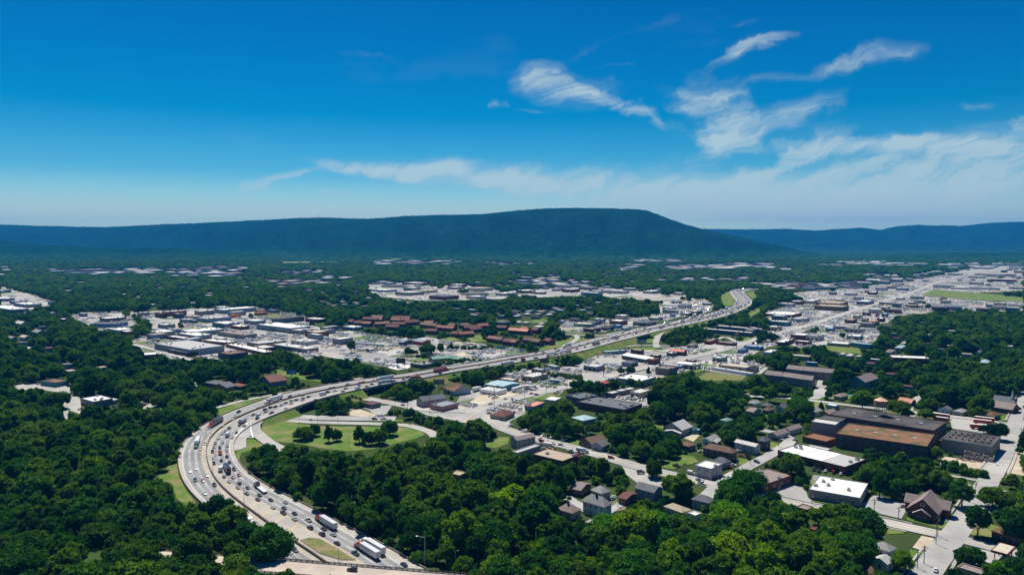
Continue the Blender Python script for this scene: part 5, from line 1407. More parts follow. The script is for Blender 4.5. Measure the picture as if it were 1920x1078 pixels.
def church():
    """cross gabled brick church"""
    t = math.radians(-40)
    v, u = np.array([math.cos(t), math.sin(t)]), np.array([-math.sin(t), math.cos(t)])
    f = np.array(G(*full('E', (1178, 462)), 0)); w, d = 14.5, 19.0
    o = f - v * w
    e = empty('church', (o[0], o[1], 0), t)
    tag(e, 'dark brick church with steep grey cross gabled roof beside the crossroads', 'church')
    wm, rm = mat('church_brick', (.085, .035, .028), (.12, .05, .038), .8), bmat('roof', 'mauve')
    h, z = 5.2, 11.6
    b = MB(); b.box(0, w, 0, d, -.4, h); b.poly([(0, 0, h), (w, 0, h), (w / 2, 0, z)]); b.poly([(w, d, h), (0, d, h), (w / 2, d, z)])
    # transept and porch
    b.box(-3.4, -.003, d - 9, d - 1, -.4, h); b.box(w + .003, w + 3.4, d - 9, d - 1, -.4, h)
    for x, s in ((-3.4, 1), (w + 3.4, -1)): b.poly([(x, d - 9, h), (x, d - 1, h), (x, d - 5, h + 3.6)][::s])
    b.box(w / 2 - 4, w / 2 + 4, -2.6, -.003, -.4, 4.0); b.poly([(w / 2 - 4, -2.6, 4), (w / 2 + 4, -2.6, 4), (w / 2, -2.6, 6.4)])
    obj('wall', b.mesh('wall', [wm]), e)

    def slope(name, pts, dz=.22, mm=rm):
        q = MB(); n = len(pts)
        q.poly([(x, y, k + dz) for x, y, k in pts]); q.poly([(x, y, k + .01) for x, y, k in pts][::-1])
        for i in range(n):
            a, c = pts[i], pts[(i + 1) % n]
            q.poly([(a[0], a[1], a[2] + .01), (c[0], c[1], c[2] + .01), (c[0], c[1], c[2] + dz), (a[0], a[1], a[2] + dz)])
        obj(name, q.mesh(name, [mm]), e)
    s = (z - h) / (w / 2); ov = .6
    slope('roof', [(-ov, -ov, h - s * ov), (w / 2, -ov, z), (w / 2, d + ov, z), (-ov, d + ov, h - s * ov)])
    slope('roof', [(w / 2, -ov, z), (w + ov, -ov, h - s * ov), (w + ov, d + ov, h - s * ov), (w / 2, d + ov, z)])
    for x0, x1 in ((-4, 4.0), (w - 4.0, w + 4)):
        slope('transept_roof', [(x0, d - 9.4, h - .3), (x1, d - 9.4, h - .3), (x1, d - 5, h + 3.7), (x0, d - 5, h + 3.7)])
        slope('transept_roof', [(x0, d - 5, h + 3.7), (x1, d - 5, h + 3.7), (x1, d - .6, h - .3), (x0, d - .6, h - .3)])
    tr = mat('pale_trim', (.5, .45, .4))
    slope('porch_roof', [(w / 2 - 4.5, -3.0, 3.7), (w / 2, -3.0, 6.5), (w / 2, -.2, 6.5), (w / 2 - 4.5, -.2, 3.7)], .25, tr)
    slope('porch_roof', [(w / 2, -3.0, 6.5), (w / 2 + 4.5, -3.0, 3.7), (w / 2 + 4.5, -.2, 3.7), (w / 2, -.2, 6.5)], .25, tr)
    obj('window', WIN['t'], e, (w / 2 - 1.5, -2.63, .9)); obj('window', WIN['t'], e, (w / 2 + 1.5, -2.63, .9))
    obj('door', DOOR, e, (w / 2, -2.66, 0))
    for x in (1.8, w - 1.8): obj('window', WIN['t'], e, (x, -.03, 1.4))
    for y in (2.5, 5.5, 8.5): obj('window', WIN['t'], e, (w + .03, y, 1.4), math.pi / 2)
    obj('window', WIN['b'], e, (w / 2, -.03, 7.6))
    M = lambda x, y: (o + v * x + u * y)
    pts = [tuple(map(float, PX(*M(x, y), zz))) for x, y, zz in ((-4, d, h), (w + 4, d, h), (w + 4, d - 9, 1), (w, 0, 0), (0, -3, 0), (-4, d - 9, 2), (w / 2, 0, z), (w / 2, d, z), (w, -3, 0), (w + 4, d, 1))]
    raster(hull(pts)); FOOT.append((*M(w / 2, d / 2), 14))


church()
# chapel steeple
ch = [o for o in col.objects if o.name.startswith('church') and o.get('label', '').startswith('long dark')][0]
b = MB(); b.box(-1.1, 1.1, -1.1, 1.1, 5, 10); b.tube((0, 0, 10), (0, 0, 17), 1.3, .08, 8)
w_ = max(v.co.x for v in [c for c in ch.children if c.name.startswith('wall')][0].data.vertices)
obj('steeple', b.mesh('steeple', [mat('pale_green_copper', (.45, .55, .52))]), ch, (w_ - 2, 5, 0))


def mill_details():
    an = [o for o in col.objects if 'rows of vents' in o.get('label', '')][0]
    V = [v.co for v in [c for c in an.children if c.name.startswith('wall')][0].data.vertices]
    w, d = max(v.x for v in V), max(v.y for v in V)
    vm = box_mesh('roof_vent', (1.1, 1.1, 1.0), mat('rusty_vent', (.10, .06, .05)))
    for i in range(7):
        for j in range(3): obj('roof_vent', vm, an, (w * (.12 + .13 * i), d * (.25 + .25 * j), 9.13))
    fr = [o for o in col.objects if 'weedy orange' in o.get('label', '')][0]
    V = [v.co for v in [c for c in fr.children if c.name.startswith('wall')][0].data.vertices]
    w, d = max(v.x for v in V), max(v.y for v in V)
    pl = MB()
    for i in range(9): pl.box(w * (i + .02) / 9 * 1.0, w * (i + .02) / 9 + .8, -.35, -.01, 0, 10.3)
    for i in range(5): pl.box(w + .01, w + .35, d * i / 5 + .1, d * i / 5 + .9, 0, 10.3)
    obj('buttress', pl.mesh('buttress', [bmat('wall', 'brick')]), fr)['kind'] = 'stuff'
    # water tower
    x, y = G(*full('D', (686, 282)), 0)
    e = empty('water_tower', (x, y, 0), .4)
    tag(e, 'old peach coloured water tank on thin legs above the mill', 'water tower')
    zt = 18.0
    b = MB(); b.tube((0, 0, zt), (0, 0, zt + 4.2), 4.6, 4.6, 20); obj('tank', b.mesh('tank', [mat('peach_tank', (.40, .24, .15), (.20, .13, .09), .6)]), e)
    b = MB(); b.tube((0, 0, zt + 4.21), (0, 0, zt + 6.6), 4.9, .3, 20); obj('tank_roof', b.mesh('tank_roof', [mat('peach_roof', (.74, .47, .33), (.62, .36, .24), .5)]), e)
    for i in range(6):
        a = i * math.pi / 3
        b = MB(); b.tube((5 * math.cos(a), 5 * math.sin(a), -.2), (3.9 * math.cos(a), 3.9 * math.sin(a), zt), .22, .22, 6); obj('leg', b.mesh('leg', [mat('tower_steel', (.16, .12, .10))]), e)
    b = MB()
    for k, z in enumerate((5, 10, 15)):
        for i in range(6):
            a, c = i * math.pi / 3, (i + 1) * math.pi / 3; r = 5 - 1.1 * z / zt; r2 = 5 - 1.1 * (z + 5) / zt
            b.tube((r * math.cos(a), r * math.sin(a), z), (r * math.cos(c), r * math.sin(c), z), .09, .09, 4)
            if k < 2: b.tube((r * math.cos(a), r * math.sin(a), z), (r2 * math.cos(c), r2 * math.sin(c), z + 5), .05, .05, 4)
    obj('bracing', b.mesh('bracing', [MATS['tower_steel']]), e)
    p = PX(x, y, zt + 3); raster([(p[0] - 13, p[1] - 10), (p[0] + 13, p[1] - 10), (p[0] + 13, p[1] + 9), (p[0] - 13, p[1] + 9)])
    # ruin of the collapsed wing
    x, y = G(*full('D', (1405, 545)), 0)
    t = math.radians(-38)
    e = empty('ruined_walls', (x, y, 0), t); tag(e, 'broken white topped walls of the collapsed mill wing', 'ruin')
    rr = random.Random(4)
    segs = [((0, 0), (17, 0)), ((0, 5), (17, 5)), ((0, 0), (0, 5)), ((17, 0), (17, 5)), ((6, 0), (6, 5)), ((11, 0), (11, 5))]
    for a, c in segs:
        b = MB(); n = 6
        for i in range(n):
            p = [a[k] + (c[k] - a[k]) * i / n for k in (0, 1)]; q = [a[k] + (c[k] - a[k]) * (i + 1) / n for k in (0, 1)]
            b.box(min(p[0], q[0]) - .2, max(p[0], q[0]) + .2, min(p[1], q[1]) - .2, max(p[1], q[1]) + .2, -.2, 1.5 + rr.random() * 3.2)
        obj('wall', b.mesh('wall', [mat('pale_plaster', (.5, .47, .42), (.3, .25, .2), .8)]), e)
    b = MB()
    for i in range(260):
        px, py = rr.uniform(-4, 24), rr.uniform(-7, 9); s = rr.uniform(.2, .9); b.box(px - s, px + s, py - s * .6, py + s * .6, -.1, s * .7, rr.randint(0, 2), s * .2)
    tag(obj('rubble', b.mesh('rubble', [MATS['pale_plaster'], bmat('wall', 'brick'), WOODP]), None, (x, y, 0), t), 'rubble of brick and plaster strewn round the ruined walls', kind='stuff')
    raster([full('D', q) for q in ((1395, 455), (1640, 480), (1640, 560), (1390, 540))])
    # red trailers, each lying in the concrete yard
    b = MB(); b.box(0, 16, -1.3, 1.3, 1.1, 3.9); bm = b.mesh('box_body', [mat('red_trailer', (.42, .06, .035), (.34, .05, .03), .4)])
    b = MB(); b.box(.02, 15.98, -1.28, 1.28, 3.902, 3.98); tm = b.mesh('roof', [bmat('roof', 'white')])
    b = MB()
    for xx in (2, 3.2, 12.5, 13.8):
        for yy in (-1.1, 1.1): b.tube((xx, yy - .15, .5), (xx, yy + .15, .5), .5, .5, 10)
    wm = b.mesh('wheels', [mat('rubber', (.02, .02, .02))])
    labs = ['red trailer with white top, rearmost of the three in the right row', 'red trailer with white top, middle one of the right row', 'red trailer with white top, nearest of the three in the right row',
            'red trailer with white top behind the mill corner, rear one', 'red trailer with white top half hidden by the mill corner']
    for (p, q), l in zip((((1500, 222), (1665, 240)), ((1485, 246), (1640, 262)), ((1455, 288), (1630, 303)), ((1130, 190), (1282, 210)), ((1140, 222), (1270, 238))), labs):
        A, B_ = np.array(G(*full('D', p), 0)), np.array(G(*full('D', q), 0)); dd = B_ - A
        e = empty('trailer', (A[0], A[1], 0), math.atan2(dd[1], dd[0])); tag(e, l, 'trailer', 'red trailers behind the mill')
        s = float(np.hypot(*dd)) / 16; e.scale = (s, 1, 1)
        obj('box_body', bm, e); obj('roof', tm, e); obj('wheels', wm, e)
        raster([full('D', (p[0], p[1] - 22)), full('D', (q[0], q[1] - 22)), full('D', q), full('D', p)])


mill_details()


# --- far warehouses and shops, filled in by district
def fill(poly, n, where, sizes, roofs, walls, ang=-38, cat='warehouse', hmin=5, hmax=9, gap=4, stuff=None, seed=1):
    P = np.array([full('f', p) for p in poly], float)
    arr = np.zeros((1078, 1920), bool); raster(poly, True, arr)
    ys, xs = np.nonzero(arr)
    if len(ys) == 0: return
    rr = random.Random(seed)
    # even over ground, not over picture
    wgt = 1.0 / np.maximum(1, ys - 450.0) ** 1.6; cw = np.cumsum(wgt); made = 0; tries = 0
    while made < n and tries < n * 30:
        tries += 1
        k = int(np.searchsorted(cw, rr.random() * cw[-1]))
        x, y = G(xs[min(k, len(xs) - 1)] + rr.random(), ys[min(k, len(ys) - 1)] + rr.random())
        w, d = rr.uniform(*sizes), rr.uniform(*sizes) * .75; r = math.hypot(w, d) / 2
        if any((x - a) ** 2 + (y - b) ** 2 < (r * .8 + c * .8 + gap) ** 2 for a, b, c in FOOT): continue
        if any(np.min((C[:, 0] - x) ** 2 + (C[:, 1] - y) ** 2) < (r * .75 + wd / 2) ** 2 for C, _, _, wd in ROADS if abs(C[:, 1].mean() - y) < 2500): continue
        if np.min((HC[:, 0] - x) ** 2 + (HC[:, 1] - y) ** 2) < (r + 26) ** 2: continue
        made += 1
        h = rr.uniform(hmin, hmax); rc, wc = rr.choice(roofs), rr.choice(walls)
        t = math.radians(ang + rr.choice((0, 0, 0, 90)) + rr.uniform(-4, 4))
        if stuff is not None:
            ca, sa = math.cos(t), math.sin(t); n0 = len(stuff.v)
            m = {'white': 0, 'pale': 1, 'lightgrey': 2, 'tan': 3, 'slate': 4, 'maroon': 5}.get(rc, 1)
            stuff.box(-w / 2, w / 2, -d / 2, d / 2, -.3, h, 6); stuff.m[-5] = m
            for j in range(n0, len(stuff.v)):
                a, b, c = stuff.v[j]; stuff.v[j] = (x + ca * a - sa * b, y + sa * a + ca * b, c)
            FOOT.append((x, y, r)); raster(hull([tuple(map(float, PX(x + ca * a * w / 2 - sa * b * d / 2, y + sa * a * w / 2 + ca * b * d / 2, z))) for a in (-1, 1) for b in (-1, 1) for z in (h * .6, h)]))
            continue
        ox, oy = x - math.cos(t) * w / 2 + math.sin(t) * d / 2, y - math.sin(t) * w / 2 - math.cos(t) * d / 2
        label, key = lab('@' + where, cat, wc, rc, 0)
        e = mk_building(ox, oy, t, w, d, h, 'flat', wc, rc, KINDNAME[cat], cat, label, doors=rr.randint(1, 4))
        reg(e, key, float(PX(x, y, 0)[0]))


RF = ['white', 'white', 'white', 'pale', 'pale', 'lightgrey', 'cream', 'tan', 'slate']
WF = ['bluegrey', 'lightgrey', 'cream', 'brick', 'concrete']
fill([(1440, 590), (1500, 560), (1560, 545), (1680, 530), (1720, 535), (1640, 570), (1560, 600), (1480, 625)], 16, 'in the business district at the right', (16, 40), RF, WF, cat='shop', seed=3)
fill([(1590, 600), (1640, 575), (1700, 555), (1740, 560), (1800, 565), (1680, 590), (1600, 640)], 16, 'in the business district at the right', (14, 34), RF + ['maroon', 'paleblue'], WF, cat='shop', seed=4)
fill([(1740, 525), (1800, 512), (1925, 500), (1925, 545), (1760, 542)], 20, 'near the right edge beyond the green field', (25, 80), RF, WF, seed=5)
fill([(1740, 572), (1925, 570), (1925, 584), (1760, 582)], 8, 'below the green field at the right', (18, 40), RF, WF, seed=6)
fill([(690, 533), (740, 529), (880, 536), (930, 543), (960, 552), (945, 560), (800, 564), (720, 558)], 16, 'in the far warehouse yard', (30, 80), RF, WF, seed=7)
fill([(950, 545), (1060, 538), (1150, 541), (1250, 548), (1300, 555), (1236, 564), (1160, 560), (1050, 556)], 12, 'in the far business yard behind the trees', (22, 60), RF, WF, seed=8)
fill([(1060, 602), (1130, 599), (1240, 588), (1240, 566), (1290, 557), (1345, 575), (1260, 598), (1200, 611), (1080, 620)], 9, 'in the business strip beyond the highway', (14, 34), RF, WF, cat='shop', seed=9)
fill([(250, 590), (370, 580), (480, 576), (600, 600), (700, 630), (620, 662), (480, 655), (300, 668)], 10, 'in the industrial yard left of the highway', (14, 34), RF, WF, seed=10)
fill([(1000, 690), (1100, 684), (1180, 660), (1300, 655), (1400, 660), (1300, 690), (1180, 705), (1020, 720)], 5, 'beside the boulevard', (10, 18), RF, WF, cat='shop', seed=12, hmin=4, hmax=5)
DB = MB()
for i, (p, n, s) in enumerate([([(98, 508), (290, 505), (290, 512), (180, 518), (100, 516)], 12, (60, 190)), ([(315, 508), (400, 503), (470, 503), (475, 510), (440, 520), (330, 523)], 16, (40, 120)), ([(530, 510), (600, 510), (600, 517), (535, 518)], 6, (30, 80)), ([(608, 522), (650, 522), (650, 528), (610, 528)], 3, (40, 80)),
                               ([(695, 488), (830, 486), (880, 492), (830, 497), (700, 496)], 10, (70, 220)), ([(905, 493), (1010, 495), (1000, 500), (910, 500)], 6, (40, 100)), ([(980, 523), (1052, 523), (1052, 538), (975, 540)], 9, (40, 90)), ([(1070, 530), (1100, 530), (1098, 540), (1070, 540)], 4, (30, 60)),
                               ([(1145, 498), (1200, 498), (1200, 506), (1150, 508)], 5, (60, 130)), ([(1190, 489), (1260, 487), (1290, 494), (1200, 494)], 6, (80, 200)), ([(1255, 500), (1320, 498), (1320, 507), (1250, 507)], 6, (70, 180)), ([(1325, 498), (1440, 494), (1440, 502), (1330, 506)], 8, (90, 260)),
                               ([(1440, 503), (1480, 503), (1480, 508), (1440, 508)], 2, (60, 120)), ([(1540, 498), (1570, 497), (1570, 503), (1540, 503)], 2, (60, 120)), ([(1585, 490), (1650, 490), (1650, 496), (1585, 497)], 4, (120, 260)), ([(1655, 496), (1720, 496), (1720, 500), (1655, 500)], 4, (90, 200)),
                               ([(1620, 515), (1700, 520), (1760, 510), (1700, 530), (1620, 535)], 14, (30, 90)), ([(1760, 497), (1925, 492), (1925, 503), (1780, 505)], 12, (60, 160)), ([(1240, 522), (1258, 522), (1258, 533), (1240, 533)], 1, (45, 46)), ([(1420, 532), (1560, 533), (1620, 528), (1600, 540), (1460, 545)], 14, (25, 70)),
                               ([(0, 497), (60, 515), (40, 520), (0, 520)], 3, (40, 90)), ([(1280, 525), (1400, 525), (1400, 528), (1280, 529)], 5, (40, 100)), ([(490, 530), (560, 525), (610, 532), (500, 536)], 4, (25, 60)), ([(560, 570), (700, 560), (700, 580), (560, 590)], 5, (9, 16)), ([(850, 595), (1000, 585), (1100, 575), (1000, 600)], 8, (9, 18)),
                               ([(1660, 600), (1900, 600), (1920, 720), (1600, 740)], 6, (8, 12)), ([(0, 600), (200, 640), (200, 720), (0, 700)], 3, (9, 13)), ([(100, 530), (650, 530), (650, 570), (300, 575)], 6, (10, 20)), ([(0, 500), (1920, 500), (1920, 540), (0, 560)], 42, (12, 24)), ([(600, 540), (1300, 500), (1600, 520), (1200, 590), (900, 600)], 14, (10, 18))]):
    fill(p, int(n * (1.9 if s[0] > 25 else 2.6)), '', (s[0] * .55, s[1] * .6) if s[0] > 25 else s, ['white', 'white', 'white', 'pale', 'lightgrey', 'tan', 'slate'] if s[0] > 25 else ['pale', 'lightgrey', 'tan', 'slate', 'slate', 'maroon'], WF, stuff=DB, seed=40 + i, hmin=6, hmax=11 if s[0] > 25 else 6, gap=10)
tag(obj('distant_buildings', DB.mesh('distant_buildings', [bmat('roof', 'white'), bmat('roof', 'pale'), bmat('roof', 'lightgrey'), bmat('roof', 'tan'), bmat('roof', 'slate'), bmat('roof', 'maroon'), bmat('wall', 'bluegrey')])),
    'scatter of distant pale roofed sheds and houses across the wooded plain', 'buildings', kind='stuff')
ORD = 'first second third fourth fifth sixth seventh eighth ninth tenth eleventh twelfth thirteenth fourteenth fifteenth sixteenth seventeenth eighteenth nineteenth twentieth'.split()
for (desc, where), L in AUTO.items():
    L.sort(key=lambda a: a[0])
    for i, (px, e) in enumerate(L):
        if len(L) == 1: s = f'the only {desc} {where}'
        elif i == 0: s = f'leftmost {desc} {where}'
        elif i == len(L) - 1: s = f'rightmost {desc} {where}'
        else: s = f'{ORD[i]} from left, {desc} {where}'
        e['label'] = s


# ------------------------------------------------------------------ vehicles
def paint_mat(name, ramp=None):
    m = bpy.data.materials.new(name); m.use_nodes = True
    N, Lk = m.node_tree.nodes, m.node_tree.links
    b = N['Principled BSDF']; b.inputs['Roughness'].default_value = .32; b.inputs['Coat Weight'].default_value = .5
    oi = N.new('ShaderNodeObjectInfo')
    if ramp:
        cr = N.new('ShaderNodeValToRGB'); cr.color_ramp.interpolation = 'CONSTANT'
        e = cr.color_ramp.elements
        for i, c in enumerate(ramp):
            k = e[i] if i < 2 else e.new(0)
            k.position = i / len(ramp); k.color = (*c, 1)
        Lk.new(oi.outputs['Random'], cr.inputs[0]); Lk.new(cr.outputs[0], b.inputs['Base Color'])
    else: Lk.new(oi.outputs['Color'], b.inputs['Base Color'])
    return m


CARC = dict(pearl=(.60, .62, .63), white=(.72, .72, .70), silver=(.42, .43, .44), grey=(.13, .135, .14), black=(.012, .012, .014), navy=(.015, .03, .075), blue=(.03, .10, .28), red=(.38, .018, .02), maroon=(.12, .02, .025), tan=(.36, .31, .25), teal=(.02, .06, .07),
            green=(.02, .14, .09), orange=(.60, .16, .03), brown=(.11, .08, .06), yellow=(.65, .42, .05), paleblue=(.40, .50, .58), dark=(.03, .03, .034))
PAINT = paint_mat('car_paint')
LOTP = paint_mat('parked_car_paint', [CARC[k] for k in ('white', 'silver', 'black', 'white', 'grey', 'silver', 'navy', 'white', 'red', 'grey', 'paleblue', 'white')])
RUB = mat('rubber', (.02, .02, .02))
HUB = mat('hub', (.4, .4, .4), rough=.4)
LAMPW = mat('lamp_glass', (.7, .7, .65), rough=.2)
LAMPR = mat('tail_light_red', (.35, .01, .01), rough=.3)


def loft(mb, st, m=0):
    """stations (x, half width, z bottom, z top) joined with rounded corners"""
    rings = []
    for x, w, a, b in st:
        c = min(w, b - a) * .28; k = len(mb.v)
        mb.v += [(x, -w + c, a), (x, w - c, a), (x, w, a + c), (x, w, b - c), (x, w - c * 1.2, b), (x, -w + c * 1.2, b), (x, -w, b - c), (x, -w, a + c)]
        rings.append(k)
    for p, q in zip(rings, rings[1:]):
        for i in range(8): mb.f.append((p + i, p + (i + 1) % 8, q + (i + 1) % 8, q + i)); mb.m.append(m)
    mb.f.append(tuple(rings[0] + i for i in reversed(range(8)))); mb.f.append(tuple(rings[-1] + i for i in range(8))); mb.m += [m, m]


CARS = dict(
    sedan=([(-2.33, .70, .42, .92), (-2.1, .88, .28, 1.0), (-1.2, .91, .22, .98), (.9, .91, .22, .96), (1.9, .87, .27, .84), (2.34, .66, .38, .68)], [(-1.9, .66, .9, .98), (-1.15, .66, .9, 1.38), (.1, .67, .9, 1.42), (1.05, .74, .88, .95)], (-1.05, .1, .58, 1.37, 1.455), 1.42, .32),
    suv=([(-2.35, .80, .5, 1.1), (-2.2, .93, .35, 1.15), (-1.0, .96, .3, 1.12), (1.1, .96, .3, 1.1), (2.1, .92, .35, 1.02), (2.4, .74, .5, .85)], [(-2.3, .76, 1.05, 1.14), (-1.95, .76, 1.05, 1.68), (.2, .76, 1.05, 1.72), (1.05, .82, 1.05, 1.12)], (-1.9, .25, .68, 1.67, 1.77), 1.5, .37),
    pickup=([(-2.8, .92, .5, 1.05), (-2.7, .96, .45, 1.08), (-.9, .96, .4, 1.08), (1.4, .97, .4, 1.12), (2.5, .93, .42, 1.05), (2.8, .8, .5, .9)], [(-.75, .78, 1.05, 1.6), (-.6, .78, 1.05, 1.78), (.7, .78, 1.05, 1.8), (1.4, .84, 1.05, 1.14)], (-.6, .75, .7, 1.75, 1.84), 1.8, .4),
    van=([(-2.6, .93, .4, 1.9), (-2.5, .97, .35, 2.1), (.8, .97, .35, 2.12), (1.7, .95, .35, 1.3), (2.5, .88, .4, 1.1), (2.65, .7, .5, .8)], [(.6, .9, 1.3, 1.9), (.95, .88, 1.25, 2.0), (1.85, .86, 1.15, 1.28)], None, 1.7, .36))


def car_meshes(kind):
    st, gh, cap, wx, wr = CARS[kind]
    b = MB(); loft(b, st)
    if cap: b.box(cap[0], cap[1], -cap[2], cap[2], cap[3], cap[4], 0, .06)
    if kind == 'pickup': b.box(-2.62, -.95, -.78, .78, 1.085, 1.10, 1)
    body = b.mesh('body', [PAINT, DARKM], False)
    g = MB(); loft(g, gh); glass = g.mesh('windows', [GLASS])
    w = MB(); w.tube((0, -.12, 0), (0, .12, 0), wr, wr, 12, 0); w.tube((0, -.135, 0), (0, .135, 0), wr * .55, wr * .55, 8, 1)
    wheel = w.mesh('wheel', [RUB, HUB])
    f = st[-1]
    hl = box_mesh('headlight', (.08, .34, .14), LAMPW); tl = box_mesh('tail_light', (.06, .26, .16), LAMPR)
    j = MB()
    for src, off in ((b, 0), (g, 2)):
        n = len(j.v); j.v += src.v; j.f += [tuple(i + n for i in q) for q in src.f]; j.m += [m + off for m in src.m]
    for x in (-wx, wx):
        for y in (-.85, .85): j.tube((x, y - .1, wr), (x, y + .1, wr), wr, wr, 8, 3)
    one = j.mesh('car', [PAINT, DARKM, GLASS, RUB]); lot = j.mesh('car', [LOTP, DARKM, GLASS, RUB])
    return dict(body=body, glass=glass, wheel=wheel, hl=hl, tl=tl, one=one, lot=lot, wx=wx, wr=wr, f=st[-2], b=st[1])


CM = {k: car_meshes(k) for k in CARS}
KN = dict(sedan='saloon car', suv='suv', pickup='pickup', van='van')
VEH = []                                            # (object, description, px, world)


def put_car(kind, colour, x, y, z, hd, lod):
    c = CM[kind]; cc = (*CARC[colour], 1)
    nm = dict(sedan='saloon_car', suv='suv', pickup='pickup_truck', van='van')[kind]
    if lod == 2:
        o = obj(nm, c['one'], None, (x, y, z), hd); o.color = cc; tag(o, None, 'pickup' if kind == 'pickup' else 'van' if kind == 'van' else 'car'); return o
    e = empty(nm, (x, y, z), hd); tag(e, None, 'pickup' if kind == 'pickup' else 'van' if kind == 'van' else 'car')
    b = obj('body', c['body'], e); b.color = cc
    obj('windows', c['glass'], e)
    for sx in (-1, 1):
        for sy in (-1, 1): obj('wheel', c['wheel'], e, (sx * c['wx'], sy * .84, c['wr']))
    if lod == 0:
        for sy in (-1, 1):
            obj('headlight', c['hl'], e, (c['f'][0] + .2, sy * .6, .62)); obj('tail_light', c['tl'], e, (c['b'][0] - .14, sy * .68, .75))
    return e


TM = {}


def tmesh(key, fn):
    if key not in TM: TM[key] = fn()
    return TM[key]


def wheels_mesh(xs, r=.5, w=1.05):
    b = MB()
    for x in xs:
        for y in (-w, w): b.tube((x, y - .16, r), (x, y + .16, r), r, r, 10)
    return b.mesh('wheels', [RUB])


def put_semi(x, y, z, hd, cab, trailer, tl=15.8, kind='box'):
    e = empty('articulated_truck', (x, y, z), hd); tag(e, None, 'truck')
    h = (tl + 6) / 2
    def _cab():
        b = MB()
        loft(b, [(h - 6.2, 1.15, 1.0, 3.7), (h - 4.2, 1.2, .8, 3.75), (h - 3.1, 1.2, .7, 3.0), (h - 2.5, 1.15, .7, 2.1), (h - .5, 1.05, .6, 1.75), (h, .9, .6, 1.4)])
        b.box(h - 8.5, h - 6.0, -.5, .5, .8, 1.1, 1)
        return b.mesh('cab', [PAINT, DARKM])
    c = obj('cab', tmesh(('cab', tl), _cab), e); c.color = (*CARC[cab], 1)
    def _ws():
        b = MB(); b.poly([(h - 3.05, -1.02, 2.95), (h - 2.45, -1.02, 2.15), (h - 2.45, 1.02, 2.15), (h - 3.05, 1.02, 2.95)][::-1])
        b.box(h - 4.1, h - 3.1, -1.23, 1.23, 2.0, 2.7); return b.mesh('windscreen', [GLASS])
    obj('windscreen', tmesh(('ws', tl), _ws), e)
    def _tr():
        b = MB()
        if kind == 'box':
            b.box(-h, h - 6.6, -1.3, 1.3, 1.15, 4.1)
            b.box(-h - .03, -h - .002, -.03, .03, 1.25, 4.0, 1)
            for xx in np.arange(-h + 1.2, h - 7, 1.2):
                for s in (-1, 1): b.box(xx - .03, xx + .03, s * 1.3 - .02, s * 1.3 + .02, 1.2, 4.05, 1)
        else:
            b.box(-h, h - 6.6, -1.25, 1.25, 1.1, 1.4)
        return b.mesh('trailer_box', [PAINT, STEEL])
    t = obj('trailer_box', tmesh(('tr', tl, kind), _tr), e); t.color = (*CARC.get(trailer, trailer), 1)
    obj('wheels', tmesh(('wh', tl), lambda: wheels_mesh((-h + 1.2, -h + 2.5, h - 6.8, h - 5.5, h - 1.2))), e)
    obj('headlight', CM['suv']['hl'], e, (h - .08, .75, .95)); obj('headlight', CM['suv']['hl'], e, (h - .08, -.75, .95))
    return e


def put_rigid(x, y, z, hd, cab, box, bl_=6.5, hbox=3.4, name='box_truck', cat='truck'):
    e = empty(name, (x, y, z), hd); tag(e, None, cat)
    L = bl_ + 2.4; h = L / 2
    b = MB(); loft(b, [(h - 2.3, 1.05, .6, 2.3), (h - 1.2, 1.05, .5, 2.3), (h - .5, 1.0, .5, 1.5), (h, .9, .5, 1.1)]); c = obj('cab', b.mesh('cab', [PAINT]), e); c.color = (*CARC[cab], 1)
    b = MB(); b.poly([(h - 1.15, -.9, 2.25), (h - .5, -.9, 1.53), (h - .5, .9, 1.53), (h - 1.15, .9, 2.25)][::-1]); b.box(h - 2.0, h - 1.2, -1.07, 1.07, 1.5, 2.1); obj('windscreen', b.mesh('windscreen', [GLASS]), e)
    b = MB()
    if hbox > 1.8: b.box(-h, h - 2.4, -1.2, 1.2, .9, hbox)
    else:
        b.box(-h, h - 2.4, -1.2, 1.2, .9, 1.15); b.box(-h + .1, -h + .3, -1.15, 1.15, 1.15, hbox)
        b.box(h - 2.7, h - 2.45, -1.15, 1.15, 1.15, 2.4)
    t = obj('cargo_box', b.mesh('cargo_box', [PAINT]), e); t.color = (*CARC.get(box, box), 1)
    obj('wheels', wheels_mesh((-h + 1.6, h - 1.3), .45, .95), e)
    return e


def near_axis(x, y):
    i = int(np.argmin((HC[:, 0] - x) ** 2 + (HC[:, 1] - y) ** 2))
    s = (x - HC[i][0]) * HN[i][0] + (y - HC[i][1]) * HN[i][1]
    return i, s


def on_road(c, x, y, zc=.8):
    px, py = full(c, (x, y))
    z = zr(px, py)
    for _ in range(3):
        X, Y = G(px, py, z + zc); i, s = near_axis(X, Y); z = float(HZ[i])
    hd = math.atan2(HTan[i][1], HTan[i][0]) + (0 if s > 0 else math.pi)
    return X, Y, z + .02, hd, s


def reg_veh(e, desc, c, x, y, X, Y, s, fixed=None):
    px, py = full(c, (x, y))
    VEH.append(dict(e=e, desc=desc, px=px, py=py, x=X, y=Y, s=s, fixed=fixed))


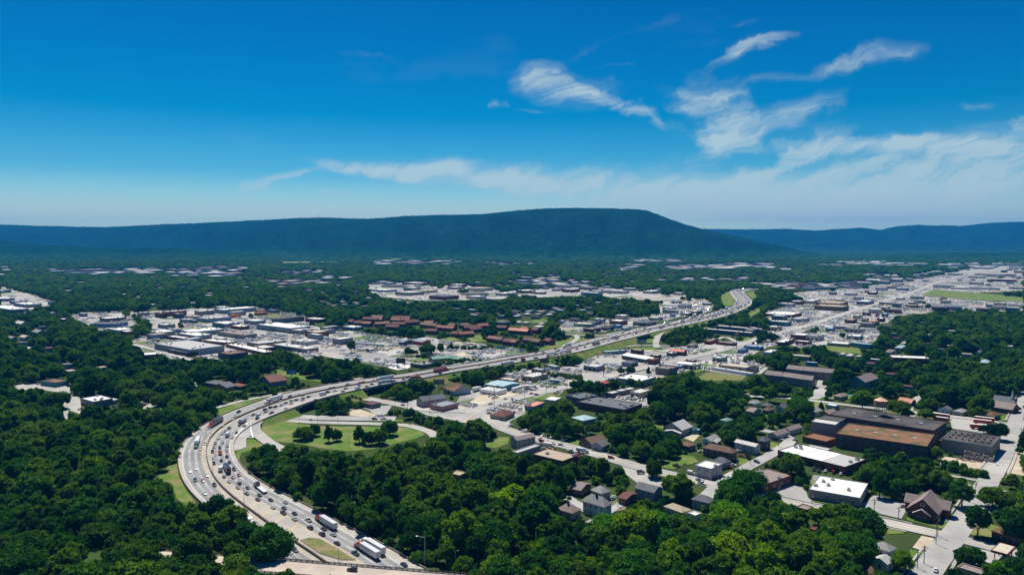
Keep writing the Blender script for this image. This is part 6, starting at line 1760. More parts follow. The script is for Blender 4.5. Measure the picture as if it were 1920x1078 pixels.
TRUCKS = [  # crop, front, rear, cab, trailer, label
    ('A', (338, 238), (628, 350), 'red', 'pearl', 'silver trailer truck with red cab, second from the bottom by the right barrier'),
    ('A', (828, 582), (1192, 730), 'red', 'pearl', 'nearest red cab truck with long silver trailer, left of a white trailer'),
    ('A', (905, 535), (1250, 672), 'white', 'pearl', 'pale trailer truck beside the nearest red cab truck, next to the barrier'),
    ('C', (860, 760), (985, 830), 'white', 'white', 'white trailer truck half hidden by trees left of the median'),
    ('B', (432, 395), (572, 320), 'red', 'dark', 'truck with red cab and dark trailer on the outer bend'),
    ('B', (240, 672), (300, 560), 'green', 'white', 'truck with green cab and white trailer on the outer bend'),
    ('B', (1150, 90), (1340, 30), 'white', 'white', 'all white truck on the left carriageway before the viaduct'),
    ('H', (710, 155), (900, 112), 'white', 'paleblue', 'white truck on the left carriageway level with the viaduct end'),
    ('H', (945, 160), (768, 195), 'white', 'pearl', 'silver trailer truck on the near side of the viaduct end'),
    ('H', (1185, 130), (1240, 118), 'orange', 'orange', 'orange truck beyond the viaduct'),
    ('H', (1480, 35), (1590, 15), 'maroon', 'red', 'truck with dark red trailer on the left carriageway beyond the viaduct'),
    ('c4', (165, 735), (25, 762), 'paleblue', 'pearl', 'pale trailer truck level with the dark billboard, left one'),
    ('c4', (775, 600), (655, 640), 'white', 'pearl', 'silver trailer truck right above the dark billboard'),
    ('c4', (935, 575), (825, 605), 'white', 'white', 'white trailer truck right of the dark billboard'),
    ('c4', (1365, 465), (1275, 495), 'maroon', 'maroon', 'dark red truck on the near carriageway by the grass triangle'),
    ('c4', (1540, 400), (1630, 372), 'pearl', 'silver', 'silver truck approaching the small underpass'),
]
RIGIDS = [('C', 565, 130, 'white', 'white', 4.5, 3.4, 'white box truck left of the long black truck'), ('B', 660, 505, 'white', 'white', 5.5, 3.2, 'white motorhome in the inner lanes of the bend'),
          ('B', 858, 330, 'dark', 'silver', 6, 3.0, 'dark and white truck in the jam before the hatched gore'), ('B', 562, 735, 'yellow', 'orange', 4.5, 1.7, 'flat truck carrying orange machinery in the middle of the jam'),
          ('H', 40, 325, 'paleblue', 'paleblue', 5, 3.0, 'pale blue box van on the viaduct'), ('H', 475, 250, 'white', 'white', 3.5, 2.6, 'small white box van on the viaduct'), ('c4', 480, 675, 'white', 'silver', 5, 3.2, 'silver box truck behind the maroon sign on the highway'),
          ('c4', 1600, 400, 'green', 'grey', 6, 3.2, 'grey green box truck by the small underpass'), ('H', 1150, 138, 'silver', 'silver', 5, 2.6, 'silver van before the orange truck')]
for c, f, r, cab, tr, lb in TRUCKS:
    m = ((f[0] + r[0]) / 2, (f[1] + r[1]) / 2)
    X, Y, z, hd, s = on_road(c, *m, 1.5 if c != 'A' else .1)
    tl = 15.8 if c != 'H' or f[0] != 1185 else 9
    e = put_semi(X, Y, z, hd, cab, tr, tl); reg_veh(e, '', c, *m, X, Y, s, lb)
# long black truck and the bare flatbed, near carriageway
X, Y, z, hd, s = on_road('C', 648, 118, 1.6); e = put_semi(X, Y, z, hd, 'black', 'black', 13); reg_veh(e, '', 'C', 648, 118, X, Y, s, 'long black truck in the middle of the jam')
X, Y, z, hd, s = on_road('C', 1075, 372, 1.0); e = put_semi(X, Y, z, hd, 'black', 'white', 13, 'flat'); reg_veh(e, '', 'C', 1075, 372, X, Y, s, 'black flatbed truck with empty white deck by the right barrier')
for c, x, y, cab, box, L, hb, lb in RIGIDS:
    X, Y, z, hd, s = on_road(c, x, y, 1.3); e = put_rigid(X, Y, z, hd, cab, box, L, hb); reg_veh(e, '', c, x, y, X, Y, s, lb)

NEAR = """
C 485 50 pickup dark;C 578 18 suv dark;C 683 40 suv brown;C 740 128 pickup maroon;C 805 200 sedan maroon;C 730 230 sedan red;C 612 220 suv silver;C 680 283 sedan silver;C 810 308 suv grey;C 790 360 sedan tan;C 915 362 sedan black
C 903 437 sedan teal;C 1068 455 sedan dark;C 1045 512 sedan black;C 1210 518 sedan black;C 1398 548 sedan silver;C 1242 612 sedan white;C 1380 622 sedan teal;C 1370 682 pickup brown;C 1515 690 sedan black;C 1515 762 sedan silver
C 1690 775 pickup white;C 1715 873 suv dark;C 1890 885 sedan black;C 1868 955 suv black;A 580 415 sedan silver;A 630 525 sedan black;A 865 655 pickup green;A 1490 798 sedan navy;A 90 615 sedan navy
C 178 155 sedan white;C 255 122 sedan white;C 395 208 sedan white;C 247 268 suv navy;C 345 272 sedan red;C 492 330 suv navy;C 365 438 sedan white;C 640 525 sedan white;C 700 553 suv navy;C 855 790 sedan white;C 1255 945 sedan white
B 475 800 sedan silver;B 465 720 pickup dark;B 483 660 sedan maroon;B 500 610 sedan maroon;B 558 672 suv dark;B 648 707 sedan dark;B 650 788 suv navy;B 657 648 sedan dark;B 601 605 sedan grey;B 545 550 sedan white
B 593 495 sedan silver;B 637 460 sedan dark;B 683 422 suv grey;B 718 538 sedan paleblue;B 775 475 sedan dark;B 873 395 suv silver;B 815 385 sedan dark;B 820 340 sedan dark;B 1042 298 suv navy;B 1055 255 van white
B 992 250 sedan grey;B 1148 212 sedan silver;B 1140 185 suv maroon;B 1225 222 pickup dark;B 1210 160 suv black;B 1275 146 sedan dark;B 1350 128 sedan tan;B 1408 172 sedan white;B 1408 98 suv silver;B 1478 108 sedan silver
B 1478 74 suv white;B 1540 62 sedan dark;B 1620 66 sedan white;B 1625 42 sedan grey;B 1695 22 sedan dark;B 1785 62 sedan dark
B 313 685 sedan blue;B 357 620 sedan grey;B 448 512 sedan white;B 600 395 sedan white;B 723 318 sedan white;B 748 270 sedan white;B 798 215 suv dark;B 1043 172 pickup white;B 1232 88 suv white;B 1335 76 sedan white;B 1455 15 sedan dark;B 1570 4 sedan dark;B 1620 2 suv silver
H 100 300 suv dark;H 188 285 sedan white;H 290 290 sedan tan;H 328 255 sedan black;H 130 250 sedan dark;H 168 243 sedan grey;H 345 200 pickup white;H 505 185 pickup red;H 543 173 sedan maroon;H 495 218 sedan silver;H 593 228 sedan orange
H 655 200 sedan dark;H 690 150 suv dark;H 870 195 sedan white;H 1110 118 sedan maroon;H 1215 82 sedan dark;H 1520 64 suv dark;H 1690 55 sedan dark;H 1060 138 suv silver;H 1640 8 sedan silver
c9 140 252 sedan dark;c9 285 178 sedan orange;c9 400 190 suv grey;c9 455 205 sedan dark;c9 565 185 sedan black;c9 745 98 sedan dark;c9 790 100 sedan grey;c9 1160 28 sedan maroon;c4 150 690 suv dark;c4 570 620 sedan silver;c4 955 590 sedan red
c4 1050 545 suv dark;c4 1080 490 sedan blue;c4 1160 520 suv dark;c4 1190 455 suv dark;c4 1235 510 sedan grey;c4 1410 440 sedan dark;c4 1425 410 suv grey;c4 1480 430 sedan dark;c4 1500 405 sedan white;c4 1770 320 sedan red;c4 1870 330 van maroon;c4 1820 355 sedan dark
c4 370 650 sedan maroon;c4 405 645 sedan white;c4 300 690 van maroon;c4 640 650 sedan dark;c4 1110 575 sedan silver;c4 1330 415 sedan white;c4 1660 335 suv silver
"""
used = []
for line in NEAR.strip().replace('\n', ';').split(';'):
    c, x, y, kind, colr = line.split(); x, y = float(x), float(y)
    X, Y, z, hd, s = on_road(c, x, y, .75)
    py = full(c, (x, y))[1]
    e = put_car(kind, colr, X, Y, z, hd, 0 if py > 900 else 1 if py > 735 else 2)
    reg_veh(e, f'{CN.get(colr, colr)} {KN[kind]}', c, x, y, X, Y, s)

# the one on the overbridge
ob = [o for o in col.objects if o.name == 'overbridge'][0]
X, Y = G(*full('A', (825, 862)), 7.9)
e = put_car('suv', 'dark', X, Y, 7.02, ob.rotation_euler.z + math.pi, 0); tag(e, 'dark estate car crossing the railed bridge at the bottom', 'car')
# cars on streets and lots, near enough to be told apart: crop x y kind colour heading(deg) label
SIDE = """E 880 305 sedan white 20|white saloon alone in the cracked car park by the church
E 1163 858 sedan white 60|white saloon at the bottom of the wide pale street
D 118 632 pickup grey 50|grey pickup at the left end of the asphalt strip behind the white shop
D 160 645 pickup dark 55|black pickup with load on the asphalt strip
D 218 648 sedan white 60|white saloon in the asphalt strip, between a black pickup and a red car
D 288 658 suv red 60|red car on the asphalt strip behind the white shop
D 350 672 sedan white 60|white saloon at the right end of the asphalt strip
D 175 165 sedan blue 10|blue car by the left end of the mill
G 325 620 pickup black -40|black pickup on the pale forecourt left of the white block
G 515 712 van white -40|white van parked at the left corner of the white block
G 645 845 pickup white -40|white pickup waiting at the street corner under the poles
G 610 800 sedan grey -40|grey car in the shade left of the white pickup
G 985 635 suv red -20|dark red car beside the blue grey cottage
G 1040 610 sedan white -20|white car next to the dark red one by the cottage
G 1145 500 sedan red -20|red saloon on the drive of the pale two storey building
G 1105 430 sedan white 0|white saloon by the pale two storey building
G 1140 440 sedan silver 0|silver saloon by the pale two storey building
G 1590 290 pickup navy -20|blue pickup on the upper side street
G 1635 290 sedan white -20|white saloon behind the blue pickup on the upper side street
G 1340 575 suv navy -60|dark blue car parked at the bend of the side street
G 632 440 sedan white 10|white saloon left of the long brown hip roof
G 1825 295 sedan paleblue 20|pale blue saloon near the white warehouse corner
F 1625 570 van navy 10|dark blue van with pale roof on the gravel beside the round evergreen
F 1255 385 suv red -30|red car at the edge of the big trees
F 1075 290 pickup tan -10|tan pickup in front of the slate roofed porch house
F 880 215 suv navy -30|navy car by the triangular lawn
F 750 300 pickup white -30|white pickup behind the white box truck
F 770 335 suv black -30|black car in front of the pale roof, left of a red truck
F 800 340 sedan white -30|white car in front of the pale roof
F 845 355 pickup red -30|bright red truck in front of the long tan warehouse
F 375 178 suv red -30|dark red car on the street above the long tan warehouse
F 365 150 sedan white -30|white saloon behind the dark red car on the street
F 350 222 van bluegrey -10|grey van left of the white box truck
F 415 268 sedan white -20|white car on the lot above the tan warehouse
F 440 268 sedan red -20|red car on the lot above the tan warehouse
F 485 275 sedan yellow -20|yellow car on the lot above the tan warehouse
F 515 205 sedan white -20|white saloon driving past the triangular lawn, left one
F 615 222 sedan silver -20|silver saloon driving past the triangular lawn, right one
F 1270 900 sedan paleblue 50|turquoise car behind the pale blue house
F 1280 880 sedan white 50|white car behind the pale blue house
H 1050 463 sedan silver -15|silver saloon on the street under the viaduct
H 690 640 suv black 0|black car on the street beside the loop
H 765 600 van white 0|white van on the street beside the loop
H 805 640 pickup silver 0|silver pickup at the tree edge beside the loop
B 1732 318 sedan white 0|white saloon on the street entering the viaduct
c9 440 715 pickup white 45|white and black pickup at the road junction
c9 650 645 sedan white 25|white saloon by the blue sign on the boulevard
c9 1010 572 sedan red 25|red and white car on the boulevard
c9 1075 585 sedan black 25|black saloon on the boulevard beside the lawn
c9 1335 487 suv white 25|white car on the boulevard right of the poles
c9 1485 452 suv white 25|white car on the boulevard behind the teal trailer
c9 425 842 sedan black 0|black car left of the maroon brown diner
c9 610 885 pickup navy 10|dark pickup below the maroon brown diner
c9 405 795 sedan white 60|white saloon left of the maroon brown diner
c9 940 405 suv dark 20|dark car behind the boulevard fence
c9 1010 405 sedan grey 20|grey car behind the boulevard fence, right one
c9 1420 360 pickup white 0|white pickup by the planted strip
c9 1490 315 suv navy 0|navy car at the restaurant front
c10 1125 490 pickup tan 20|pickup parked in the left clearing
c10 540 145 pickup navy 20|blue pickup left of the teal walled shop
c10 765 160 van white 10|white van before the teal walled shop
Q 525 162 sedan white 0|white saloon in front of the clearing building
Q 560 165 sedan navy 0|dark blue saloon in front of the clearing building
c10 1580 455 sedan blue 0|blue car right of the clearing building"""
CARC['pearl'] = (.60, .62, .63)
CARC['bluegrey'] = (.25, .29, .32)
for line in SIDE.split('\n'):
    a, lb = line.split('|'); c, x, y, kind, colr, hd = a.split()
    X, Y = G(*full(c, (float(x), float(y))), 1.1)
    e = put_car(kind, colr, X, Y, .55 if c in 'HB' or 'street' in lb or 'boulevard' in lb else .42, math.radians(float(hd)), 1); e['label'] = lb
    p = PX(X, Y, 1); raster([(p[0] - 7, p[1] - 5), (p[0] + 7, p[1] - 5), (p[0] + 7, p[1] + 3), (p[0] - 7, p[1] + 3)])
for c, x, y, cab, box, L, hb, hd, lb in (('F', 472, 240, 'white', 'white', 7, 3.3, -28, 'white box truck on the street above the tan warehouse, left one'), ('F', 895, 305, 'white', 'white', 7, 3.3, -28, 'white box truck on the street above the tan warehouse, right one'),
                                        ('c9', 255, 430, 'grey', 'maroon', 7, 2.6, 12, 'dark red truck at the back of the dirt yard'), ('c9', 850, 425, 'yellow', 'yellow', 6, 3, 0, 'yellow lorry beside the cream roofed warehouse'), ('c4', 1360, 615, 'yellow', 'yellow', 9, 3, -3, 'yellow bus on the yard by the slip road')):
    X, Y = G(*full(c, (x, y)), 1.6); e = put_rigid(X, Y, .45, math.radians(hd), cab, box, L, hb); e['label'] = lb


def trailer(c, p, q, colr, lb, grp=None):
    A, B_ = [np.array(G(*full(c, s), 0)) for s in (p, q)]; dd = B_ - A; L = float(np.hypot(*dd))
    e = empty('trailer', (A[0], A[1], .4), math.atan2(dd[1], dd[0])); tag(e, lb, 'trailer', grp)
    b = MB(); b.box(0, L, -1.3, 1.3, 1.1, 4.0); o = obj('box_body', b.mesh('box_body', [PAINT]), e); o.color = (*CARC.get(colr, colr), 1)
    b = MB(); b.box(.01, L - .01, -1.29, 1.29, 4.002, 4.06); obj('roof', b.mesh('roof', [bmat('roof', 'white')]), e)
    obj('wheels', wheels_mesh((1.6, 2.8, L - 2), .5), e)


trailer('c9', (1265, 430), (1400, 446), (.02, .22, .30), 'teal blue trailer standing alone by the boulevard', 'trailers in the boulevard yards')
for k, (p, q) in enumerate([((190, 555), (305, 530)), ((300, 575), (430, 540)), ((345, 582), (470, 548)), ((395, 590), (520, 555)), ((450, 598), (580, 562)), ((505, 604), (655, 566)), ((745, 560), (870, 525)), ((900, 525), (970, 510)), ((970, 522), (1062, 508))]):
    trailer('c9', p, q, (.70, .72, .72), f'{ORD[k]} white trailer from the left in the dirt yard by the pale blue sheds', 'trailers in the boulevard yards')
for k, (p, q) in enumerate([((1520, 640), (1650, 655)), ((1660, 655), (1800, 665)), ((1580, 625), (1690, 630)), ((1810, 668), (1920, 672)), ((1000, 545), (1060, 555)), ((1090, 560), (1150, 572))]):
    trailer('c2', p, q, (.42, .50, .52), f'{ORD[k]} of the pale trailers in the truck yard near the lone tree', 'trailers in the truck yard')

# remaining traffic farther along, lane by lane
n_near = sum(1 for o in col.objects if o.get('category') in ('car', 'pickup', 'van'))
rr = random.Random(5)
slots = []
i_start = int(np.argmin(np.hypot(HPX - 1010, HPY - 666)))
for side in (1, -1):
    for lane in range(3):
        t = HT[i_start] + rr.uniform(0, 30)
        while t < HT[-1] - 20:
            slots.append((t, side, lane)); t += rr.uniform(14, 34) if t > 1300 else rr.uniform(26, 62)
slots.sort()
taken = [(v['x'], v['y'], 13 if not v['desc'] else 8) for v in VEH]
stuff_pts = []
room = max(0, 296 - n_near); k = 0
colsel = ['white', 'white', 'silver', 'silver', 'black', 'grey', 'dark', 'navy', 'red', 'maroon', 'tan', 'white', 'paleblue']
TOWN = ['near the grass triangle', 'on the long straight toward the hills', 'at the far bend of the highway']
DT = {}
for t, side, lane in slots:
    o_y = np.interp(t, HT, YO if side > 0 else YL); o_w = np.interp(t, HT, WO if side > 0 else WLo)
    o = o_y + (o_w - o_y) * (lane + .5) / 3
    p = np.array([np.interp(t, HT, HC[:, j]) for j in (0, 1)]); n = np.array([np.interp(t, HT, HN[:, j]) for j in (0, 1)])
    X, Y = p + n * o; z = float(np.interp(t, HT, HZ)) + .02
    if any((X - a) ** 2 + (Y - b_) ** 2 < c_ * c_ for a, b_, c_ in taken): continue
    hd = math.atan2(-n[0] * 1, n[1]) if False else math.atan2(float(np.interp(t, HT, HTan[:, 1])), float(np.interp(t, HT, HTan[:, 0]))) + (0 if side > 0 else math.pi)
    kind = rr.choice(('sedan', 'sedan', 'suv', 'suv', 'pickup', 'van')); cl = rr.choice(colsel)
    if rr.random() < .09 and t < 2000:
        e = put_semi(X, Y, z, hd, rr.choice(('white', 'blue', 'maroon', 'silver')), rr.choice(('white', 'silver', 'silver', 'paleblue')))
        tag(e, None, 'truck', 'vehicles in the distant highway traffic'); DT.setdefault(('trailer truck', 0 if t < 1150 else 1 if t < 1600 else 2, side), []).append(e); taken.append((X, Y, 16)); continue
    taken.append((X, Y, 7))
    if k < room:
        e = put_car(kind, cl, X, Y, z, hd, 2); k += 1
        tag(e, None, None, 'vehicles in the distant highway traffic'); DT.setdefault((f'small {CN.get(cl, cl)} {KN[kind]}', 0 if t < 1150 else 1 if t < 1600 else 2, side), []).append(e)
    else: stuff_pts.append((X, Y, z, hd))

for (d_, k_, sd_), L in DT.items():
    w_ = ('dark billboard', 'small underpass', 'start of the long straight')[k_]
    for i, e in enumerate(L): e['label'] = f'{ORD[i]} {d_} on {"right" if sd_ > 0 else "left"} carriageway past the {w_}'
# label the cars of the near traffic by colour, kind, carriageway and landmark
LM = [('nearest red cab truck', 'A', 980, 665), ('second red cab truck', 'A', 470, 300), ('empty flatbed truck', 'C', 1075, 372), ('long black truck', 'C', 648, 118), ('white motorhome', 'B', 660, 505), ('hatched gore', 'B', 880, 450), ('green cab truck', 'B', 270, 620), ('red cab truck on the bend', 'B', 500, 358),
      ('white truck before the viaduct', 'B', 1240, 60), ('paired trucks on the viaduct', 'H', 840, 160), ('orange truck', 'H', 1210, 125), ('dark red trailer', 'H', 1535, 25), ('dark billboard', 'c4', 590, 650), ('small underpass', 'c4', 1700, 380), ('orange machinery', 'B', 562, 735), ('trailer under the trees', 'C', 920, 800)]
LMW = [(n, *on_road(c, x, y)[:2]) for n, c, x, y in LM]
grp = {}
for v in VEH:
    side = 'right' if v['s'] > 0 else 'left'
    if v['fixed']: v['e']['label'] = v['fixed']; v['e']['group'] = 'trucks on the highway'; continue
    n, lx, ly = min(LMW, key=lambda q: (q[1] - v['x']) ** 2 + (q[2] - v['y']) ** 2)
    grp.setdefault((v['desc'], side, n), []).append((math.hypot(v['x'] - lx, v['y'] - ly), v))
for (d, side, n), L in grp.items():
    L.sort(key=lambda q: q[0])
    for i, (_, v) in enumerate(L):
        v['e']['group'] = 'vehicles on the highway'
        w = f'{d} on the {side} carriageway' if len(L) == 1 else f'{ORD[i]} closest {d} on {side} carriageway'
        v['e']['label'] = f'{w}, near the {n}' if len(L) == 1 else f'{w} to the {n}'
# a car stands alone in the rough median opening: none


# parked cars by the hundred in the yards: one body of stuff, each a small car on the ground
def instances(name, pts, protos, label, rot_tilt=None):
    """points (x, y, z, heading, scale, index) carrying copies of prototype meshes"""
    P = np.asarray(pts, float)
    me = bpy.data.meshes.new(name); me.vertices.add(len(P)); me.vertices.foreach_set('co', P[:, :3].astype('f').ravel())
    for nm, ty, dat in (('rot', 'FLOAT', P[:, 3]), ('size', 'FLOAT', P[:, 4]), ('which', 'INT', P[:, 5])):
        a = me.attributes.new(nm, ty, 'POINT'); a.data.foreach_set('value', dat.astype('i' if ty == 'INT' else 'f'))
    pc = bpy.data.collections.new(name + '_kinds')
    for i, m in enumerate(protos): pc.objects.link(bpy.data.objects.new(f'{name}_{i:02d}', m))
    ng = bpy.data.node_groups.new(name + '_scatter', 'GeometryNodeTree')
    ng.interface.new_socket('Geometry', in_out='INPUT', socket_type='NodeSocketGeometry')
    ng.interface.new_socket('Geometry', in_out='OUTPUT', socket_type='NodeSocketGeometry')
    N, Lk = ng.nodes, ng.links
    gi, go = N.new('NodeGroupInput'), N.new('NodeGroupOutput')
    ci = N.new('GeometryNodeCollectionInfo'); ci.inputs['Collection'].default_value = pc; ci.inputs['Separate Children'].default_value = True; ci.inputs['Reset Children'].default_value = True
    ip = N.new('GeometryNodeInstanceOnPoints'); ip.inputs['Pick Instance'].default_value = True
    Lk.new(gi.outputs[0], ip.inputs['Points']); Lk.new(ci.outputs[0], ip.inputs['Instance'])
    def at(nm, ty):
        n = N.new('GeometryNodeInputNamedAttribute'); n.data_type = ty; n.inputs['Name'].default_value = nm; return n.outputs['Attribute']
    Lk.new(at('which', 'INT'), ip.inputs['Instance Index'])
    cx = N.new('ShaderNodeCombineXYZ'); Lk.new(at('rot', 'FLOAT'), cx.inputs[2]); Lk.new(cx.outputs[0], ip.inputs['Rotation'])
    Lk.new(at('size', 'FLOAT'), ip.inputs['Scale'])
    Lk.new(ip.outputs[0], go.inputs[0])
    o = obj(name, me); md = o.modifiers.new('scatter', 'NODES'); md.node_group = ng
    return tag(o, label, None, None, 'stuff')


lot_pts = [(x, y, z, h, 1, rr.randint(0, 3)) for x, y, z, h in stuff_pts]
LOTS.sort(key=lambda q: -max(p[1] for p in q[0]))
for poly, (dens, where) in LOTS:
    arr = np.zeros((1078, 1920), bool); raster(poly, True, arr)
    W = np.array([G(*p) for p in poly]); x0, y0 = W.min(0); x1, y1 = W.max(0)
    t = math.radians(-40); v, u = np.array([math.cos(t), math.sin(t)]), np.array([-math.sin(t), math.cos(t)])
    c0 = W.mean(0); R_ = max(x1 - x0, y1 - y0)
    for a in np.arange(-R_ / 2, R_ / 2, 19):
        row = c0 + u * a
        for s in np.arange(-R_ / 2, R_ / 2, 2.9):
            if vnoise(np.array([s / 24 + a * 7.1]), np.array([a / 30 + 3.3]), 5)[0] < 1 - .56 * dens or rr.random() < .2: continue
            for d_ in (0, 5.6):
                if rr.random() < .3: continue
                p = row + v * s + u * (d_ + rr.uniform(-.4, .4))
                if p[1] < 300 or (p[1] > 1900 and rr.random() < .6): continue
                px, py = PX(p[0], p[1], 0)
                if not (0 <= px < 1920 and 0 <= py < 1078) or not arr[int(py), int(px)]: continue
                if any((p[0] - f[0]) ** 2 + (p[1] - f[1]) ** 2 < (f[2] * .95) ** 2 for f in FOOT if abs(f[0] - p[0]) < 80): continue
                if any(np.min((C[:, 0] - p[0]) ** 2 + (C[:, 1] - p[1]) ** 2) < (wd / 2 + 1) ** 2 for C, _, _, wd in ROADS): continue
                if np.min((HC[:, 0] - p[0]) ** 2 + (HC[:, 1] - p[1]) ** 2) < 34 ** 2: continue
                if len(lot_pts) < 11000: lot_pts.append((p[0], p[1], .55, t + math.pi / 2 + (math.pi if rr.random() < .5 else 0) + rr.uniform(-.06, .06), 1, rr.randint(0, 3)))
instances('parked_cars', lot_pts, [CM[k]['lot'] for k in ('sedan', 'suv', 'pickup', 'van')], 'rows of small parked cars filling the yards and car lots')


# ------------------------------------------------------------------ poles, lamps, billboards
def lamp(c, base, topy, arm, lb, grp='tall lamps along the highway', z0=0.0):
    bx, by = full(c, base); X, Y = G(bx, by, z0); ty = full(c, (0, topy))[1]
    hgt = max(8, min(26, Y * (by - ty) / F))
    e = empty('street_lamp', (X, Y, z0)); tag(e, lb, 'street lamp', grp)
    b = MB(); b.tube((0, 0, -.2), (0, 0, hgt), .16, .09, 8); obj('pole', b.mesh('pole', [STEEL]), e)
    b = MB(); b.tube((0, 0, hgt - .1), (arm, 0, hgt + .5), .07, .06, 6); obj('arm', b.mesh('arm', [STEEL]), e)
    b = MB(); b.box(min(arm, arm * 1.25), max(arm, arm * 1.25), -.22, .22, hgt + .38, hgt + .6); obj('lamp_head', b.mesh('lamp_head', [LAMPW]), e)


for c, b_, ty, arm, lb, z in [('C', (870, 595), 310, 2.5, 'street lamp on the median beside the yellow hatching', .6), ('C', (473, 185), -30, 2.5, 'street lamp on the median at the black truck', .6), ('B', (390, 680), 425, 2.5, 'street lamp on the median at the sharpest bend', .8),
                              ('B', (803, 290), 150, 2.5, 'street lamp on the median above the bend', 3), ('A', (655, 850), 565, -2.5, 'street lamp rising in front of the railed bridge', .3), ('A', (1765, 800), 435, -3.5, 'street lamp in the wood right of the nearest trucks', .2),
                              ('A', (807, 290), 10, 2, 'street lamp at the wood edge above the red cab truck', .2), ('P', (1415, 1030), 868, -3, 'street lamp with long arm in the bottom wood', .2), ('P', (745, 305), 178, 1.5, 'street lamp left of the three loop trees', .1),
                              ('P', (843, 278), 195, 2, 'street lamp with bright head on the loop', .1), ('B', (1185, 300), 225, 1.5, 'street lamp beside the hatched gore', 3), ('H', (950, 495), 395, -2.5, 'street lamp beside the street under the viaduct', .1),
                              ('H', (1275, 750), 620, 3.5, 'street lamp at the right end of the loop', .1), ('H', (365, 1000), 850, 1.5, 'street lamp on the lower loop grass', .1), ('H', (225, 690), 540, 1.5, 'street lamp at the left of the loop street', .1),
                              ('H', (628, 665), 500, 1.5, 'street lamp in the middle of the loop street', .1), ('R', (40, 1060), 945, 1, 'street lamp at the bottom behind the railed bridge', .2)]:
    lamp(c, b_, ty, arm, lb, z0=z)


def pole(c, x, y0, y1, lb, cross=True):
    bx, by = full(c, (x, y1)); X, Y = G(bx, by, 0); hgt = max(7, min(22, Y * (by - full(c, (x, y0))[1]) / F))
    e = empty('utility_pole', (X, Y, 0), -.7); tag(e, lb, 'utility pole', 'wooden utility poles')
    b = MB(); b.tube((0, 0, -.2), (0, 0, hgt), .2, .13, 7); obj('pole', b.mesh('pole', [WOODP]), e)
    if cross:
        b = MB(); b.box(-1.2, 1.2, -.08, .08, hgt - 1.2, hgt - 1.0); obj('crossarm', b.mesh('crossarm', [WOODP]), e)
        b = MB(); b.tube((.4, .15, hgt - 3), (.4, .15, hgt - 2), .25, .25, 8); obj('transformer', b.mesh('transformer', [STEEL]), e)


for q in [('c9', 492, 490, 768, 'utility pole nearest the maroon brown diner'), ('c9', 915, 395, 662, 'utility pole at the left end of the boulevard lawn'), ('c9', 1212, 385, 612, 'utility pole in the middle of the boulevard lawn'), ('c9', 1502, 355, 560, 'utility pole at the right end of the boulevard lawn'),
          ('D', 1892, 280, 455, 'utility pole at the right edge beside the mill street'), ('E', 843, 310, 438, 'utility pole at the church side of the cracked car park'), ('E', 635, 272, 352, 'utility pole at the shop side of the cracked car park'), ('E', 1165, 440, 645, 'utility pole with pale top at the crossroads corner'),
          ('E', 1180, 385, 580, 'utility pole in front of the church door'), ('E', 1382, 265, 368, 'utility pole behind the bare tree by the church'), ('E', 1505, 100, 188, 'utility pole at the upper corner of the church lawn'), ('E', 1445, 150, 282, 'utility pole halfway up the church lawn'),
          ('E', 1062, 635, 812, 'utility pole beside the bare plot'), ('E', 1005, 680, 850, 'utility pole left of the bare plot'), ('E', 100, 210, 300, 'utility pole at the left corner of the white shop'), ('G', 672, 620, 852, 'utility pole right in front of the white two storey block'),
          ('G', 1256, 470, 615, 'utility pole halfway up the side street'), ('G', 1100, 555, 700, 'utility pole below the blue grey cottage'), ('G', 840, 690, 832, 'utility pole at the right corner of the white block'), ('G', 1612, 855, 1002, 'utility pole in the lot by the brick shop'),
          ('G', 1615, 300, 392, 'utility pole by the upper side street'), ('G', 420, 590, 740, 'utility pole left of the white van'), ('F', 878, 55, 315, 'tall utility pole beside the white box truck'), ('F', 453, 85, 205, 'utility pole by the dark red car'),
          ('F', 620, 85, 202, 'utility pole at the left tip of the triangular lawn'), ('F', 1212, 285, 398, 'utility pole with lamp by the big trees'), ('F', 1335, 870, 1015, 'utility pole right of the pale blue house'), ('H', 1105, 425, 520, 'utility pole left of the dark gabled warehouse'),
          ('H', 1385, 350, 560, 'utility pole before the pink walled shop'), ('c5', 1328, 470, 585, 'utility pole by the parking lot right of the palm-like trees')]:
    pole(*q)


def billboard(c, x0, y0, x1, y1, yb, colr, lb, legs=1, rz=0.0, stripe=None):
    bx, by = full(c, ((x0 + x1) / 2, yb)); X, Y = G(bx, by, 0)
    s = CROP[c][2]; w = (x1 - x0) / s * Y / F; zb = (yb - y1) / s * Y / F; zt = (yb - y0) / s * Y / F
    e = empty('billboard', (X, Y, 0), rz); tag(e, lb, 'billboard')
    b = MB()
    for i in range(legs):
        xx = 0 if legs == 1 else -w / 2 + w * (i + .5) / legs
        b.tube((xx, .5, -.3), (xx, .5, zb + 1), .35 if legs == 1 else .18, None, 8)
    obj('post', b.mesh('post', [mat('dark_railing', (.035, .028, .024))]), e)
    b = MB(); b.box(-w / 2, w / 2, .1, .9, zb, zt); obj('frame', b.mesh('frame', [DARKM]), e)
    b = MB(); b.box(-w / 2 + .15, w / 2 - .15, .02, .098, zb + .15, zt - .15); p = obj('sign_face', b.mesh('sign_face', [mat('sign_' + colr, COLS.get(colr, (.1, .1, .1)))]), e)
    if stripe:
        b = MB(); b.box(-w * .1, w * .36, -.01, .018, zb + (zt - zb) * .35, zb + (zt - zb) * .6); obj('poster_patch', b.mesh('poster_patch', [mat('sign_' + stripe, COLS[stripe])]), e)
    p0, p1 = PX(X - w / 2, Y, zt), PX(X + w / 2, Y, zb); raster([(p0[0], p0[1]), (p1[0], p0[1]), (p1[0], p1[1]), (p0[0], p1[1])])


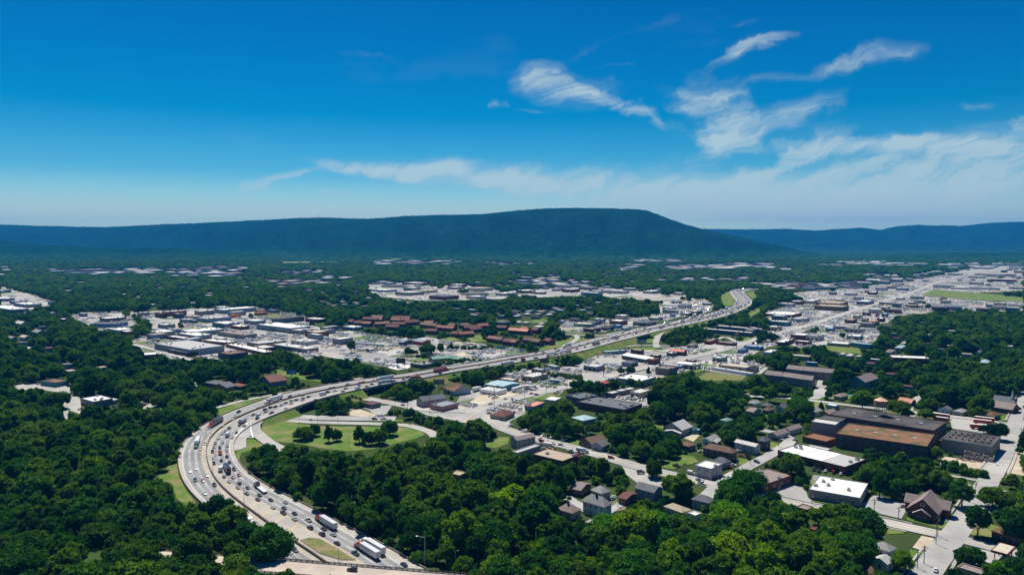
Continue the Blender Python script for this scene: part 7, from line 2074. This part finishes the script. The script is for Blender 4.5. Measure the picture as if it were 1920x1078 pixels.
billboard('c3', 318, 822, 442, 895, 958, 'dark', 'dark billboard with painted-in backlight shade on five thin legs by the white slab', 5)  # dark face colour stands in for the shade of a backlit sign
billboard('U', 205, 766, 272, 796, 852, 'blue', 'blue billboard in the clearing left of the highway', 1, 0, 'paleblue')
billboard('c5', 102, 416, 236, 468, 585, 'teal', 'teal and blue billboard on one pole beside the white garage', 1, 0, 'pink')
billboard('c4', 532, 682, 660, 742, 848, 'dark', 'large dark billboard with painted-in backlight shade above the highway hedge', 1)  # backlit shade put into the face colour here too
billboard('c3', 1710, 656, 1832, 697, 785, 'teal', 'teal billboard over the white parked cars', 1, 0, 'blue')
billboard('c3', 1450, 836, 1506, 882, 920, 'teal', 'small teal sign at the highway edge', 1)
billboard('H', 1430, 142, 1572, 206, 312, 'lilac', 'mauve billboard standing in the bushes by the dark gabled warehouse', 1, 0, 'mauve')
billboard('c5', 1462, 310, 1506, 352, 552, 'pink', 'tall faded pink motel sign', 1)
billboard('c4', 775, 655, 806, 712, 742, 'red', 'small red sign behind the highway hedge', 1)
billboard('c4', 270, 672, 335, 738, 800, 'brown', 'round brown sign at the highway hedge', 1)
billboard('c4', 1405, 790, 1432, 860, 940, 'red', 'red pole sign beside the blue grey workshop', 1)
billboard('c5', 880, 106, 952, 132, 150, 'green', 'green direction sign over the far highway', 2)
billboard('c9', 725, 640, 762, 662, 700, 'blue', 'small blue and white sign by the boulevard junction', 1, 0, 'white')
for nm, px, py, hh in (('ridge_mast', 500, 413, 45), ('ridge_mast', 599, 408, 60), ('ridge_mast', 1030, 391, 25)):
    d = 8200.0 if px < 700 else 7000.0
    x = (px - 960) / F * d; z = 150 + d * (450 - py) / F
    b = MB(); b.tube((0, 0, -30), (0, 0, hh * .6), 3.0, 1.4, 6)
    tag(obj(nm, b.mesh(nm, [STEEL]), None, (x, d, z)), {500: 'left mast on the distant ridge', 599: 'taller mast on the distant ridge left of the summit', 1030: 'low tower at the top of the flat summit'}[px], 'mast')
# incline railway clearing and houses high on the mountain are lost in the haze

# ------------------------------------------------------------------ trees
def ico(sub):
    b = bmesh.new(); bmesh.ops.create_icosphere(b, subdivisions=sub, radius=1)
    V = np.array([v.co[:] for v in b.verts]); Fc = np.array([[v.index for v in f.verts] for f in b.faces]); b.free(); return V, Fc


ICO = {1: ico(1), 2: ico(2)}


def crown_arrays(seed, nP, R, Hh, z0, nL, ls, sub=2, shape='round', core=.84):
    r = np.random.default_rng(seed)
    V, T = [], []
    C = []
    for i in range(nP):
        if shape == 'cone':
            t = (i + .5) / nP; a = i * 2.4 + r.random(); rad = R * (1 - t) * .75
            C.append((math.cos(a) * rad, math.sin(a) * rad, z0 + Hh * t * .92, R * (.50 - .28 * t)))
            continue
        a = i * 2.39996 + r.uniform(-.35, .35); u = 1 - 1.25 * (i + .5) / nP       # upper shell
        s = math.sqrt(max(0, 1 - u * u)); k = r.uniform(.50, .82)
        pr = R * (r.uniform(.19, .36) if nP > 30 else r.uniform(.24, .42) if nP > 14 else r.uniform(.34, .56))
        C.append((math.cos(a) * s * R * k, math.sin(a) * s * R * k, z0 + Hh * (.42 + .42 * u * k / .62) + r.uniform(-.4, .4), pr))
    if shape != 'cone': C.append((0, 0, z0 + Hh * .42, R * .55))
    n = 0
    IV, IF = ICO[sub]
    tris = []
    for (x, y, z, pr) in C:
        j = 1 + (r.random(len(IV)) - .5) * .35
        P = IV * (pr * core * j)[:, None] * np.array([1, 1, .85]) + (x, y, z)
        V.append(P); tris.append(IF + n); n += len(P)
    quads = []
    for (x, y, z, pr) in C[:nP]:
        d = r.normal(size=(nL, 3)); d[:, 2] += .35; d /= np.linalg.norm(d, axis=1)[:, None]
        rad = pr * r.uniform(.80, 1.12, nL)
        p = d * rad[:, None] * np.array([1, 1, .88]) + (x, y, z)
        nn = d * .8 + r.normal(size=(nL, 3)) * .7; nn /= np.linalg.norm(nn, axis=1)[:, None]
        a = np.cross(nn, r.normal(size=(nL, 3))); a /= np.linalg.norm(a, axis=1)[:, None] + 1e-9
        b = np.cross(nn, a); s = ls * r.uniform(.6, 1.25, nL)[:, None] * .5; e = s * r.uniform(.6, 1, nL)[:, None]
        Q = np.stack([p + a * s, p + b * e + nn * s * .25, p - a * s, p - b * e - nn * s * .2], 1).reshape(-1, 3)
        V.append(Q); quads.append(np.arange(nL * 4).reshape(-1, 4) + n); n += len(Q)
    return np.concatenate(V), np.concatenate(tris), np.concatenate(quads)


def crown_mesh(name, *a, trunk=None, **k):
    V, T, Q = crown_arrays(*a, **k)
    Vl, Fl, ml = V.tolist(), T.tolist() + Q.tolist(), [0] * (len(T) + len(Q))
    mats = [LEAF]
    if trunk:
        b = MB(); b.tube((0, 0, -.5), (0, 0, trunk), .38, .22, 6); n = len(Vl)
        Vl += [list(v) for v in b.v]; Fl += [[i + n for i in f] for f in b.f]; ml += [1] * len(b.f); mats = [LEAF, BARK]
    return mesh(name, Vl, Fl, mats, ml)


def trunk_mesh(seed, h, R):
    r = random.Random(seed); b = MB(); b.tube((0, 0, -.4), (0, 0, h), .42, .26, 8)
    for i in range(5):
        a = i * 1.3 + r.random(); b.tube((0, 0, h * .8), (math.cos(a) * R * .5, math.sin(a) * R * .5, h + R * .5), .18, .07, 5)
    return b.mesh('trunk', [BARK])


SHAPES = [(7.0, 10.5, 2.0, 'round'), (6.2, 11.5, 2.3, 'round'), (7.6, 10, 1.8, 'round'), (5.4, 12.8, 2.2, 'round'), (6.6, 11, 2.0, 'round'), (5.2, 9.6, 1.6, 'round'), (8.0, 11, 2.2, 'round'), (4.2, 13, 1.5, 'cone'), (6.6, 9.4, .2, 'round'), (4.0, 12.0, .2, 'round')]
CR = [crown_mesh('crown', 100 + i, 40 if s[3] == 'round' else 24, s[0], s[1], s[2], 105, .9, shape=s[3], core=.78) for i, s in enumerate(SHAPES)]
TR = [trunk_mesh(i, s[2] + 2, s[0]) for i, s in enumerate(SHAPES)]
FULL = [crown_mesh('tree_full', 200 + i, 34, s[0], s[1], s[2], 70, 1.1, sub=1, trunk=s[2] + 2, shape=s[3], core=.85) for i, s in enumerate(SHAPES[:7])]
MID = [crown_mesh('tree_mid', 300 + i, 13, s[0], s[1], s[2] - 1, 34, 2.0, sub=1, shape='round', core=.95) for i, s in enumerate(SHAPES[:6])]
FAR = [crown_mesh('tree_far', 400 + i, 9, 9.5, 8, .5, 12, 3.2, sub=1, shape='round', core=1.0) for i in range(5)]
PROTO = FULL + MID + FAR
iF, iM, iR = 0, len(FULL), len(FULL) + len(MID)

TREES = [  # crop, base x y, height m, width m, shape, tint, label
    ('P', 770, 355, 10, 14, 8, 1, 'broad dark bush-like tree at the left of the loop lawn'), ('P', 826, 335, 9, 9, 8, 1, 'round tree right behind the broad dark one on the loop lawn'), ('P', 902, 367, 13, 7, 9, 1, 'slender upright tree in the middle of the loop lawn'),
    ('P', 945, 362, 9, 8, 8, 1, 'short round tree attached right of the slender upright one'), ('P', 1066, 372, 13, 9, 9, 1, 'tall oval tree left of the loop lawn thicket'), ('P', 1117, 383, 10, 9, 8, 1, 'middle tree of the loop lawn thicket'),
    ('P', 1172, 378, 11, 12, 8, 1, 'wide tree at the right of the loop lawn thicket'), ('P', 1228, 332, 12, 13, 8, 1, 'round dark tree touching the loop road'),
    ('E', 1385, 330, 15, 13, 1, 1, 'leaning tree with visible trunk right of the church'), ('E', 1522, 575, 17, 11, 3, 1, 'tall thin crowned tree on the verge beyond the crossroads'), ('E', 1850, 625, 16, 14, 0, 1, 'roadside tree at the right edge before the rusty brick house'),
    ('F', 1785, 640, 11, 10.5, 8, .55, 'dark round evergreen beside the gravel lot'), ('D', 835, 190, 15, 18, 6, .75, 'very round dark tree behind the mill'), ('c2', 1466, 745, 17, 11, 3, .8, 'lone dark tree in the truck yard'),
    ('c3', 745, 785, 15, 21, 6, .9, 'broad grey green tree in the middle of the truck yard'), ('c3', 932, 765, 15, 9, 3, .9, 'narrow tree right of the broad grey green one'), ('c3', 1080, 708, 11, 7, 7, .8, 'small pointed conifer by the long hedge'),
    ('c3', 478, 792, 11, 9, 4, .9, 'left one of two joined trees by the grass strip'), ('c3', 535, 795, 9, 8, 5, .9, 'right one of two joined trees by the grass strip'), ('c4', 1200, 435, 11, 10, 4, .8, 'lone round tree between the ramps'),
    ('c7', 865, 385, 10, 10, 4, 1, 'first tree from the left in the boulevard grove'), ('c7', 955, 365, 11, 9, 1, 1, 'second tree from the left in the boulevard grove'), ('c7', 1070, 385, 10, 12, 0, 1.5, 'bright green tree in the boulevard grove'),
    ('c7', 1200, 462, 14, 13, 2, .9, 'big dark tree at the right of the boulevard grove'), ('c7', 1420, 365, 10, 11, 0, 1.3, 'fresh green tree right of the red kiosk'), ('c7', 1640, 335, 9, 10, 4, 1, 'tree before the big cream warehouse, left one'),
    ('c7', 1770, 352, 8, 9, 5, .9, 'tree before the big cream warehouse, right one'), ('c7', 1510, 172, 9, 8, 5, .9, 'left tree behind the big cream warehouse'), ('c7', 1640, 155, 8, 12, 2, .9, 'wide tree behind the big cream warehouse'), ('c7', 1890, 148, 8, 5, 7, .8, 'pointed little conifer near the parking lot'),
    ('c4', 860, 420, 14, 8, 7, .7, 'dark conifer at the head of the grass bank'), ('c4', 815, 390, 14, 7, 7, .7, 'second dark conifer left of the first on the grass bank'), ('V', 960, 1060, 22, 13, 3, 1, 'tall slender tree right of the dark slate roofs'),
    ('c8', 1110, 500, 9, 10, 4, .9, 'round tree right of the apartment car park'), ('c8', 1200, 520, 9, 10, 4, .9, 'round tree in the middle of the apartment green'), ('c8', 1340, 535, 11, 12, 0, .8, 'larger round tree left of the teal gabled building'),
    ('c8', 1130, 655, 9, 7, 3, .9, 'young tree on the small green by the back street'), ('c8', 1030, 790, 7, 5, 7, .7, 'small dark cypress beside the white trailer home'), ('c8', 740, 900, 17, 22, 6, 1.6, 'big bright green tree left of the mill'),
    ('D', 1575, 335, 7, 8, 5, .9, 'small tree by the concrete yard corner'), ('D', 1690, 390, 13, 14, 6, .75, 'dark spreading tree at the street corner behind the vented annex'), ('D', 1880, 510, 5, 5, 5, 1.1, 'single shrub on the pale dirt lot'),
    ('D', 925, 195, 7, 9, 5, .9, 'low tree right of the very round one'), ('D', 1080, 215, 9, 13, 2, 1.1, 'rounded tree by the trailer yard'), ('R', 480, 620, 15, 16, 0, 1, 'round tree left of the brownish gable roof'),
    ('R', 270, 760, 13, 15, 0, 2.2, 'bright yellow green tree on the left of the bottom wood'), ('R', 345, 725, 14, 14, 1, 2.0, 'second bright yellow green tree just above the first'), ('R', 860, 895, 14, 17, 6, 2.3, 'yellowish tree in the bottom wood below the pale blue house'),
    ('R', 1100, 905, 15, 18, 0, 1.9, 'lime green tree at the middle of the bottom wood'), ('R', 1500, 840, 15, 20, 6, 1.8, 'wide lime green tree in the bottom wood'), ('R', 1225, 680, 16, 17, 3, .85, 'tall dark tree left of the street corner under the white block'),
    ('S', 350, 560, 16, 16, 4, 1, 'leafy tree right of the brick shop'), ('S', 120, 640, 14, 20, 6, 1.5, 'bright tree below the brick shop'), ('T', 930, 700, 14, 14, 6, .7, 'dark round tree at the front left of the industrial yard'), ('Q', 310, 190, 16, 20, 6, .75, 'large dark tree on the left of the clearing'),
    ('E', 1650, 330, 12, 14, 0, 1, 'left tree of the clump beyond the wide pale street'), ('E', 1760, 350, 11, 13, 6, .9, 'middle tree of the clump beyond the wide pale street'), ('E', 1880, 375, 12, 14, 2, .95, 'right tree of the clump beyond the wide pale street'),
    ('E', 1430, 815, 8, 11, 8, .85, 'bushy tree on the near side of the filling station canopy'), ('E', 1535, 790, 6, 6, 9, .9, 'narrow bushy tree below the filling station canopy'), ('E', 1770, 905, 6, 13, 8, 1.1, 'wide bush in front of the filling station'),
    ('f', 506, 1066, 20, 21, 0, 1, 'big tree standing over the lower highway edge at the left end of the bridge'), ('f', 462, 1052, 18, 19, 2, .9, 'dark spreading tree left of the lower highway edge'),
    ('f', 432, 1015, 18, 18, 1, 1, 'tree hanging over the outer lanes at lower left'), ('f', 405, 992, 17, 17, 4, .9, 'round tree at the tip of the wood by the outer lanes'),
]
IND = []
for c, x, y, hgt, wid, sh, tint, lb in TREES:
    X, Y = G(*full(c, (x, y)), 0)
    s = SHAPES[sh]; sz = hgt / (s[1] + s[2] + .3); sx = wid / (2 * s[0] * .92)
    e = empty('tree' if sh != 7 else 'conifer', (X, Y, 0), random.uniform(0, 6.28)); tag(e, lb, 'tree'); e.scale = (sx, sx, sz)
    cr = obj('crown', CR[sh], e); cr.color = (tint, tint ** .85 if tint > 1 else tint, min(1, tint) if tint < 1.2 else .8, 1)
    obj('trunk', TR[sh], e); IND.append((X, Y, wid / 2))


# the woods: a tree everywhere the photograph shows one
def candidates():
    out = []
    for y0, y1, sp, kind in ((235, 620, 8.6, 'F'), (620, 1150, 8.8, 'F'), (1150, 1500, 10.0, 'M'), (1500, 2100, 11.5, 'M'), (2100, 3200, 17, 'R'), (3200, 5420, 21, 'R')):
        ys = np.arange(y0, y1, sp); xm = y1 * .78 + 60
        xs = np.arange(-xm, xm, sp); X, Y = np.meshgrid(xs, ys)
        X = X + (np.arange(len(ys)) % 2)[:, None] * sp / 2 + rng.uniform(-.42, .42, X.shape) * sp; Y = Y + rng.uniform(-.42, .42, X.shape) * sp
        k = np.abs(X) < Y * .76 + 50
        X, Y = X[k], Y[k]
        if kind == 'F': s = rng.uniform(.50, .98, len(X)) * np.where(rng.random(len(X)) < .22, 1.42, 1)
        elif kind == 'M': s = rng.uniform(.62, 1.1, len(X)) * sp / 11
        else: s = rng.uniform(.85, 1.25, len(X)) * sp / 18
        out.append((X, Y, s, np.full(len(X), {'F': 0, 'M': 1, 'R': 2}[kind])))
    return [np.concatenate([o[i] for o in out]) for i in range(4)]


LOTONLY = OPEN & ~KEEP                               # yards: trees stand about in them in clumps
yy_, xx_ = np.nonzero(LOTONLY)
gx, gy = G(xx_.astype(float), yy_.astype(float), 6)
nn_ = fbm(gx / 42, gy / 60, 77, 3)
thr = np.interp(gy, [500, 900, 1600, 2600, 5000], [.80, .72, .60, .53, .50])
kk_ = nn_ > thr
OPEN[yy_[kk_], xx_[kk_]] = False
TX, TY, TS, TK = candidates()
okk = np.ones(len(TX), bool)
hz_ = np.where(TK == 2, 8.5, 13.0) * np.where(TK == 2, TS ** .4, TS); rd = np.where(TK == 2, 9.0, 5.6) * TS
for zf, xf in ((0.05, 0), (.5, 0), (.5, -.85), (.5, .85), (.8, -.5), (.8, .5), (1.0, 0), (.25, .5), (.25, -.5)):
    px, py = PX(TX + rd * xf, TY, hz_ * zf)
    inside = (px >= 0) & (px < 1920) & (py >= 0) & (py < 1078)
    ix, iy = np.clip(px, 0, 1919).astype(int), np.clip(py, 0, 1077).astype(int)
    okk &= ~(inside & OPEN[iy, ix])
for (fx, fy, fr) in FOOT:
    k = (np.abs(TX - fx) < fr + 8) & (np.abs(TY - fy) < fr + 8)
    okk[k] &= (TX[k] - fx) ** 2 + (TY[k] - fy) ** 2 > (fr * .72 + 2) ** 2
for C, _, _, wd in ROADS:
    k = np.flatnonzero(okk & (TX > C[:, 0].min() - 20) & (TX < C[:, 0].max() + 20) & (TY > C[:, 1].min() - 20) & (TY < C[:, 1].max() + 20))
    if len(k):
        d = ((TX[k][:, None] - C[:, 0]) ** 2 + (TY[k][:, None] - C[:, 1]) ** 2).min(1); okk[k] &= d > (wd / 2 + 2.2) ** 2
k = np.flatnonzero(okk & (TY < 2500))
for q in np.array_split(k, 20):
    D2 = (TX[q][:, None] - HC[:, 0]) ** 2 + (TY[q][:, None] - HC[:, 1]) ** 2
    i_ = D2.argmin(1); s_ = (TX[q] - HC[i_, 0]) * HN[i_, 0] + (TY[q] - HC[i_, 1]) * HN[i_, 1]
    okk[q] &= D2.min(1) > (np.where(s_ > 0, WR[i_], WL[i_]) + 2.2) ** 2
for X, Y, r in IND: okk &= (TX - X) ** 2 + (TY - Y) ** 2 > (r * .75 + 2) ** 2
# openings and thinner woods in places, none close by
thin = fbm(TX / 130, TY / 130, 31, 3)
okk &= (thin > np.where(TY < 800, 0, .36)) | (rng.random(len(TX)) < .6)
TX, TY, TS, TK = TX[okk], TY[okk], TS[okk], TK[okk]
# undergrowth and young trees wherever a full crown would hide what the photograph shows
def small_ones():
    out = []
    for y0, y1, sp in ((235, 620, 4.6), (620, 900, 5.6), (900, 1200, 8)):
        ys = np.arange(y0, y1, sp); xs = np.arange(-y1 * .76 - 40, y1 * .76 + 40, sp); X, Y = np.meshgrid(xs, ys)
        X = X + rng.uniform(-.45, .45, X.shape) * sp; Y = Y + rng.uniform(-.45, .45, X.shape) * sp; k = np.abs(X) < Y * .74 + 40
        out.append(np.stack([X[k], Y[k], rng.uniform(.22, .5, k.sum()) * (1 if sp < 7 else 1.3)]))
    return np.concatenate(out, 1)


SX, SY, SS = small_ones()
ok2 = np.ones(len(SX), bool)
for zf, xf in ((.02, 0), (.5, -.8), (.5, .8), (1.0, 0)):
    a_, b_ = PX(SX + 5.6 * SS * xf, SY, 13 * SS * zf); ins = (a_ >= 0) & (a_ < 1920) & (b_ >= 0) & (b_ < 1078)
    ok2 &= ~(ins & OPEN[np.clip(b_, 0, 1077).astype(int), np.clip(a_, 0, 1919).astype(int)])
for (fx, fy, fr) in FOOT:
    k = np.flatnonzero((np.abs(SX - fx) < fr + 3) & (np.abs(SY - fy) < fr + 3)); ok2[k] &= (SX[k] - fx) ** 2 + (SY[k] - fy) ** 2 > (fr * .72 + 1) ** 2
for C, _, _, wd in ROADS:
    k = np.flatnonzero(ok2 & (SX > C[:, 0].min() - 20) & (SX < C[:, 0].max() + 20) & (SY > C[:, 1].min() - 20) & (SY < C[:, 1].max() + 20))
    if len(k): ok2[k] &= ((SX[k][:, None] - C[:, 0]) ** 2 + (SY[k][:, None] - C[:, 1]) ** 2).min(1) > (wd / 2 + 1.5) ** 2
k = np.flatnonzero(ok2)
for q in np.array_split(k, 30):
    D2 = (SX[q][:, None] - HC[:, 0]) ** 2 + (SY[q][:, None] - HC[:, 1]) ** 2; i_ = D2.argmin(1); s_ = (SX[q] - HC[i_, 0]) * HN[i_, 0] + (SY[q] - HC[i_, 1]) * HN[i_, 1]
    ok2[q] &= D2.min(1) > (np.where(s_ > 0, WR[i_], WL[i_]) + 1.2) ** 2
g_ = 9.0; occ = set(zip((TX[TK == 0] // g_).astype(int).tolist(), (TY[TK == 0] // g_).astype(int).tolist()))
k = np.flatnonzero(ok2)
ok2[k] &= np.array([(int(x // g_), int(y // g_)) not in occ for x, y in zip(SX[k], SY[k])])
ok2 &= (fbm(SX / 22, SY / 22, 55, 2) > .40) 
SX, SY, SS = SX[ok2], SY[ok2], SS[ok2]
px, py = PX(TX, TY, 6)
vis = (px > -5) & (px < 1925) & (py < 1086) & (TK == 0)
order = np.argsort(np.where(vis, TY, 1e9))
NI = 300 - len(TREES)
ind = order[:NI]


TLM = [(n, *G(*full(c, p), 3)) for n, c, p in (('the bottom left corner', 'f', (0, 1078)), ('the lower left edge', 'f', (0, 960)), ('the left edge above the corner', 'f', (0, 880)), ('the grass verge of the bend', 'f', (300, 900)), ('the outer lanes of the highway', 'f', (400, 985)),
       ('the left end of the railed bridge', 'f', (500, 1060)), ('the nearest red cab truck', 'f', (720, 1040)), ('the second red cab truck', 'f', (640, 975)), ('the empty flatbed truck', 'f', (520, 915)), ('the right end of the railed bridge', 'f', (880, 1075)), ('the long armed street lamp', 'f', (790, 1040)),
       ('the loop lawn', 'f', (640, 850)), ('the cream two storey building', 'f', (965, 860)), ('the long tan warehouse', 'f', (1040, 880)), ('the pale blue house', 'f', (1125, 960)), ('the tan house with dark chimney', 'f', (1060, 980)), ('the bottom centre of the photo', 'f', (1000, 1078)), ('the reddish house', 'f', (1180, 930)),
       ('the large dark grey roof', 'f', (1215, 925)), ('the white two storey block', 'f', (1330, 900)), ('the brick shop', 'f', (1420, 920)), ('the large white shop roof', 'f', (1580, 935)), ('the white house by the crossroads', 'f', (1655, 1040)), ('the lower edge right of centre', 'f', (1250, 1078)), ('the lower edge below the brick shop', 'f', (1450, 1078)),
       ('the church', 'f', (1745, 950)), ('the lower right corner', 'f', (1900, 1070)), ('the rusty brick house', 'f', (1890, 1000)), ('the low flat roof at the bottom', 'f', (1820, 1070)), ('the middle of the left wood', 'f', (200, 1000)), ('the heart of the bottom wood', 'f', (1120, 1030)))]


def region(px, py, X, Y):
    i, s = near_axis(X, Y)
    q = 0 if s < 0 and px < 620 else 1 if px < 880 else 2 if px < 1240 else 3
    n, lx, ly = min(TLM, key=lambda t: (t[1] - X) ** 2 + (t[2] - Y) ** 2)
    return n, q, math.hypot(lx - X, ly - Y)


TONES = [('mid green', (1, 1, 1)), ('dark green', (.72, .74, .85)), ('light green', (1.45, 1.3, .9)), ('blue green', (.85, 1.0, 1.3)), ('fresh yellow green', (1.9, 1.6, .7))]
FORM = ['broad', 'oval', 'wide', 'tall', 'round', 'small', 'spreading']
rr = random.Random(9)
TG = {}
for i in ind:
    sh = rr.randint(0, 6); reg_, q, dist = region(px[i], py[i], TX[i], TY[i])
    w = [(4, 5, 1, 3, 0), (5, 2, 3, 1, .6), (4, 2, 4, 2, 1), (4, 2, 4, 1, 1)][q]
    tn, tc = rr.choices(TONES, w)[0]
    e = empty('tree', (TX[i], TY[i], 0), rr.uniform(0, 6.28)); tag(e, None, 'tree', 'broadleaf trees of the near woods')
    TG.setdefault((f'{FORM[sh]} {tn}', reg_), []).append((dist, e))
    s = TS[i] * 1.08; e.scale = (s, s, s * rr.uniform(.92, 1.12))
    cr = obj('crown', CR[sh], e); cr.color = (*tc, 1); obj('trunk', TR[sh], e)
for (d_, r_), L in TG.items():
    L.sort(key=lambda q: q[0])
    for i, (_, e) in enumerate(L): e['label'] = f'{d_} broadleaf tree closest to {r_}' if i == 0 else f'{ORD[i]} closest {d_} broadleaf tree to {r_}'
rest = np.setdiff1d(np.arange(len(TX)), ind)
n = len(rest)
wh = np.where(TK[rest] == 0, rng.integers(0, iM, n), np.where(TK[rest] == 1, iM + rng.integers(0, len(MID), n), iR + rng.integers(0, len(FAR), n)))
pts = np.stack([TX[rest], TY[rest], np.zeros(n), rng.uniform(0, 6.28, n), TS[rest] * np.where(TK[rest] == 2, 1, 1.06), wh], 1)
n2 = len(SX); sp_ = np.stack([SX, SY, np.full(n2, -.8), rng.uniform(0, 6.28, n2), SS, iM + rng.integers(0, len(MID), n2)], 1)
pts = np.concatenate([pts, sp_])
print('shrubs', n2, 'trees', len(TX), 'lot cars', len(lot_pts), 'individual cars', n_near + k.size * 0)
instances('trees', pts, PROTO, 'broadleaf trees without number covering the valley between the buildings')

# low shrubs and hedges along banks and field edges
HED = []
for c, P in (('c9', [(0, 300), (200, 270), (500, 230), (800, 200), (1100, 150)]), ('c9', [(30, 350), (250, 320), (600, 280), (900, 240), (1090, 200)]), ('c9', [(60, 400), (300, 380), (420, 330)]), ('c3', [(1050, 700), (1250, 700), (1500, 700), (1650, 680)]), ('c7', [(520, 180), (700, 215), (950, 230)]),
             ('H', [(880, 250), (1100, 270), (1300, 300)]), ('H', [(840, 330), (1000, 360), (1200, 380)]), ('H', [(30, 440), (300, 420), (500, 400)]), ('H', [(20, 520), (250, 500), (420, 470)]), ('c4', [(670, 690), (900, 680), (1100, 720)]), ('c4', [(700, 740), (850, 730), (1080, 750)]), ('D', [(1180, 600), (1350, 640), (1560, 700)]), ('D', [(1250, 640), (1400, 690), (1570, 710)]),
             ('c3', [(620, 810), (800, 830), (980, 880)]), ('c3', [(980, 900), (1150, 880), (1300, 870)]), ('c3', [(600, 930), (900, 930), (1100, 900), (1400, 860)]), ('c5', [(500, 400), (600, 350), (800, 330)]), ('c5', [(500, 450), (700, 430), (900, 400)]), ('c5', [(560, 330), (760, 300), (950, 290)])):
    W = [np.array([*G(*full(c, p), 0)]) for p in P]
    C, t = resamp(np.array(W), 3.2)
    for q in C:
        HED.append((q[0] + rng.uniform(-1.6, 1.6), q[1] + rng.uniform(-2.5, 2.5), -1.0, rng.uniform(0, 6), rng.uniform(.28, .5), rng.integers(0, 5)))
instances('hedges', HED, MID, 'leafy hedges and scrub along banks, streets and yards')

# ------------------------------------------------------------------ air
def haze():
    b = MB(); b.box(-17500, 17500, -17500, 17500, -1.5, 640)
    m = bpy.data.materials.new('haze_air'); m.use_nodes = True
    N, Lk = m.node_tree.nodes, m.node_tree.links
    N.clear(); out = N.new('ShaderNodeOutputMaterial'); v = N.new('ShaderNodeVolumePrincipled')
    v.inputs['Color'].default_value = HAZE_COL; v.inputs['Density'].default_value = HAZE_D; v.inputs['Anisotropy'].default_value = 0.0
    Lk.new(v.outputs[0], out.inputs['Volume'])
    tag(obj('haze', b.mesh('haze', [m])), kind='stuff')


HAZE_COL = (.03, .37, 1.0, 1)
HAZE_D = 5.4e-5
haze()
